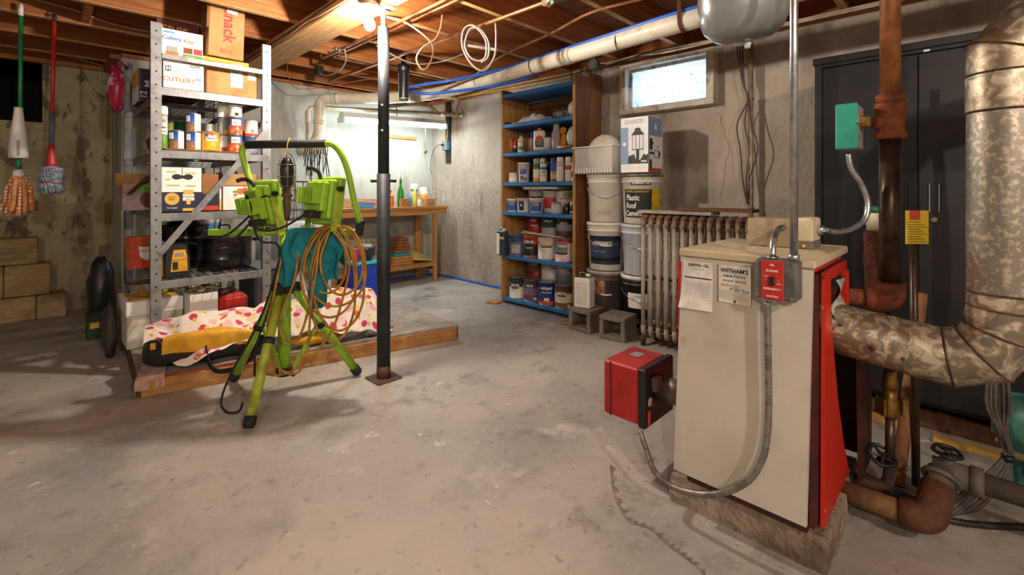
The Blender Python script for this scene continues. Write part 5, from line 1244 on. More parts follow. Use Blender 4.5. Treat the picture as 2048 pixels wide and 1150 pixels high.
gal(-.122, -.085, zA, [(.08, 'org'), (.52, 'blk'), (.4, 'org')], 'black and orange paint tin on the second shelf', [('BEHR', .036, m_whitep, .72, -14), ('ULTRA', .018, m_whitep, .45, -12)], [(-42, 14, .60, .84, 'blk')])
gal(.055, -.085, zA, [(.55, 'white'), (.45, 'cream')], 'cream and white paint tin on the second shelf', [('RITEWAY', .028, m_cardd, .62, -4)], [(-36, 30, .54, .60, 'blk')])
gal(.245, -.085, zA, [(.33, 'pinkw'), (.07, 'blk'), (.48, 'greyp'), (.12, 'red')], 'red topped grey and pink paint tin on the second shelf', [('Valspar', .03, m_whitep, .70, -12)], [(20, 62, .05, .8, 'cream'), (-36, 6, .32, .40, 'blk')])
for x, bands, l in ((-.23, [(1, 'crimson')], 'crimson'), (-.055, [(.45, 'ash'), (.55, 'grn')], 'dark green and grey'), (.12, [(.35, 'brown'), (.3, 'ash'), (.35, 'olive')], 'olive and brown'), (.30, [(.4, 'slate'), (.2, 'slate2'), (.4, 'slate')], 'navy slate')):
    for k in range(1, 2):
        tx = [] if k == 0 else {'crimson': [('RED', .03, m_whitep, .75, -10), ('FAMILY', .022, m_whitep, .5, -10)], 'dark green and grey': [('valspar', .034, m_whitep, .78, -8)], 'olive and brown': [('BEHR', .028, m_whitep, .7, -8)], 'navy slate': [('PORCH', .026, m_whitep, .72, -8)]}[l]
        gal(x, .085, zA + .172, bands, l + ' paint tin at the back of the second shelf', tx, bail=False)
MB().box(*sorted((SL(-.33, .006, 0)[0], SL(-.33, .17, 0)[0])), *sorted((SL(-.33, 0, 0)[1], SL(.395, 0, 0)[1])), zA, zA + .171, .003).thing('timber_riser', m_darkwood, 'dark timber riser under the rear paint tins of the second shelf', 'board')
zA = SB[0] + .001
gal(-.30, -.085, zA, [(.55, 'white'), (.45, 'grn')], 'white paint tin with a green band on the bottom shelf', [('BEHR', .034, m_whitep, .62, -12)], [(-40, 12, .46, .72, 'blk'), (-40, 12, .50, .55, m_gold)])
gal(-.122, -.085, zA, [(.28, 'plum'), (.34, 'plum2'), (.38, 'plum')], 'plum purple paint tin on the bottom shelf', [('BEHR', .026, m_whitep, .72, -10)], [(16, 36, .06, .2, 'white')])
gal(.055, -.085, zA, [(.16, 'org'), (.84, 'royal')], 'royal blue paint tin on the bottom shelf', [('valspar', .042, m_whitep, .76, -2), ('SIGNATURE', .018, m_whitep, .56, -2)], [(-16, 16, .18, .32, 'white')])
gal(.245, -.085, zA, [(.25, 'brown'), (.42, 'cream'), (.33, 'brown')], 'brown and cream paint tin on the bottom shelf', [('BEHR', .034, m_whitep, .66, -14)], [(-42, 8, .52, .78, 'olive'), (18, 40, .04, .2, 'white')])
for x, bands, l in ((-.23, [(.4, 'crimson'), (.6, 'brown')], 'dark red'), (-.055, [(.6, 'white'), (.4, 'ash')], 'white and grey'), (.12, [(.5, 'greyp'), (.5, 'ash')], 'pale grey'), (.30, [(.6, 'teal'), (.4, 'grn')], 'dark teal')):
    for k in range(1 if True else 2):
        gal(x, .085, zA + .155, bands, l + ' paint tin at the back of the bottom shelf', [('BEHR' if x < .2 else 'PAINT', .028, m_whitep, .7, -8)] if x > -.2 else [('SATIN', .024, m_whitep, .75, -8)], bail=False)
MB().box(*sorted((SL(-.33, .006, 0)[0], SL(-.33, .17, 0)[0])), *sorted((SL(-.33, 0, 0)[1], SL(.395, 0, 0)[1])), zA, zA + .154, .003).thing('timber_riser', m_darkwood, 'dark timber riser under the rear paint tins of the bottom shelf', 'board')
# flat solvent tin sticking out at the left
def flat_tin(label, loc, rz, w, d, h, side, mfront):
    t = thing('solvent_tin', label, 'tin', loc, rz)
    MB().box(-w / 2, w / 2, -d / 2, d / 2, 0, h, .004).part('body', mfront, t)
    MB().box(-w / 2 + .003, w / 2 - .003, -d / 2 + .003, d / 2 - .003, h, h + .004, .002).part('top_plate', side, t)
    MB().lathe([(.018, h + .004), (.018, h + .024), (.0001, h + .025)], 14, o=(w * .25, 0, 0)).part('cap', m_white, t)
    MB().tube(smooth_path([(-w * .3, 0, h + .004), (-w * .25, 0, h + .03), (w * .05, 0, h + .03), (w * .1, 0, h + .004)], 5), .004, 6).part('wire_handle', m_chrome, t)
    return t
t = flat_tin('dark blue flat solvent tin at the far end of the second shelf', SL(-.40 + .06, -.232 + .02, SB[1] + .001), SR, .10, .07, .225, m_blacks, m_navy) if False else None
t = flat_tin('navy and grey flat solvent tin jutting from the second shelf', (2.985, 3.065, SB[1] + .001), SR, .10, .05, .22, m_blacks, M('tin_navy', '#2a3348', rough=.4))
quad(m_lab, t, -.048, -.012, .01, .2, -.0262, 'printed_panel'); quad(m_gold, t, -.01, .046, .15, .17, -.0262, 'printed_panel')
for k in range(2):
    a, b_ = SL(-.22, -.10 - .02 * k, zA), SL(.27, -.135 + .01 * k, zA)
    MB().bar((a[0], a[1], SB[1] + .225 - .012 * k), (b_[0], b_[1], SB[1] + .203 - .002 * k), .022, .005).thing('stir_stick', m_cream, ('lower', 'upper')[1 - k] + ' pale stirring stick lying across the tins of the second shelf', 'stick', 'stirring sticks on the paint tins')
# ---- tubs, shelf three
def tub(label, x, y, z, r, h, m, bands=(), lid=m_white, texts=(), cat='tub', name='compound_tub', turn=0, group=None):
    t = thing(name, label, cat, SL(x, y, z), SR + R(36 + turn), group)
    MB().lathe([(r * .86, 0), (r * .88, .004), (r, h - .012), (r * 1.03, h - .012), (r * 1.03, h - .006)], 22).part('body', m, t)
    MB().lathe([(r * 1.05, h - .010), (r * 1.05, h), (r * .98, h + .002), (r * .95, h - .002), (.0001, h - .002)], 22).part('lid', lid, t)
    for (a0, a1, z0, z1, bm) in bands:
        wrap(bm, t, r * (.88 + .12 * z0) + .0012, a0, a1, z0 * h, z1 * h, r1=r * (.88 + .12 * z1) + .0012)
    for (s, sz, tm, zz, an) in texts: text(s, sz, tm, t, (0, 0, zz * h), bend=r * (.88 + .12 * zz) + .0025, ang=R(-90 + an), bold=.02)
    return t
zA = SB[2] + .001
m_dap = M('tub_dap', '#2a57b0', rough=.4)
tub('white spackle tub with a blue label at the far end, third shelf', -.335, -.115, zA, .055, .115, m_white, [(-60, 55, .1, .78, m_dap), (-30, 20, .55, .72, m_gold)], texts=[('DAP', .022, m_navy, .64, -5)])
tub('white tub with a dark label and a pink lid on the third shelf', -.20, -.115, zA, .062, .125, m_white, [(-40, 10, .12, .8, m_navy)], lid=m_pink, texts=[('&', .03, m_whitep, .5, -15)])
tub('white spackle tub with a blue label beside the small jars', -.045, -.115, zA, .062, .125, m_white, [(-60, 55, .1, .74, m_dap), (-30, 25, .5, .70, m_gold)], texts=[('DAP', .024, m_navy, .6, -5)])
tub('lilac lidded pail at the back of the third shelf', -.17, .03, zA, .075, .20, m_white, [(-50, 50, .15, .7, m_purple)], lid=M('lilac_lid', '#b9a3bd', rough=.4))
tub('white lidded pail at the back of the third shelf', .0, .03, zA, .075, .19, m_white, [(-50, 50, .2, .7, m_redp)], lid=m_white)
tub('big white pail with a green rim on the third shelf', .185, .01, zA, .088, .195, m_white, [(-30, 30, .62, .68, m_redp), (-14, 50, .7, .92, m_green)], lid=m_green, texts=[('Ready', .03, m_grey, .4, -6)])
JG = None
def jar(label, x, y, z, r, h, m, lidm):
    t = thing('glass_jar', label, 'jar', SL(x, y, z)); MB().lathe([(r * .95, 0), (r, .006), (r, h * .78), (r * .85, h * .84), (r * .85, h * .86)], 18).part('body', m, t); MB().lathe([(r * .9, h * .84), (r * .9, h), (.0001, h + .001)], 18).part('lid', lidm, t); return t
jar('clear glass jar in front of the green rimmed pail', .19, -.13, zA, .042, .095, m_glassc, m_tin)
jar('dark jar with a silver lid on the third shelf', .285, -.11, zA, .036, .098, M('jar_dark', '#221a1a', rough=.2), m_tin)
t = jar('dark jar with a lime base band at the near end of the third shelf', .365, -.11, zA, .036, .10, M('jar_dark', ''), m_white); MB().lathe([(.0365, .006), (.0365, .024)], 18).part('lime_band', M('print_limeg', ''), t)
t = thing('paint_tray', 'white roller tray lying across the pails of the third shelf', 'tray', SL(-.02, .0, SB[2] + .2045), SR)
b = MB(); b.box(-.19, .19, -.10, .10, .0, .004); b.bar((-.19, -.10, .004), (-.20, -.115, .032), .2, .004) if False else None
for (x0, x1, y0, y1) in ((-.19, .19, -.105, -.1), (-.19, .19, .1, .105), (-.195, -.19, -.105, .105), (.19, .195, -.105, .105)): b.box(x0, x1, y0, y1, 0, .022)
b.part('tray', m_white, t); MB().box(-.21, .21, -.122, .122, .022, .026).part('rim', m_white, t)
# ---- aerosol and jars, shelf four
zA = SB[3] + .001
def spray(label, x, y, bands, cap, r=.032, h=.165, texts=(), turn=0):
    t = can('aerosol_can', label, 'spray can', SL(x, y, zA), r, h, bands, SR + R(36 + turn), 'aerosol cans on the wooden shelf', n=18, texts=texts, lid=m_tin)
    MB().lathe([(r * .96, h), (r * .96, h + .008), (r * .86, h + .04), (r * .84, h + .042), (.0001, h + .042)], 18).part('cap', cap, t); return t
can('small_tin', 'small white tin at the far end of the fourth shelf', 'tin', SL(-.325, -.12, zA), .042, .09, [(1, m_lab)], SR, None, texts=[('- - -', .014, m_grey, .6, 30)])
jar('tall jar with a white lid behind the small white tin', -.335, .02, zA, .052, .165, M('jar_label', '#b9a79a', '#8a7c72', sc=30, rough=.4), m_white)
tub('white plastic pot with a blue and orange print reading flu', -.20, -.11, zA, .055, .175, m_white, [(-40, 30, .4, .68, m_blue), (-36, -6, .55, .70, m_orange)], lid=m_white, texts=[('flu', .062, m_ink, .20, 0)])
jar('mustard jar stacked behind the white pot', -.115, -.02, zA, .036, .09, M('jar_mustard', '#b58a22', rough=.4), m_blacks)
jar('mustard lidded dark jar on the fourth shelf', -.105, .07, zA, .042, .19, M('jar_dark2', '#2a2418', rough=.3), m_gold)
spray('aerosol can with a red and yellow label on the fourth shelf', -.055, -.10, [(.2, m_gold), (.5, m_lab), (.3, m_green)], m_glassc, texts=[('KRYLON', .013, m_redp, .7, -4)])
spray('white and blue aerosol can on the fourth shelf', .03, -.105, [(.28, m_lab), (.06, m_gold), (.3, m_lab), (.16, m_blue), (.2, m_lab)], m_tin, texts=[('XE', .03, m_ink, .5, -4)])
spray('narrow white and navy aerosol can on the fourth shelf', .095, -.05, [(.6, m_lab), (.4, m_navy)], m_black, r=.026)
spray('blue and yellow aerosol can with a dark cap on the fourth shelf', .145, -.10, [(.12, m_blue), (.4, m_gold), (.48, m_blue)], M('cap_brown', '#3d2a28', rough=.4), texts=[('WD', .022, m_blue, .42, -4)])
spray('white aerosol can with a red oval label on the fourth shelf', .225, -.115, [(1, m_lab)], m_lab, texts=[('KRYLON', .014, m_redp, .82, -2), ('- - -', .012, m_grey, .5, 0)])
spray('plain white aerosol can with a red square on the fourth shelf', .30, -.10, [(.6, m_lab), (.22, m_redp), (.18, m_lab)], m_white, r=.03)
spray('white and navy aerosol can at the near end of the fourth shelf', .37, -.10, [(.2, m_lab), (.3, m_navy), (.5, m_lab)], M('cap_teal', '#2f5f63', rough=.4), r=.031)
# ---- glues, shelf five
zA = SB[4] + .001
def bt(name, label, x, y, prof, m, cap=None, lab=None, cat='bottle', texts=()):
    t = thing(name, label, cat, SL(x, y, zA), SR + R(38)); MB().lathe(prof, 16).part('body', m, t)
    if cap: MB().lathe(cap[0], 14).part('cap', cap[1], t)
    for q in (lab or []): MB().lathe([(q[0], q[1]), (q[0], q[2])], 16).part('printed_label', q[3], t)
    for (s, sz, tm, zz, r_) in texts: text(s, sz, tm, t, (0, 0, zz), bend=r_, bold=.02)
    return t
bt('caulk_tube', 'copper coloured caulk tube at the far end of the fifth shelf', -.375, -.10, [(.024, 0), (.024, .13), (.008, .14), (.004, .175), (.0001, .175)], M('caulk', '#a8663a', rough=.4), cat='tube')
bt('glue_tube', 'small red and blue glue tube on the fifth shelf', -.315, -.11, [(.017, 0), (.018, .05), (.016, .10), (.005, .125), (.0001, .15)], m_redp, lab=[(.0186, .0, .04, m_navy), (.0186, .055, .065, m_whitep)], cat='tube')
bt('glue_bottle', 'white glue bottle with a blue tip on the fifth shelf', -.245, -.10, [(.032, 0), (.033, .006), (.033, .12), (.015, .135), (.013, .15), (.0001, .15)], m_white, ([(.011, .15), (.005, .175), (.0001, .18)], m_blue), [(.0336, .085, .11, m_gold), (.0336, .05, .075, m_grey)])
bt('glue_bottle', 'short white bottle with a green label on the fifth shelf', -.205, -.145, [(.021, 0), (.022, .005), (.022, .085), (.012, .10), (.0001, .105)], m_white, None, [(.0225, .02, .05, m_green)])
bt('craft_bottle', 'tan bottle with a purple tip on the fifth shelf', -.145, -.07, [(.028, 0), (.028, .12), (.012, .13), (.0001, .135)], M('tan_clear', '#a58a78', rough=.3), ([(.011, .132), (.009, .185), (.0001, .187)], M('cap_violet', '#5a4a9a', rough=.4)))
bt('craft_bottle', 'brown bottle with a violet tip beside the large white glue bottle', -.09, -.06, [(.026, 0), (.026, .12), (.012, .13), (.0001, .135)], M('brown_clear', '#8a6a58', rough=.3), ([(.011, .132), (.009, .185), (.0001, .187)], M('cap_violet', '')))
t = thing('glue_bottle', 'large white school glue bottle with an orange cap', 'bottle', SL(-.02, -.10, zA), SR + R(30))
MB().box(-.052, .052, -.03, .03, 0, .185, .014).part('body', m_white, t); MB().lathe([(.02, .185), (.02, .205), (.0001, .206)], 14).part('cap', m_orange, t)
quad(m_navy, t, -.034, .04, .036, .052, -.0308, 'blue_band'); quad(m_ink, t, -.034, .04, .055, .098, -.0308, 'black_panel'); text('GLUE-ALL', .014, m_whitep, t, (.003, -.032, .085), bold=.02); text('SCHOOL', .013, m_whitep, t, (.003, -.032, .067), bold=.02)
MB().add([(-.034, -.0312, .10), (.04, -.0312, .10), (.033, -.0312, .125), (.003, -.0312, .14), (-.027, -.0312, .125)], [(0, 1, 2, 3, 4)]).part('orange_arch', m_redp, t)
bt('pill_bottle', 'short white bottle beside the large glue bottle', .075, -.10, [(.03, 0), (.03, .10), (.028, .115), (.0001, .116)], m_white)
bt('polish_bottle', 'clear bottle with red liquid on the fifth shelf', .165, -.095, [(.04, 0), (.041, .005), (.041, .145), (.03, .16), (.026, .20), (.022, .225), (.0001, .226)], m_glassc, None, [(.0405, .004, .14, M('red_liquid', '#b3141f', rough=.2))]) if True else None
t = thing('hose_nozzle', 'amber orange plastic spray nozzle on the fifth shelf', 'nozzle', SL(.235, -.08, zA)); m_amb = M('amber_plastic', '#cf8a2a', rough=.4); MB().lathe([(.03, 0), (.028, .09), (.02, .11), (.02, .14), (.0001, .141)], 16).part('body', m_amb, t); MB().tube([(-.0, .01, .155), (-.035, -.02, .165)], .026, 14).part('head', m_amb, t)
b = MB(); c = SL(.33, -.075, zA + .10); b.blob((c[0], c[1], c[2]), (.06, .055, .09), 16, 10, .07, 41); b.thing('plastic_bag', M('bag_white', '#d6dade', '#b9c0c8', sc=14, rough=.3), 'white plastic bag stuffed at the near end of the fifth shelf', 'bag')
for k, (x, m, l) in enumerate(((.255, m_white, 'white'), (.30, m_orange, 'orange'), (.36, m_brownwood, 'brown'))):
    c = SL(x, -.145, zA + .016); MB().tube([(c[0], c[1] + .03, c[2]), (c[0], c[1] - .03, c[2] + .002)], [.015, .011], 10).thing('caulk_nozzle', m, l + ' nozzle lying at the front of the fifth shelf', 'nozzle')
# ---- wrapped rollers, shelf six
zA = SB[5] + .001
m_film = M('film_wrap', '#c8ccd0', '#e6e9ec', sc=26, rough=.18, var=.12, bump=.9, bsc=36)
for k, (x, y, w_, h, s, l) in enumerate(((-.15, .01, .40, .075, 1, 'long clear film wrapped roller pack on the sixth shelf'), (-.08, -.115, .32, .06, 5, 'shiny film wrapped pack at the front of the sixth shelf'))):
    c = SL(x, y, zA)
    def ff(u, v, c=c, w_=w_, h=h, s=s):
        e = math.sin(math.pi * u) ** .45 * math.sin(math.pi * v) ** .5
        return (c[0] + (v - .5) * .11, c[1] - (u - .5) * w_, c[2] + .002 + e * (h + .018 * math.sin(u * 17 + s) * math.sin(v * 8 + s)))
    MB().grid(ff, 30, 10).thing('wrapped_roller', m_film, l, 'pack')
c = SL(.17, -.03, zA); b = MB(); b.blob((c[0], c[1], c[2] + .045), (.06, .10, .038), 16, 8, .2, 44); b.thing('rag_bundle', M('rag_mix', '#9a9088', '#3f3a3a', sc=14, rough=.6), 'bundle of grey rags on the sixth shelf', 'rags')
c = SL(.335, -.07, zA); b = MB(); b.blob((c[0], c[1], c[2] + .07), (.06, .05, .065), 14, 9, .06, 45); b.thing('plastic_bag', M('bag_greenwhite', '#d0d3c8', '#3f8a3a', sc=8, lo=.56, hi=.6, rough=.35), 'white bag with a green print at the near end of the sixth shelf', 'bag')
c = SL(-.375, -.13, zA + .014); MB().tube([(c[0] - .03, c[1] + .02, c[2]), (c[0] + .02, c[1] - .0, c[2])], .013, 10).thing('pipe_offcut', m_black, 'black foam pipe offcut at the far end of the sixth shelf', 'pipe')
c = SL(-.335, -.085, zA + .012); MB().tube([(c[0] - .05, c[1] - .0, c[2]), (c[0] + .03, c[1] - .05, c[2])], .011, 10).thing('dowel_offcut', m_pine, 'short wooden dowel beside the black pipe offcut', 'dowel')

# ================================================================ buckets, boxes and blocks beside the shelf
def bucket(label, x, y, z, m, h=.372, rz=R(-57), bands=(), lid=True, lidm=None, texts=(), bail=True, wrapm=None):
    t = thing('plastic_bucket', label, 'bucket', (x, y, z), rz, 'five gallon buckets')
    r0, r1 = .130, .146
    rr = lambda q: r0 + (r1 - r0) * q / h
    MB().lathe([(r0 - .004, 0), (r0, .006), (rr(h - .07), h - .07), (rr(h) + .006, h - .066), (rr(h) + .006, h - .060), (rr(h), h - .058), (rr(h), h - .042), (rr(h) + .006, h - .040), (rr(h) + .006, h - .034), (rr(h), h - .032), (rr(h), h - .012)], 36).part('body', m, t)
    if lid: MB().lathe([(r1 + .008, h - .026), (r1 + .010, h - .010), (r1 + .008, h), (r1 - .004, h + .002), (r1 - .010, h - .006), (.0001, h - .006)], 36).part('lid', lidm or m_white, t)
    for (a0, a1, z0, z1, bm) in bands: wrap(bm, t, rr(z0) + .0015, a0, a1, z0, z1, r1=rr(z1) + .0015, n=16)
    for (s, sz, tm, zz, an, sx) in texts: text(s, sz, tm, t, (0, 0, zz), bend=rr(zz) + .0028, ang=R(-90 + an), bold=.02, sx=sx)
    if bail:
        q = [((r1 + .012) * math.cos(R(-180 + k * 15)), (r1 + .014) * math.sin(R(-180 + k * 15)) * 1.0, h - .075 - .10 * math.sin(R(k * 15))) for k in range(13)]
        MB().tube(q, .0025, 6).part('bail_handle', m_chrome, t)
        MB().tube([q[5], q[6], q[7]], .007, 8).part('hand_grip', m_white, t)
    return t
m_bw = M('bucket_white', '#dcd6ca', '#cbc4b6', sc=4, rough=.4, var=.03)
m_bg = M('bucket_bluegrey', '#c3c6ce', '#b2b5be', sc=4, rough=.4, var=.03)
BX, BY = 3.165, 2.065; CX, CY = 3.165, 1.752
for x, y, l in ((BX, BY, 'pale timber pad under the left bucket column'), (CX, CY, 'pale timber pad under the right bucket column')): MB().box(x - .13, x + .13, y - .13, y + .13, 0, .05, .003).thing('timber_pad', m_darkwood, l, 'board')
bucket('grey brown stained bucket at the bottom of the left column', BX, BY, .0505, M('bucket_dirty', '#6a5f57', '#4c433d', sc=5, rough=.6, var=.15, st=(1, 1, .3)), bands=((-60, -4, .19, .33, M('rust_smear', '#c08a6a', '#6e3a28', sc=26, lo=.45, hi=.55, rough=.7, st=(1, 1, .3))),), lidm=M('lid_dirty', '#a59c90', rough=.6))
bucket('bucket with a navy building print in the middle of the left column', BX, BY, .4255, m_bw, bands=((-62, 52, .05, .27, M('bucket_navy', '#2a3850', '#1d2739', sc=5, rough=.45)), (-62, 52, .235, .27, m_ink), (-40, 20, .19, .23, m_grey), (-62, 52, .075, .10, m_ink)), texts=[('EXTERIOR', .03, m_whitep, .21, -22, 1), ('SOLID COLOR', .014, m_skyb, .15, -22, 1)])
bucket('plain white bucket on top of the left column', BX, BY, .8005, m_bw, texts=[('ULINE', .042, M('emboss', '#a9a196', rough=.5), .075, -8, 1)])
bucket('black bucket with a white label at the bottom of the right column', CX, CY, .0505, M('bucket_black', '#19191c', rough=.4), bands=((-48, 40, .14, .25, m_lab),), texts=[('UNIVERSAL', .018, m_skyb, .225, -14, 1), ('ULINE', .045, m_grey, .05, 8, 1)])
bucket('pale blue grey bucket in the middle of the right column', CX, CY, .4255, m_bg, lidm=m_bg)
t = bucket('roof cement pail with a black and yellow label on top of the right column', CX, CY, .8005, M('pail_white', '#cfcabd', '#b9b3a5', sc=6, rough=.5), lidm=M('pail_lid', '#8f8d88', '#6f6a62', sc=10, rough=.4, metal=.5), bail=False,
           bands=((-62, 26, .05, .255, m_ink), (26, 66, .05, .255, M('pail_yellow', '#d6b81f', '#b89a18', sc=18, rough=.5))),
           texts=[('TROWEL CONSISTENCY', .020, M('pail_yellow', ''), .238, -18, .85), ('Plastic', .058, m_whitep, .192, -32, .72), ('Roof', .058, m_whitep, .135, -38, .72), ('Cement', .058, m_whitep, .078, -30, .72)])
wrap(m_ink, t, .1475, -36, 22, .285, .312); text('ROMWAY 57E', .02, m_whitep, t, (0, 0, .298), bend=.1492, ang=R(-97), bold=.02)
# clear tub with a bag on the left column
t = thing('clear_tub', 'clear ribbed plastic tub holding a bag on the left bucket column', 'tub', (3.10, 2.05, 1.176), R(-90))
m_tubc = M('tub_frost', '#eceae4', rough=.3, var=.03, alpha=.32)
b = MB().box(-.17, .17, -.14, .14, 0, .005); 
for (x0, x1, y0, y1) in ((-.17, .17, -.14, -.136), (-.17, .17, .136, .14), (-.17, -.166, -.136, .136), (.166, .17, -.136, .136)): b.box(x0, x1, y0, y1, .005, .20)
b.part('body', m_tubc, t); MB().box(-.19, -.166, -.16, .16, .2, .208).part('rim', m_white, t); MB().box(.166, .19, -.16, .16, .2, .208).part('rim', m_white, t); MB().box(-.166, .166, -.16, -.136, .2, .208).part('rim', m_white, t); MB().box(-.166, .166, .136, .16, .2, .208).part('rim', m_white, t)
for k in range(13): MB().box(-.165 + k * .0265, -.152 + k * .0265, -.145, -.1405, .005, .045, .002).part('rib', m_white, t)
b = MB(); b.blob((3.11, 2.04, 1.183 + .15), (.118, .145, .150), 22, 14, .03, 51); b.thing('bag_of_filler', M('bag_cream', '#e2dccd', '#d3cab8', sc=7, rough=.45, bump=.4, bsc=12), 'cream bag of filler bulging out of the clear tub', 'bag')
# lantern carton
t = thing('lantern_carton', 'blue and white carton picturing an outdoor post lantern', 'box', (3.095, 1.715, 1.176), R(-88))
w, d, h = .215, .225, .395
MB().box(-w / 2, w / 2, -d / 2, d / 2, 0, h, .002).part('body', m_whitep, t)
m_lb = M('carton_blue', '#7f97bd', rough=.5, var=.03); y = -d / 2 - .0008
quad(m_lb, t, -w / 2, -.046, .06, .325, y, 'blue_panel'); quad(M('carton_sky', '#dcdde0', rough=.5), t, -.046, w / 2, .06, .325, y, 'photo_panel')
text('QUOIZEL', .040, m_lb, t, (0, y - .001, .362), sx=.95)
m_lan = M('print_lantern', '#2c3432', rough=.6)
lz = .065
b = MB()
b.add([(x + .028, y - .0015, z) for x, z in ((-.012, lz), (.012, lz), (.012, lz + .10), (-.012, lz + .10))], [(0, 1, 2, 3)])
b.add([(x + .028, y - .0015, z) for x, z in ((-.045, lz + .095), (.045, lz + .095), (.045, lz + .101), (-.045, lz + .101))], [(0, 1, 2, 3)])
for sx_ in (-.043, -.016, .013, .040): b.add([(x + .028, y - .0015, z) for x, z in ((sx_, lz + .10), (sx_ + .004, lz + .10), (sx_ + .004, lz + .2), (sx_, lz + .2))], [(0, 1, 2, 3)])
b.add([(x + .028, y - .0015, z) for x, z in ((-.052, lz + .20), (.052, lz + .20), (.022, lz + .235), (.022, lz + .25), (-.022, lz + .25), (-.022, lz + .235))], [(0, 1, 2, 3, 4, 5)])
b.add([(x + .028, y - .0015, z) for x, z in ((-.003, lz + .25), (.003, lz + .25), (0, lz + .265))], [(0, 1, 2)])
b.part('printed_lantern', m_lan, t)
b = MB(); q = random.Random(5)
pts = [(-.046, .062)] + [(-.046 + .0153 * k, .085 + q.uniform(0, .05) * (1 if k not in (4, 5) else .2)) for k in range(11)] + [(.107, .062)]
b.add([(x, y - .001, z) for x, z in pts], [tuple(range(len(pts)))[::-1]]); b.part('printed_trees', M('print_foliage', '#39422f', '#252c22', sc=40, rough=.6), t)
quad(m_whitep, t, .055, .095, .073, .083, y - .002, 'size_tag'); text('A0001', .008, m_ink, t, (.075, y - .003, .078)); disc(m_whitep, t, -.077, .205, y - .001, .014)
for k in range(5): text('o', .014, m_grey, t, (-.08 + .04 * k, y - .001, .035))
xs_ = w / 2 + .0008
quad(m_lb, t, -d / 2, d / 2 - .012, .26, h - .002, xs_, 'blue_panel', face='right'); quad(M('print_brick2', '#a8512a', rough=.6), t, -d / 2, d / 2 - .012, .002, .03, xs_, 'brick_panel', face='right'); quad(m_lb, t, -d / 2, -d / 2 + .018, .03, .26, xs_, 'blue_strip', face='right')
disc(m_whitep, t, .0, .325, xs_ + .001, .02, face='right'); disc(m_redp, t, .035, .185, xs_ + .001, .009, face='right')
b = MB()
for (y0, y1, z0, z1) in ((-.09, -.05, .16, .24), (-.09, -.035, .20, .215), (-.09, -.03, .13, .145), (-.02, .05, .155, .159), (-.02, .05, .105, .109), (-.02, -.016, .105, .159), (.046, .05, .105, .159), (-.06, -.02, .128, .136), (-.09, -.06, .03, .09)): b.box(xs_ - .0005, xs_ + .0008, y0, y1, z0, z1)
b.add([(xs_ + .001, .05, .10), (xs_ + .001, .075, .125), (xs_ + .001, .075, .14), (xs_ + .001, .05, .165)], [(0, 1, 2, 3)])
b.part('printed_lantern', m_lan, t)
# concrete blocks and white solvent tin in front
m_cmu = layered('cinder_grey', '#7c7166', [('#988c7f', 6, .45, .62, (1, 1, 1), .8, 1), ('#4f463d', 4, .5, .66, (1, 1, 1), .7, 2), ('#3a332c', 40, .6, .7, (1, 1, 1), .7, 3)], bump=.9, bsc=50)
def cmu(label, x, y, rz):
    t = thing('cinder_block', label, 'block', (x, y, 0), rz, 'hollow cinder blocks on the floor')
    W, D, H, k = .195, .20, .165, .032
    b = MB(); b.box(-W / 2, W / 2, -D / 2, D / 2, 0, k, .004); b.box(-W / 2, W / 2, -D / 2, D / 2, H - k, H, .004); b.box(-W / 2, -W / 2 + k, -D / 2, D / 2, k, H - k, .003); b.box(W / 2 - k, W / 2, -D / 2, D / 2, k, H - k, .003); b.box(-W / 2 + k, W / 2 - k, D / 2 - .03, D / 2, k, H - k)
    b.part('body', m_cmu, t); return t
cmu('hollow cinder block under the white solvent tin', 2.905, 2.065, R(-90)); cmu('hollow cinder block in front of the black bucket', 2.895, 1.79, R(-84))
t = flat_tin('white flat solvent tin standing on a cinder block', (2.90, 2.085, .166), R(-78), .125, .10, .225, M('tin_green', '#3a4a34', rough=.4), m_lab)
for s, fc in ((-.0512, 'front'),): quad(m_white, t, -.055, .055, .01, .215, s, 'printed_panel')
for k in range(10): quad(m_grey, t, -.045, .045, .03 + k * .017, .033 + k * .017, -.0525, 'small_print')
for k in range(10): quad(m_grey, t, -.04, .035, .03 + k * .017, .033 + k * .017, .0632, 'small_print', face='right')
quad(m_gold, t, .036, .049, .06, .11, .0633, 'hazard_panel', face='right')
for x, y, l in ((2.97, 3.16, 'scrap of plywood at the far foot of the wooden shelf'), (2.93, 2.245, 'scrap of plywood at the near foot of the wooden shelf')): MB().cbox((x, y, .008), (.10, .12, .014), .002, (0, 0, .3)).thing('plywood_scrap', m_pineh, l, 'board')
# ================================================================ cast iron radiator
rad = thing('radiator', 'rusty cast iron column radiator standing in front of the right wall', 'radiator', (2.95, 1.27, 0))
m_rad = layered('radiator_paint', '#a39a8c', [('#8b7c68', 8, .45, .6, (1, 1, .4), .8, 1), ('#6e3f24', 14, .52, .60, (1, 1, .5), .9, 2), ('#4a2a1a', 22, .58, .66, (1, 1, .6), .8, 3), ('#c9c2b5', 6, .6, .7, (1, 1, .3), .6, 4)], rough=.6, bump=.5, bsc=40)
sec = None
for k in range(13):
    y = 1.575 - .0553 * k
    if sec is None:
        b = MB(); n = 6
        for xo in (-.085, 0.0, .085):
            b.tube(bend_path([(xo, 0, .09), (xo, 0, .85)], .02), .0145, 8)
        b.tube(bend_path([(-.085, 0, .80), (-.085, 0, .872), (.085, 0, .872), (.085, 0, .80)], .045, 6), .0165, 8)
        b.tube(bend_path([(-.085, 0, .14), (-.085, 0, .075), (.085, 0, .075), (.085, 0, .14)], .045, 6), .0165, 8)
        sec = b.part('section', m_rad, rad); o = sec
    else:
        o = sec.copy(); COL.objects.link(o); o.parent = rad
    o.location = (0, y - 1.27, 0)
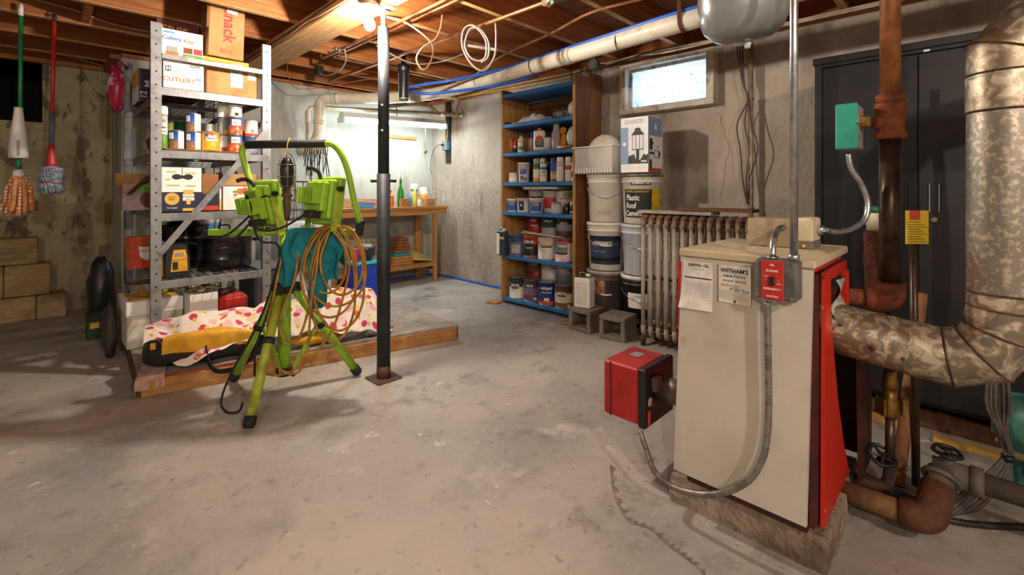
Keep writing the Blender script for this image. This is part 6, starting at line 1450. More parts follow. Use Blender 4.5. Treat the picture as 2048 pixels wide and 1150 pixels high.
for zz in (.11, .45, .84): MB().tube([(0, .33, zz), (0, -.385, zz)], .016 if zz == .45 else .024, 10).part('header', m_rustd, rad)
for yy in (.305, -.36):
    for xo in (-.085, .085): MB().cyl((xo, yy, 0), (xo, yy, .075), .016, .02, n=8).part('foot', m_rustd, rad)
for (y0, y1, x0, x1, z, l, m) in ((1.62, 1.12, 2.86, 3.0, .893, 'grey weathered board lying on the radiator', m_ply), (1.36, .90, 2.90, 3.03, .9155, 'second dark board lying on the radiator', m_darkwood)):
    MB().box(x0, x1, y1, y0, z, z + .02, .002).thing('loose_board', m, l, 'board')
MB().box(3.10, 3.16, 1.60, 1.66, .0, .0) if False else None
# conduit with brown wires beside the radiator
t = thing('conduit_pipe', 'tarnished metal conduit with brown wires behind the radiator', 'conduit', (3.42, 1.07, 0))
MB().cyl((0, 0, 0), (0, 0, 2.119), .0165, n=12).part('pipe', M('conduit_old', '#b5aa92', '#958a72', sc=9, rough=.45, metal=.5), t)
for zz in (.92, 1.67): MB().cyl((0, 0, zz), (0, 0, zz + .012), .022, n=12).part('clip', m_steeld, t)
m_bw_ = M('wire_brown', '#4a2c22', rough=.5)
for k, off in enumerate(((-.03, .0), (-.034, .022), (-.03, -.02))):
    MB().tube(smooth_path([(-.05, .06 + off[1], 2.1), (-.03, .04 + off[1] * .3, 1.8), (-.026, .012, 1.67), (off[0], .03 + off[1] * 2.2, 1.5), (off[0], off[1] * 2.6, 1.32), (off[0], .02 + off[1], 1.12), (-.026, .014, .95)], 6), .0045, 6).part('brown_wire', m_bw_, t)

# ================================================================ oil boiler on its pad
m_pad = layered('pad_concrete', '#8c7c6a', [('#a8988a', 5, .45, .62, (1, 1, 1), .8, 1), ('#5e4f41', 4, .5, .66, (1, 1, 1.6), .75, 2), ('#d8d2ca', 3, .62, .70, (.4, .6, 4), .7, 3), ('#3d3128', 30, .6, .7, (1, 1, 1), .7, 4)], bump=1.0, bsc=36, bdist=.015)
pad = thing('boiler_pad', 'rough concrete pad under the oil boiler', 'pad', (1.73, .50, 0))
def padf(z0, z1, x0, x1, y0, y1, seed):
    q = random.Random(seed); b = MB(); n = 14; ring = []
    for k in range(n): ring.append((x0 + (x1 - x0) * k / n, y0))
    for k in range(n): ring.append((x1, y0 + (y1 - y0) * k / n))
    for k in range(n): ring.append((x1 - (x1 - x0) * k / n, y1))
    for k in range(n): ring.append((x0, y1 - (y1 - y0) * k / n))
    m = len(ring); lv = [(z0, 0.0), (z0 + .03, .004), (z1 - .02, .0), (z1 - .004, -.004), (z1, -.014)]
    cx, cy = (x0 + x1) / 2, (y0 + y1) / 2; vs_ = []
    for (z, off) in lv:
        for (x, y) in ring:
            j = q.uniform(-.005, .004) + off; d = math.hypot(x - cx, y - cy)
            vs_.append((x + (x - cx) / d * j, y + (y - cy) / d * j, z + (q.uniform(-.003, .003) if z > z0 else 0)))
    fs = [(l * m + k, l * m + (k + 1) % m, (l + 1) * m + (k + 1) % m, (l + 1) * m + k) for l in range(4) for k in range(m)]
    fs.append(tuple(range(4 * m, 5 * m)))
    return b.add(vs_, fs, False)
padf(0, .098, 1.497, 1.775, .275, .72, 4).part('slab', m_pad, pad, True)
padf(0, .090, 1.780, 2.06, .285, .70, 5).part('slab', m_pad, pad, True)

boiler = thing('oil_boiler', 'white and red oil fired boiler on the concrete pad', 'boiler', (1.70, .50, .0985))
m_bw2 = layered('boiler_enamel', '#c3bdb0', [('#b0a998', 2.2, .45, .62, (1, 1, 1), .7, 1), ('#9a8c74', 3, .56, .72, (1, 1, .5), .6, 2), ('#7c6a50', 14, .64, .74, (1, 1, .5), .5, 3), ('#d5d1c8', 5, .62, .72, (1, 1, 1), .5, 4)], rough=.45, bump=.05, bsc=20)
m_btop = layered('boiler_lid', '#c2b596', [('#a89a78', 4, .45, .62, (1, 1, 1), .8, 1), ('#847459', 8, .56, .7, (1, 1, 1), .7, 2), ('#d8d0bd', 5, .6, .7, (1, 1, 1), .6, 3)], rough=.55, bump=.2, bsc=40)
m_bred = layered('boiler_red', '#c2291c', [('#9c2014', 4, .5, .66, (1, 1, .5), .8, 1), ('#d8a878', 34, .66, .70, (1, 1, .4), .9, 2), ('#6a1c14', 9, .6, .7, (1, 1, .4), .6, 3)], rough=.4, bump=.1, bsc=30)
m_bmar = M('boiler_shaded_maroon', '#4a1712', '#351410', sc=9, rough=.6, var=.15)  # puts shade into the red return and rear panels; also darker inner parts
# sloping sheet front
b = MB(); b.add([(1.452, .690, .138), (1.452, .315, .138), (1.452, .300, .836), (1.452, .662, .836), (1.468, .690, .138), (1.468, .315, .138), (1.468, .300, .836), (1.468, .662, .836)], [(3, 2, 1, 0), (4, 5, 6, 7), (0, 1, 5, 4), (1, 2, 6, 5), (2, 3, 7, 6), (3, 0, 4, 7)])
b.part('front_panel', m_bw2, boiler, True)
MB().box(1.444, 1.905, .292, .668, .838, .862, .004).part('top_lid', m_btop, boiler, True)
MB().box(1.47, 1.875, .305, .662, .820, .836, .002).part('top_frame', m_bred, boiler, True)
MB().box(1.56, 1.90, .36, .65, .13, .815, .01).part('cast_iron_body', m_bmar, boiler, True)
MB().box(1.47, 1.95, .662, .684, .13, .815, .003).part('left_panel', m_bred, boiler, True)
MB().box(1.485, 2.0, .32, .66, .0995, .13, .003).part('base_frame', m_bmar, boiler, True)
# right side: narrow return with its shade painted maroon, then the flared red sheet
b = MB(); b.add([(x, y, z) for y in (.300, .312) for (x, z) in ((1.470, .13), (1.545, .13), (1.525, .815), (1.470, .815))], [(0, 1, 2, 3), (7, 6, 5, 4), (0, 4, 5, 1), (1, 5, 6, 2), (2, 6, 7, 3), (3, 7, 4, 0)])
b.part('side_return', m_bmar, boiler, True)
b = MB(); pl = [(1.520, .115), (1.885, .115), (1.80, .24), (1.70, .42), (1.635, .60), (1.605, .72), (1.60, .818), (1.535, .818), (1.528, .6)]
b.prism(pl, .010, Matrix.Translation((0, .296, 0)) @ Matrix.Rotation(R(90), 4, 'X')).part('side_panel', m_bred, boiler, True)
MB().box(1.60, 1.875, .290, .300, .785, .818, .002).part('side_rail', m_bred, boiler, True)
MB().box(1.86, 1.885, .285, .305, .60, .785, .002).part('rear_strut', m_bred, boiler, True)
b = MB(); b.prism([(1.88, .10), (2.085, .10), (2.085, .56), (1.90, .60), (1.84, .58)], .012, Matrix.Translation((0, .262, 0)) @ Matrix.Rotation(R(90), 4, 'X')); b.part('rear_panel', m_bmar, boiler, True)  # red panel coloured maroon for the shadow it stands in
MB().box(2.07, 2.085, .262, .66, .10, .56, .002).part('back_panel', m_bmar, boiler, True)
def crum(u, v): return (1.645 + .125 * u, .282 - .012 * math.sin(v * 6 + u * 3), .785 - .11 * v - .03 * u * v - .015 * math.sin(u * 7) * v)
MB().grid(crum, 12, 12).part('foil_insulation', M('foil_paper', '#b9b6b0', '#8f8a82', sc=18, rough=.5, var=.1), boiler, True)
for (yy, zz) in ((.31, .81), (.31, .16)): MB().cyl((1.53, .285, zz), (1.53, .2868, zz), .006, n=8).part('screw', m_chrome, boiler, True)
# burner on the left flank
m_burn = M('burner_red', '#a81f1a', '#8f1814', sc=5, rough=.42, var=.08)
bu = MB().box(1.492, 1.705, .842, .985, .212, .412, .006).part('burner_cover', m_burn, boiler, True)
MB().box(1.490, 1.4935, .952, .956, .212, .412).part('cover_seam', m_bmar, bu, True)
bc = MB().box(1.489, 1.71, .812, .841, .205, .416, .005).part('burner_chassis', m_blacks, boiler, True)
MB().cyl((1.60, .812, .325), (1.60, .684, .325), .045, n=20).part('blast_tube', M('blast_steel', '#6e655c', rough=.5, metal=.6), boiler, True)
MB().box(1.53, 1.575, .790, .812, .33, .38, .004).part('ignition_box', M('ign_brown', '#5b4a3e', rough=.6), bc, True)
disc(M('badge', '#a89c98', rough=.5), bc, 1.525 - 1.70, .295 - .0985, .8112 - .5, .016)
MB().box(1.508, 1.526, .8105, .8115, .215, .265).part('warning_sticker', m_redp, bc, True)
text('MAX', .012, m_pink, bc, (1.55 - 1.70, .8108 - .5, .275 - .0985))
MB().box(1.60, 1.65, .90, .94, .4125, .4135).part('data_plate', m_grey, bu, True)
# service papers
def paper(label_name, y0, y1, z0, z1, curl):
    fn = lambda u, v: (1.4495 - .0008 - curl * max(0, v - .55) ** 2 * (1.2 - u), y0 + (y1 - y0) * u + (.012 * v * (1 - u) if curl > .02 else 0), z1 + (z0 - z1) * v)
    return MB().grid(fn, 6, 16).part(label_name, M('paper_' + label_name, '#dedad5' if curl > .02 else '#d8d0c2', '#c6bfb8' if curl > .02 else '#c6baa6', sc=9, lo=.5, hi=.7, rough=.8), boiler, True)
paper('service_sheet', .654, .563, .675, .826, .06); paper('service_card', .545, .452, .712, .824, .002)
bo = boiler.location
def btext(s, size, y, z, m=m_ink, sx=1.0, bold=.02, rot=0.0, x=1.4475): return text(s, size, m, boiler, (x - bo[0], y - bo[1], z - bo[2]), face='left', sx=sx, bold=bold, rot=rot)
def bline(y0, y1, z, t=.0012, m=m_grey, x=1.4472): return MB().box(x, x + .0006, min(y0, y1), max(y0, y1), z, z + t).part('ruled_line', m, boiler, True)
btext('GRIFFIN OIL', .012, .606, .813); btext('service record', .006, .606, .802, bold=0); bline(.650, .566, .772, .0035, m_ink)
for k in range(9): bline(.65 if k < 5 else .652, .567, .758 - k * .007, .0008)
btext("WITHAM'S", .0165, .499, .808, m_navy, 1.0, .03); btext('HEATING', .010, .499, .792, m_navy, 1.5)
btext('555-0123  555-0175', .0085, .499, .778, m_ink, .95); btext('10/25/14 C/S', .010, .512, .764, m_ink, 1, 0, R(-2)); btext('87.407 Red', .012, .485, .753, m_ink, 1, 0, R(-3))
for k in range(5): bline(.543, .454, .746 - k * .0055, .0008)
MB().add([(1.4475, .503, .715), (1.4475, .493, .715), (1.4475, .498, .724)], [(0, 1, 2)]).part('flame_mark', m_navy, boiler, True)
for (ya, yb, za, zb_) in ((.546, .545, .711, .8245), (.4525, .4515, .711, .8245)): MB().box(1.4474, 1.448, min(ya, yb), max(ya, yb), za, zb_).part('card_border', m_ink, boiler, True)

# emergency switch box
sw = thing('emergency_switch', 'grey electrical box with a red burner emergency switch plate', 'switch', (1.451, .375, .752), R(-90))
MB().box(-.052, .052, -.054, -.001, .0, .108, .006).part('box', M('box_grey', '#6e6d6c', '#5c5a58', sc=20, rough=.5, metal=.4), sw)
MB().box(-.034, .021, -.062, -.0545, .0, .106, .003).part('switch_plate', M('plate_red', '#b52b23', rough=.4, var=.05), sw)
MB().box(-.0125, .0005, -.069, -.0622, .040, .064, .002).part('toggle', m_black, sw)
for s_, z, sz in (('OIL', .095, .008), ('BURNER', .079, .008), ('EMERGENCY', .030, .0075), ('SWITCH', .010, .0075)): text(s_, sz, m_whitep, sw, (-.006, -.0628, z), bold=.02)
text('ON', .0065, m_whitep, sw, (-.022, -.0628, .064)); text('OFF', .0065, m_whitep, sw, (.010, -.0628, .045)); text('I', .008, m_whitep, sw, (-.022, -.0628, .054)); text('I', .008, m_whitep, sw, (.010, -.0628, .054))
for x, z in ((-.046, .10), (.04, .008), (-.044, .01), (.044, .098)): MB().cyl((x, -.0545, z), (x, -.057, z), .004, n=8).part('screw', m_chrome, sw)
MB().cyl((.038, -.03, .1085), (.038, -.03, .126), .0145, n=8).part('conduit_nut', m_steel, sw)
MB().tube([(-.014 + .012 * math.cos(k), -.03 + .012 * math.sin(k), .112) for k in range(6)], .004, 6, closed=True).part('cable_clamp', m_chrome, sw)
MB().box(-.036, -.004, -.045, -.015, -.010, -.0005, .003).part('cable_clamp', m_chrome, sw)
def flex(name, pts, r, m, label, pitch=.0105, cat='conduit'):
    P = smooth_path(pts, 14); d = [0]
    for a, c in zip(P, P[1:]): d.append(d[-1] + (c - a).length)
    L_ = d[-1]; n = int(L_ / (pitch / 2)); out = []; rr = []; j = 0
    for k in range(n + 1):
        s = L_ * k / n
        while j < len(d) - 2 and d[j + 1] < s: j += 1
        f = (s - d[j]) / max(d[j + 1] - d[j], 1e-6); out.append(P[j].lerp(P[j + 1], f)); rr.append(r if k % 2 else r * .76)
    return MB().tube(out, rr, 9).thing(name, m, label, cat)
m_flex = M('flex_steel', '#b9bbbe', '#9a9a9a', sc=40, rough=.35, metal=.85, var=.08)
m_flexd = M('flex_dark', '#97928c', '#6f6a64', sc=30, rough=.45, metal=.7, var=.12)
flex('flexible_conduit', [(1.415, .400, .740), (1.416, .399, .62), (1.418, .398, .45), (1.416, .401, .37), (1.41, .412, .30), (1.405, .447, .228), (1.405, .516, .162), (1.405, .59, .125), (1.41, .67, .108), (1.42, .738, .122), (1.455, .79, .165), (1.475, .822, .203)], .0105, m_flexd, 'ribbed metal conduit looping from the emergency switch down to the burner')
flex('flexible_conduit', [(1.425, .389, .868), (1.435, .392, .895), (1.47, .395, .925), (1.55, .405, .935), (1.66, .425, .93), (1.688, .43, .928)], .0095, m_flex, 'short ribbed conduit arching from the emergency switch to the control box')
t = thing('emt_conduit', 'straight shiny steel conduit rising from the emergency switch to the joists', 'conduit', (1.421, .337, .879)); MB().cyl((0, 0, 0), (0, 0, 1.27), .0100, n=14).part('pipe', m_steel, t)
# aquastat on the lid
aq = thing('boiler_control', 'beige boiler control box on the boiler lid', 'control', (1.76, .455, .8625), R(-90))
MB().box(-.085, .055, -.07, .045, 0, .092, .004).part('cover', M('aq_beige', '#a8977a', '#8c7b60', sc=8, rough=.5, var=.08), aq)
MB().box(.056, .105, -.062, .045, .022, .098, .006).part('relay_cover', m_cream, aq); MB().box(.056, .105, -.060, .045, 0, .0215, .002).part('terminal_strip', M('terminal', '#6f6a62', rough=.5), aq)
disc(M('aq_knock', '#9a8a6e', rough=.5), aq, -.045, .055, -.0706, .016); MB().cyl((.08, -.061, .010), (.08, -.066, .010), .005, n=8).part('screw', m_gold, aq)
MB().cyl((.106, 0, .06), (.122, 0, .06), .015, n=10).part('conduit_clamp', m_chrome, aq)
flex('flexible_conduit', [(1.76, .33, .923), (1.80, .30, .915), (1.86, .27, .925), (1.90, .245, .955), (1.915, .24, 1.01), (1.90, .255, 1.07), (1.875, .278, 1.12), (1.868, .285, 1.168)], .0095, m_flex, 'ribbed conduit curving from the boiler control up to the green box')

# ================================================================ boiler pipework
m_pcop = M('pipe_copper_old', '#9c6238', '#7d4a28', sc=8, rough=.5, metal=.5, var=.15)
m_pdark = M('pipe_brown', '#4e3a2c', '#33261d', sc=8, rough=.35, metal=.5, var=.15)
sup = thing('supply_pipe', 'tall brown supply pipe with an iron tee rising beside the boiler', 'pipe', (1.95, .186, .60))
MB().cyl((1.95, .186, 1.335), (1.95, .186, 2.30), .0275, n=20).part('upper_pipe', m_pcop, sup, True)
MB().lathe([(.030, 1.335), (.037, 1.34), (.038, 1.36), (.030, 1.365)], 20, o=(1.95, .186, 0)).part('reducer', m_rust, sup, True)
MB().lathe([(.038, 1.215), (.043, 1.22), (.043, 1.235), (.038, 1.24), (.038, 1.31), (.043, 1.315), (.043, 1.33), (.038, 1.335)], 20, o=(1.95, .186, 0)).part('tee', m_rust, sup, True)
MB().cyl((1.935, .20, 1.27), (1.915, .225, 1.27), .020, n=12).part('tee_branch', m_rust, sup, True)
MB().cyl((1.95, .186, .735), (1.95, .186, 1.216), .0295, n=20).part('lower_pipe', m_pdark, sup, True)
MB().tube(bend_path([(1.95, .186, .75), (1.95, .186, .690), (1.935, .25, .690)], .05, 7), .041, 18).part('elbow', m_rust, sup, True)
MB().cyl((1.938, .24, .69), (1.915, .352, .69), .027, n=16).part('outlet_pipe', m_rust, sup, True)
MB().cyl((1.95, .186, .655), (1.95, .186, .43), .012, n=12).part('drain_tail', m_pdark, sup, True)
MB().lathe([(.014, .40), (.022, .40), (.022, .43), (.018, .44), (.018, .46), (.014, .462)], 8, o=(1.95, .186, 0)).part('brass_union', M('brass', '#a3813f', '#7d5f2c', sc=14, rough=.4, metal=.8), sup, True)
MB().lathe([(.017, .305), (.024, .315), (.024, .36), (.019, .375), (.019, .40)], 12, o=(1.95, .186, 0)).part('brass_valve', M('brass', ''), sup, True)
for s in (-1, 1): MB().cbox((1.95 + s * .022, .186 - s * .022, .345), (.008, .045, .06), .004, (0, 0, R(-45))).part('valve_flange', M('brass', ''), sup, True)
MB().cyl((1.95, .186, .305), (1.95, .186, .13), .0135, n=12).part('drop_pipe', m_pdark, sup, True)
MB().tube(bend_path([(1.95, .186, .16), (1.95, .19, .075), (1.93, .29, .075)], .04, 6), .017, 12).part('drop_elbow', m_rustd, sup, True)
hw = MB(); 
def wheel(c, r, nrm, tube_r=.006):
    n = Vector(nrm).normalized(); u = n.orthogonal().normalized(); w = n.cross(u); c = Vector(c); b = MB()
    b.tube([c + (u * math.cos(k * math.pi / 10) + w * math.sin(k * math.pi / 10)) * r * (1 + .06 * math.cos(k * math.pi / 10 * 5)) for k in range(20)], tube_r, 6, closed=True)
    for k in range(5): a = k * 2 * math.pi / 5; b.tube([c, c + (u * math.cos(a) + w * math.sin(a)) * r], tube_r * .8, 5)
    b.tube([c - n * .03, c + n * .008], tube_r * 1.5, 8); return b
wheel((1.925, .205, .185), .036, (-.4, -.3, .85)).part('valve_wheel', m_black, sup, True)
fs = thing('flow_switch', 'teal and grey flow switch box clamped to the iron tee', 'switch', (1.885, .285, 1.182), R(-90))
MB().box(-.03, .03, -.055, -.048, 0, .148, .004).part('teal_cover', M('teal_metal', '#2f9a86', '#2b8a78', sc=9, rough=.4, var=.05), fs)
MB().box(-.029, .029, -.0475, .075, .002, .146, .004).part('case', M('case_dirty', '#a8a296', '#8a8478', sc=14, rough=.5, metal=.3), fs)
MB().cbox((.042, -.0, .09), (.03, .028, .036), .004).part('brass_stem', M('brass', ''), fs); MB().cbox((.033, -.045, .085), (.012, .03, .008), .002, (0, .4, 0)).part('wing_nut', m_steeld, fs)
ret = thing('return_pipe', 'rusty iron return pipe with an elbow and gate valve on the floor', 'pipe', (1.85, .06, .02))
m_rp = M('pipe_rust', '#5e3c24', '#3f281a', sc=10, rough=.8, metal=.2, var=.2, bump=.4)
MB().cyl((1.81, .30, .085), (1.81, .135, .088), .031, n=18).part('stub_pipe', M('pipe_ochre', '#7a5a34', '#5c4024', sc=10, rough=.8, var=.2), ret, True)
MB().tube(bend_path([(1.81, .15, .088), (1.81, .085, .090), (1.90, .068, .155)], .055, 7), .041, 18).part('elbow', m_rp, ret, True)
m_pg = M('pipe_greybrown', '#5f5850', '#473f38', sc=9, rough=.7, metal=.2, var=.15)
MB().cyl((1.855, .077, .12), (1.945, .060, .188), .034, n=18).part('riser', m_pg, ret, True)
MB().lathe([(.044, -.008), (.048, 0), (.044, .008)], 18, M=Matrix.Translation((1.925, .063, .173)) @ Vector((.75, -.14, .6)).to_track_quat('Z', 'Y').to_matrix().to_4x4()).part('flange', m_pg, ret, True)
MB().tube([(1.955, .085, .185), (1.957, .0, .182)], .036, 16).part('valve_body', m_pg, ret, True)
MB().cyl((1.957, .05, .20), (1.958, .05, .235), .022, .016, n=12).part('bonnet', m_pg, ret, True)
wheel((1.958, .05, .245), .033, (-.1, -.1, 1), .0055).part('valve_wheel', m_black, ret, True)
MB().tube([(1.957, .0, .182), (1.957, -.9, .178)], .030, 16).part('long_run', m_pg, ret, True)
MB().tube([(1.957, .0, .182), (1.957, -.03, .182)], .041, 16).part('coupling', m_pg, ret, True)
t = thing('rusty_stub', 'flaking rusty pipe stub with a white and green cap behind the supply pipe', 'pipe', (2.327, .274, .44))
MB().lathe([(.026, 0), (.026, .10), (.03, .12), (.028, .30), (.034, .32), (.030, .38), (.034, .43), (.028, .45)], 14, o=(0, 0, 0)).part('pipe', M('flaky_rust', '#5e3020', '#3c2018', sc=24, rough=.95, var=.25, bump=1.0, bsc=60), t)
MB().lathe([(.022, .45), (.022, .47), (.03, .475), (.03, .52)], 14).part('white_collar', m_cream, t); MB().lathe([(.031, .52), (.031, .545), (.0001, .546)], 14).part('green_cap', M('cap_green', '#2f6a4a', rough=.5), t)
MB().tube(bend_path([(0, 0, .02), (0, 0, -.06), (-.19, .06, -.06)], .04), .022, 10).part('tail', M('flaky_rust', ''), t)
# poles leaning behind the flue
t = thing('broom_pole', 'dark brown pole standing behind the flue with a yellow tag at its top', 'pole', (2.185, .137, 0))
MB().tube([(0, 0, 0), (.0, .003, .45), (-.004, .008, .88)], .0125, 10).part('pole', m_pdark, t)
t = thing('warning_tag', 'yellow printed warning tag hanging from the brown pole', 'tag', (2.176, .145, .86), R(-45.4))
MB().box(-.041, .041, -.018, -.0165, 0, .118, .0005).part('card', M('tag_yellow', '#cfae1e', '#b8981a', sc=9, rough=.6, var=.08), t)
quad(M('tag_red', '#b5452a', rough=.6), t, -.026, .010, .085, .118, -.0185, 'red_patch')
for k in range(9): quad(M('tag_print', '#6e5c14', rough=.6), t, -.034, .034 - .01 * (k % 3), .008 + k * .0085, .0105 + k * .0085, -.0186, 'small_print')
MB().tube([(.0, -.017, .118), (-.012, -.017, .125), (.0, -.012, .132), (.012, -.017, .125)], .0018, 5, closed=True).part('wire_loop', m_black, t)
t = thing('wooden_pole', 'thick light wooden pole leaning behind the flue', 'pole', (2.14, .184, 0)); MB().tube([(0, 0, .004), (.19, -.052, .66)], .0205, 14).part('pole', wood('pole_wood', '#a8794f', '#86593a', (14, 14, 1)), t)

# ================================================================ flue
m_galv = bpy.data.materials.new('galvanised_spangle'); m_galv.use_nodes = True
nt = m_galv.node_tree; N = nt.nodes; L = nt.links; p = N['Principled BSDF']; p.inputs['Metallic'].default_value = .65
tc = N.new('ShaderNodeTexCoord'); nz = N.new('ShaderNodeTexNoise'); nz.inputs['Scale'].default_value = 26; nz.inputs['Distortion'].default_value = 1.4; L.new(tc.outputs['Object'], nz.inputs['Vector'])
rp = N.new('ShaderNodeValToRGB'); E = rp.color_ramp.elements; E[0].position = .40; E[0].color = lin('#857a68'); E[1].position = .60; E[1].color = lin('#c9bfa8')
for pos, c in ((.48, '#8f8472'), (.50, '#b0a48e'), (.55, '#a0947e')): e = E.new(pos); e.color = lin(c)
L.new(nz.outputs['Fac'], rp.inputs[0])
n2 = N.new('ShaderNodeTexNoise'); n2.inputs['Scale'].default_value = 5; n2.inputs['Detail'].default_value = 6; L.new(tc.outputs['Object'], n2.inputs['Vector'])
r2 = N.new('ShaderNodeValToRGB'); r2.color_ramp.elements[0].position = .48; r2.color_ramp.elements[1].position = .70; L.new(n2.outputs['Fac'], r2.inputs[0])
mx = N.new('ShaderNodeMix'); mx.data_type = 'RGBA'; L.new(r2.outputs[0], mx.inputs[0]); L.new(rp.outputs[0], mx.inputs[6]); mx.inputs[7].default_value = lin('#7a5a3a'); L.new(mx.outputs[2], p.inputs['Base Color'])
mr = N.new('ShaderNodeMapRange'); mr.inputs[3].default_value = .32; mr.inputs[4].default_value = .58; L.new(nz.outputs['Fac'], mr.inputs[0]); L.new(mr.outputs[0], p.inputs['Roughness'])
m_galv2 = bpy.data.materials.new('galvanised_fine'); 
m_galv2 = M('galvanised_fine', '#8a8174', '#b5ab98', sc=70, lo=.5, hi=.6, rough=.4, metal=.6, var=.15, vsc=14)
flue = thing('flue_pipe', 'large galvanised flue pipe bending up from the boiler', 'flue', (1.72, .1, .50))
FR = .0745; FX, FY = 1.72, -.066
MB().tube([(FX, .35, .632), (FX, .115, .606)], FR, 36, caps=False).part('horizontal_run', m_galv, flue, True)
MB().tube([(FX, .125, .607), (FX, .085, .603)], FR + .0015, 36, caps=False).part('crimp_sleeve', m_galv, flue, True)
# segmented elbow: mitred gores
def gores(pts, r, name, m, n=36):
    P = [Vector(q) for q in pts]
    planes = []
    for i in range(len(P)):
        a = (P[i] - P[i - 1]).normalized() if i else (P[1] - P[0]).normalized()
        c = (P[i + 1] - P[i]).normalized() if i < len(P) - 1 else a
        planes.append((a + c).normalized())
    ax = (P[1] - P[0]).cross(P[-1] - P[-2]).normalized()
    rings = []
    for i in range(len(P)):
        d = (P[i] - P[i - 1]).normalized() if i else (P[1] - P[0]).normalized()
        u = ax; w = d.cross(u).normalized(); ring = []
        for k in range(n):
            q = P[i] + (u * math.cos(2 * math.pi * k / n) + w * math.sin(2 * math.pi * k / n)) * r
            t_ = (P[i] - q).dot(planes[i]) / d.dot(planes[i]); ring.append(q + d * t_)
        rings.append(ring)
    for i in range(len(P) - 1):
        b = MB(); b.add(rings[i] + rings[i + 1], [(k, (k + 1) % n, n + (k + 1) % n, n + k) for k in range(n)], True); b.part(name, m, flue, True)
        if i: MB().tube([Vector(q) + (Vector(q) - P[i]).normalized() * .001 for q in rings[i]], .0028, 6, closed=True).part('seam', m_rustd, flue, True)
gores([(FX, .09, .6035), (FX, .04, .600), (FX, -.025, .628), (FX, -.058, .685), (FX, FY, .75), (FX, FY, .79)], FR, 'elbow_gore', m_galv)
MB().cyl((FX, FY, .79), (FX, FY, 1.255), FR, n=36, caps=False).part('vertical_run', m_galv2, flue, True)
MB().cyl((FX, FY, 1.25), (FX, FY, 1.345), FR + .002, n=36, caps=False).part('vertical_sleeve', m_galv, flue, True)
gores([(FX, FY, 1.34), (FX, FY, 1.40), (FX + .02, -.15, 1.50), (FX + .05, -.30, 1.54), (FX + .14, -.75, 1.56)], FR, 'upper_gore', m_galv)
for zz in (.79, 1.25, 1.345): MB().tube([(FX + (FR + .002) * math.cos(k * math.pi / 18), FY + (FR + .002) * math.sin(k * math.pi / 18), zz) for k in range(36)], .0028, 6, closed=True).part('seam', m_rustd, flue, True)
MB().tube([(FX - FR * .96, .20, .603), (FX - FR - .001, .20, .603)], .0085, 10).part('draft_hole', m_black, flue, True)
MB().tube([(FX - FR - .0008, .20 + .010 * math.cos(k), .603 + .010 * math.sin(k)) for k in range(6)], .003, 5, closed=True).part('hole_rim', m_rust, flue, True)
for (yy, zz) in ((.27, .655), (.13, .59), (.29, .64)): MB().blob((FX - FR * .985, yy, zz), (.004, .005, .005), 8, 6).part('rivet', m_rustd, flue, True)
t = thing('copper_riser', 'vertical copper pipe beyond the flue top', 'pipe', (2.18, -.20, 1.64)); MB().cyl((0, 0, 0), (0, 0, .70), .016, n=12).part('pipe', m_pcop, t)

# ================================================================ expansion tank
tk = thing('expansion_tank', 'grey steel expansion tank hanging from the joists above the boiler', 'tank', (1.622, .533, 1.535))
m_tank = M('tank_grey', '#9fa3a4', '#8c9091', sc=4, rough=.22, metal=.35, var=.05, coat=.6)
MB().lathe([(.0001, 0), (.05, .004), (.09, .018), (.118, .042), (.133, .075), (.1385, .115), (.1385, .50), (.128, .545), (.09, .585), (.03, .60), (.0001, .60)], 44).part('shell', m_tank, tk)
MB().lathe([(.0001, -.022), (.008, -.021), (.0095, -.012), (.0115, -.006), (.0105, .0)], 14, o=(.012, -.012, .003)).part('valve_cap', M('clear_cap', '#d6dade', rough=.15, alpha=.8), tk)
MB().cyl((0, 0, .60), (0, 0, .72), .014, n=12).part('tank_nipple', m_verd, tk)
MB().tube(bend_path([(0, 0, .70), (-.02, .25, .60), (-.05, .45, .60)], .05), .02, 10).part('feed_elbow', m_verd, tk) if False else None
for a in (.3, 2.4): MB().bar((.145 * math.cos(a), .145 * math.sin(a), .30), (.145 * math.cos(a), .145 * math.sin(a), .614), .02, .003, up=(math.cos(a), math.sin(a), 0)).part('hanger_strap', m_steeld, tk)
t = thing('feed_elbow', 'corroded brass pipe elbow beside the expansion tank', 'pipe', (1.72, .86, 2.03))
MB().tube(bend_path([(.10, -.16, .10), (.0, -.05, .03), (-.03, .02, .02), (-.03, .10, .07)], .04, 6), .018, 12).part('elbow', m_verd, t); MB().cyl((-.02, .05, .04), (-.035, .12, .085), .024, n=10).part('union', m_verd, t)

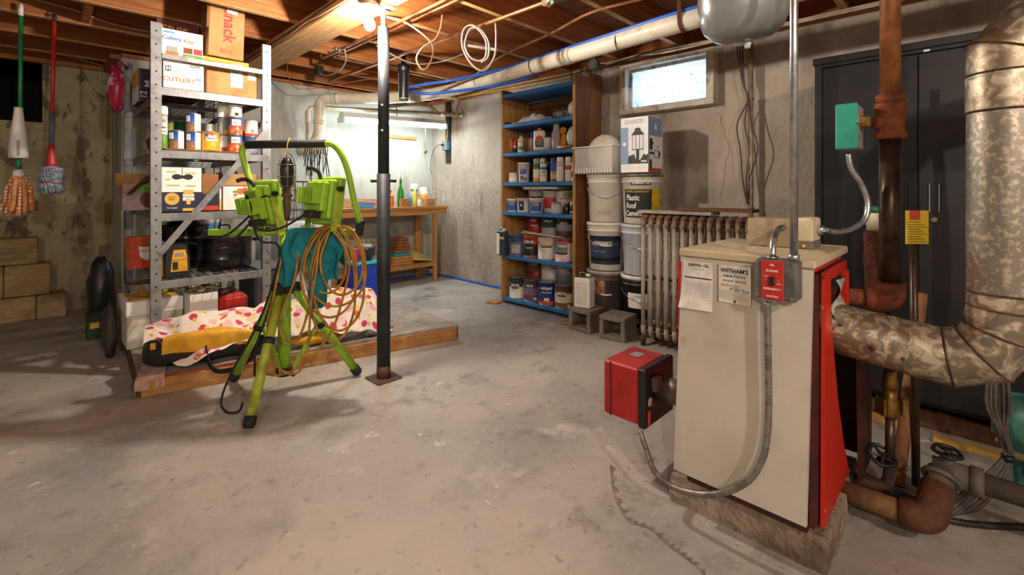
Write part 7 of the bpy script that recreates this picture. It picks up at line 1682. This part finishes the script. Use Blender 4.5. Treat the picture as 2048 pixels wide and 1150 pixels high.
# ================================================================ black steel cabinet
cab = thing('steel_cabinet', 'tall black two door steel cabinet against the right wall', 'cabinet', (3.08, .13, 0), R(-90))
m_cab = M('cabinet_black', '#1a181b', '#201d20', sc=5, rough=.42, var=.06)
W2 = .45
MB().box(-W2, W2, -.215, .23, .055, 1.725, .003).part('body', m_cab, cab)
MB().box(-W2 - .008, W2 + .008, -.238, .235, 1.70, 1.735, .003).part('top_panel', m_cab, cab)
for x0, x1 in ((-W2, -W2 + .034), (W2 - .034, W2)): MB().box(x0, x1, -.232, -.2155, .055, 1.70, .002).part('frame_stile', m_cab, cab)
MB().box(-W2 + .034, W2 - .034, -.232, -.2155, 1.682, 1.70, .002).part('frame_rail', m_cab, cab)
for s in (-1, 1):
    x0, x1 = (-W2 + .037, -.0425) if s < 0 else (-.0385, W2 - .037)
    dr_ = MB().box(x0, x1, -.233, -.2155, .075, 1.678, .002).part('door', m_cab, cab)
    hx = -.10 if s < 0 else .015
    MB().box(hx - .022, hx + .022, -.2365, -.2332, .945, 1.085, .004).part('handle_plate', m_blacks, dr_)
    MB().box(hx - .011, hx + .011, -.2385, -.2366, .955, 1.075, .002).part('handle_slot', M('slot_black', '#080808', rough=.6), dr_)
    for k in (-1, 1): MB().box(hx + k * .016 - .002, hx + k * .016 + .002, -.2385, -.2366, .95, 1.08, .001).part('handle_rib', m_grey, dr_) if s > 0 else None
    if s > 0: MB().cyl((hx, -.2333, .916), (hx, -.2375, .916), .011, n=14).part('lock', m_chrome, dr_)
MB().box(-.022, .0, -.2375, -.2335, 1.683, 1.692).part('paper_sticker', m_whitep, cab)
for k in (-1, 1): MB().box(-W2 + .0 if k < 0 else W2 - .06, -W2 + .06 if k < 0 else W2, -.2, .2, .0205, .055).part('foot', m_cab, cab)
m_y = wood('yellow_pine', '#c29a52', '#a87c38', (14, 1, 14))
MB().box(2.655, 2.72, .22, .70, 0, .02, .002).thing('floor_batten', m_y, 'pale pine batten on the floor under the far cabinet corner', 'timber')
MB().box(2.60, 2.66, -.75, .11, 0, .02, .002).thing('floor_batten', m_y, 'pale pine batten on the floor in front of the cabinet', 'timber')
MB().box(2.74, 3.30, -.60, .60, 0, .019, .002).thing('floor_board', m_darkwood, 'dark board sheet under the black cabinet', 'board')
# teal machine and hanging wires by the flue
t = thing('teal_pump', 'teal painted pump body on the floor in front of the cabinet', 'pump', (2.45, -.24, 0))
m_tp = M('teal_paint', '#3f7a68', '#2f5f50', sc=8, rough=.4, var=.15)
MB().box(-.11, .11, -.10, .13, 0, .05, .01).part('foot_plate', m_tp, t); MB().tube([(.0, .16, .22), (.0, -.16, .22)], [.10, .12], 24).part('casing', m_tp, t)
MB().lathe([(.11, .05), (.06, .09), (.05, .13), (.06, .15)], 18).part('pedestal', m_tp, t); MB().tube([(0, .16, .22), (0, .185, .22)], .055, 16).part('port', m_tp, t)
for k in range(6): MB().tube([(.078 * math.cos(k * 1.047), .165, .22 + .078 * math.sin(k * 1.047)), (.078 * math.cos(k * 1.047), .175, .22 + .078 * math.sin(k * 1.047))], .008, 6).part('bolt', m_steeld, t)
m_w = M('wire_grey', '#5c5450', '#433d3a', sc=14, rough=.6)
t = thing('wire_bundle', 'bundle of grey brown control wires tied together below the flue', 'wires', (2.15, -.05, .01))
for k in range(6):
    q = random.Random(k + 60); e = q.uniform(-.02, .02)
    MB().tube(smooth_path([(2.10 + e, -.09 + e, 1.60), (2.15 + .01 * k, -.07 - .006 * k, .80), (2.17 + e, -.068 + .01 * (k - 2), .40), (2.175, -.075 + .004 * (k - 2), .28), (2.19, -.088 + .003 * (k - 2), .19), (2.16 - .02 * k + e, -.06 + .015 * k, .09), (2.10 - .03 * k, .0 + .02 * k, .016), (2.06 - .02 * k, .10 + .02 * k, .014), (2.10, .22 + .012 * k, .014)], 6), .0052, 8).part('wire', m_w, t, True)
MB().cyl((2.189, -.088, .18), (2.187, -.086, .196), .016, n=10).part('tie', m_black, t, True)
flex('flexible_conduit', [(2.16, .31, .011), (2.05, .22, .011), (2.0, .13, .011), (2.01, .04, .011), (2.06, -.04, .011), (2.16, -.18, .012), (2.20, -.45, .012)], .011, M('flex_black', '#2b2623', '#3f3833', sc=30, rough=.5, metal=.4), 'dark ribbed conduit snaking on the floor behind the return pipe')

# tide mark of an old leak on the floor beside the pad
b = MB(); q = random.Random(9); base = smooth_path([(1.53, .977, .0006), (1.398, .88, .0006), (1.312, .776, .0006), (1.326, .706, .0006), (1.303, .637, .0006), (1.293, .58, .0006), (1.276, .523, .0006), (1.22, .45, .0006)], 16)
for i in range(len(base) - 1):
    a, c = base[i], base[i + 1]; n = Vector((-(c - a).y, (c - a).x, 0)).normalized(); w0 = .004 + .016 * abs(math.sin(i * .55)) ** 2 + q.uniform(0, .004)
    b.add([a - n * .004, c - n * .004, c + n * w0, a + n * w0 * .7], [(0, 1, 2, 3)])
b.part('water_stain', M('tide_mark', '#6b5f52', '#8b8074', sc=30, lo=.4, hi=.7, rough=.7), bpy.data.objects['floor'], True)
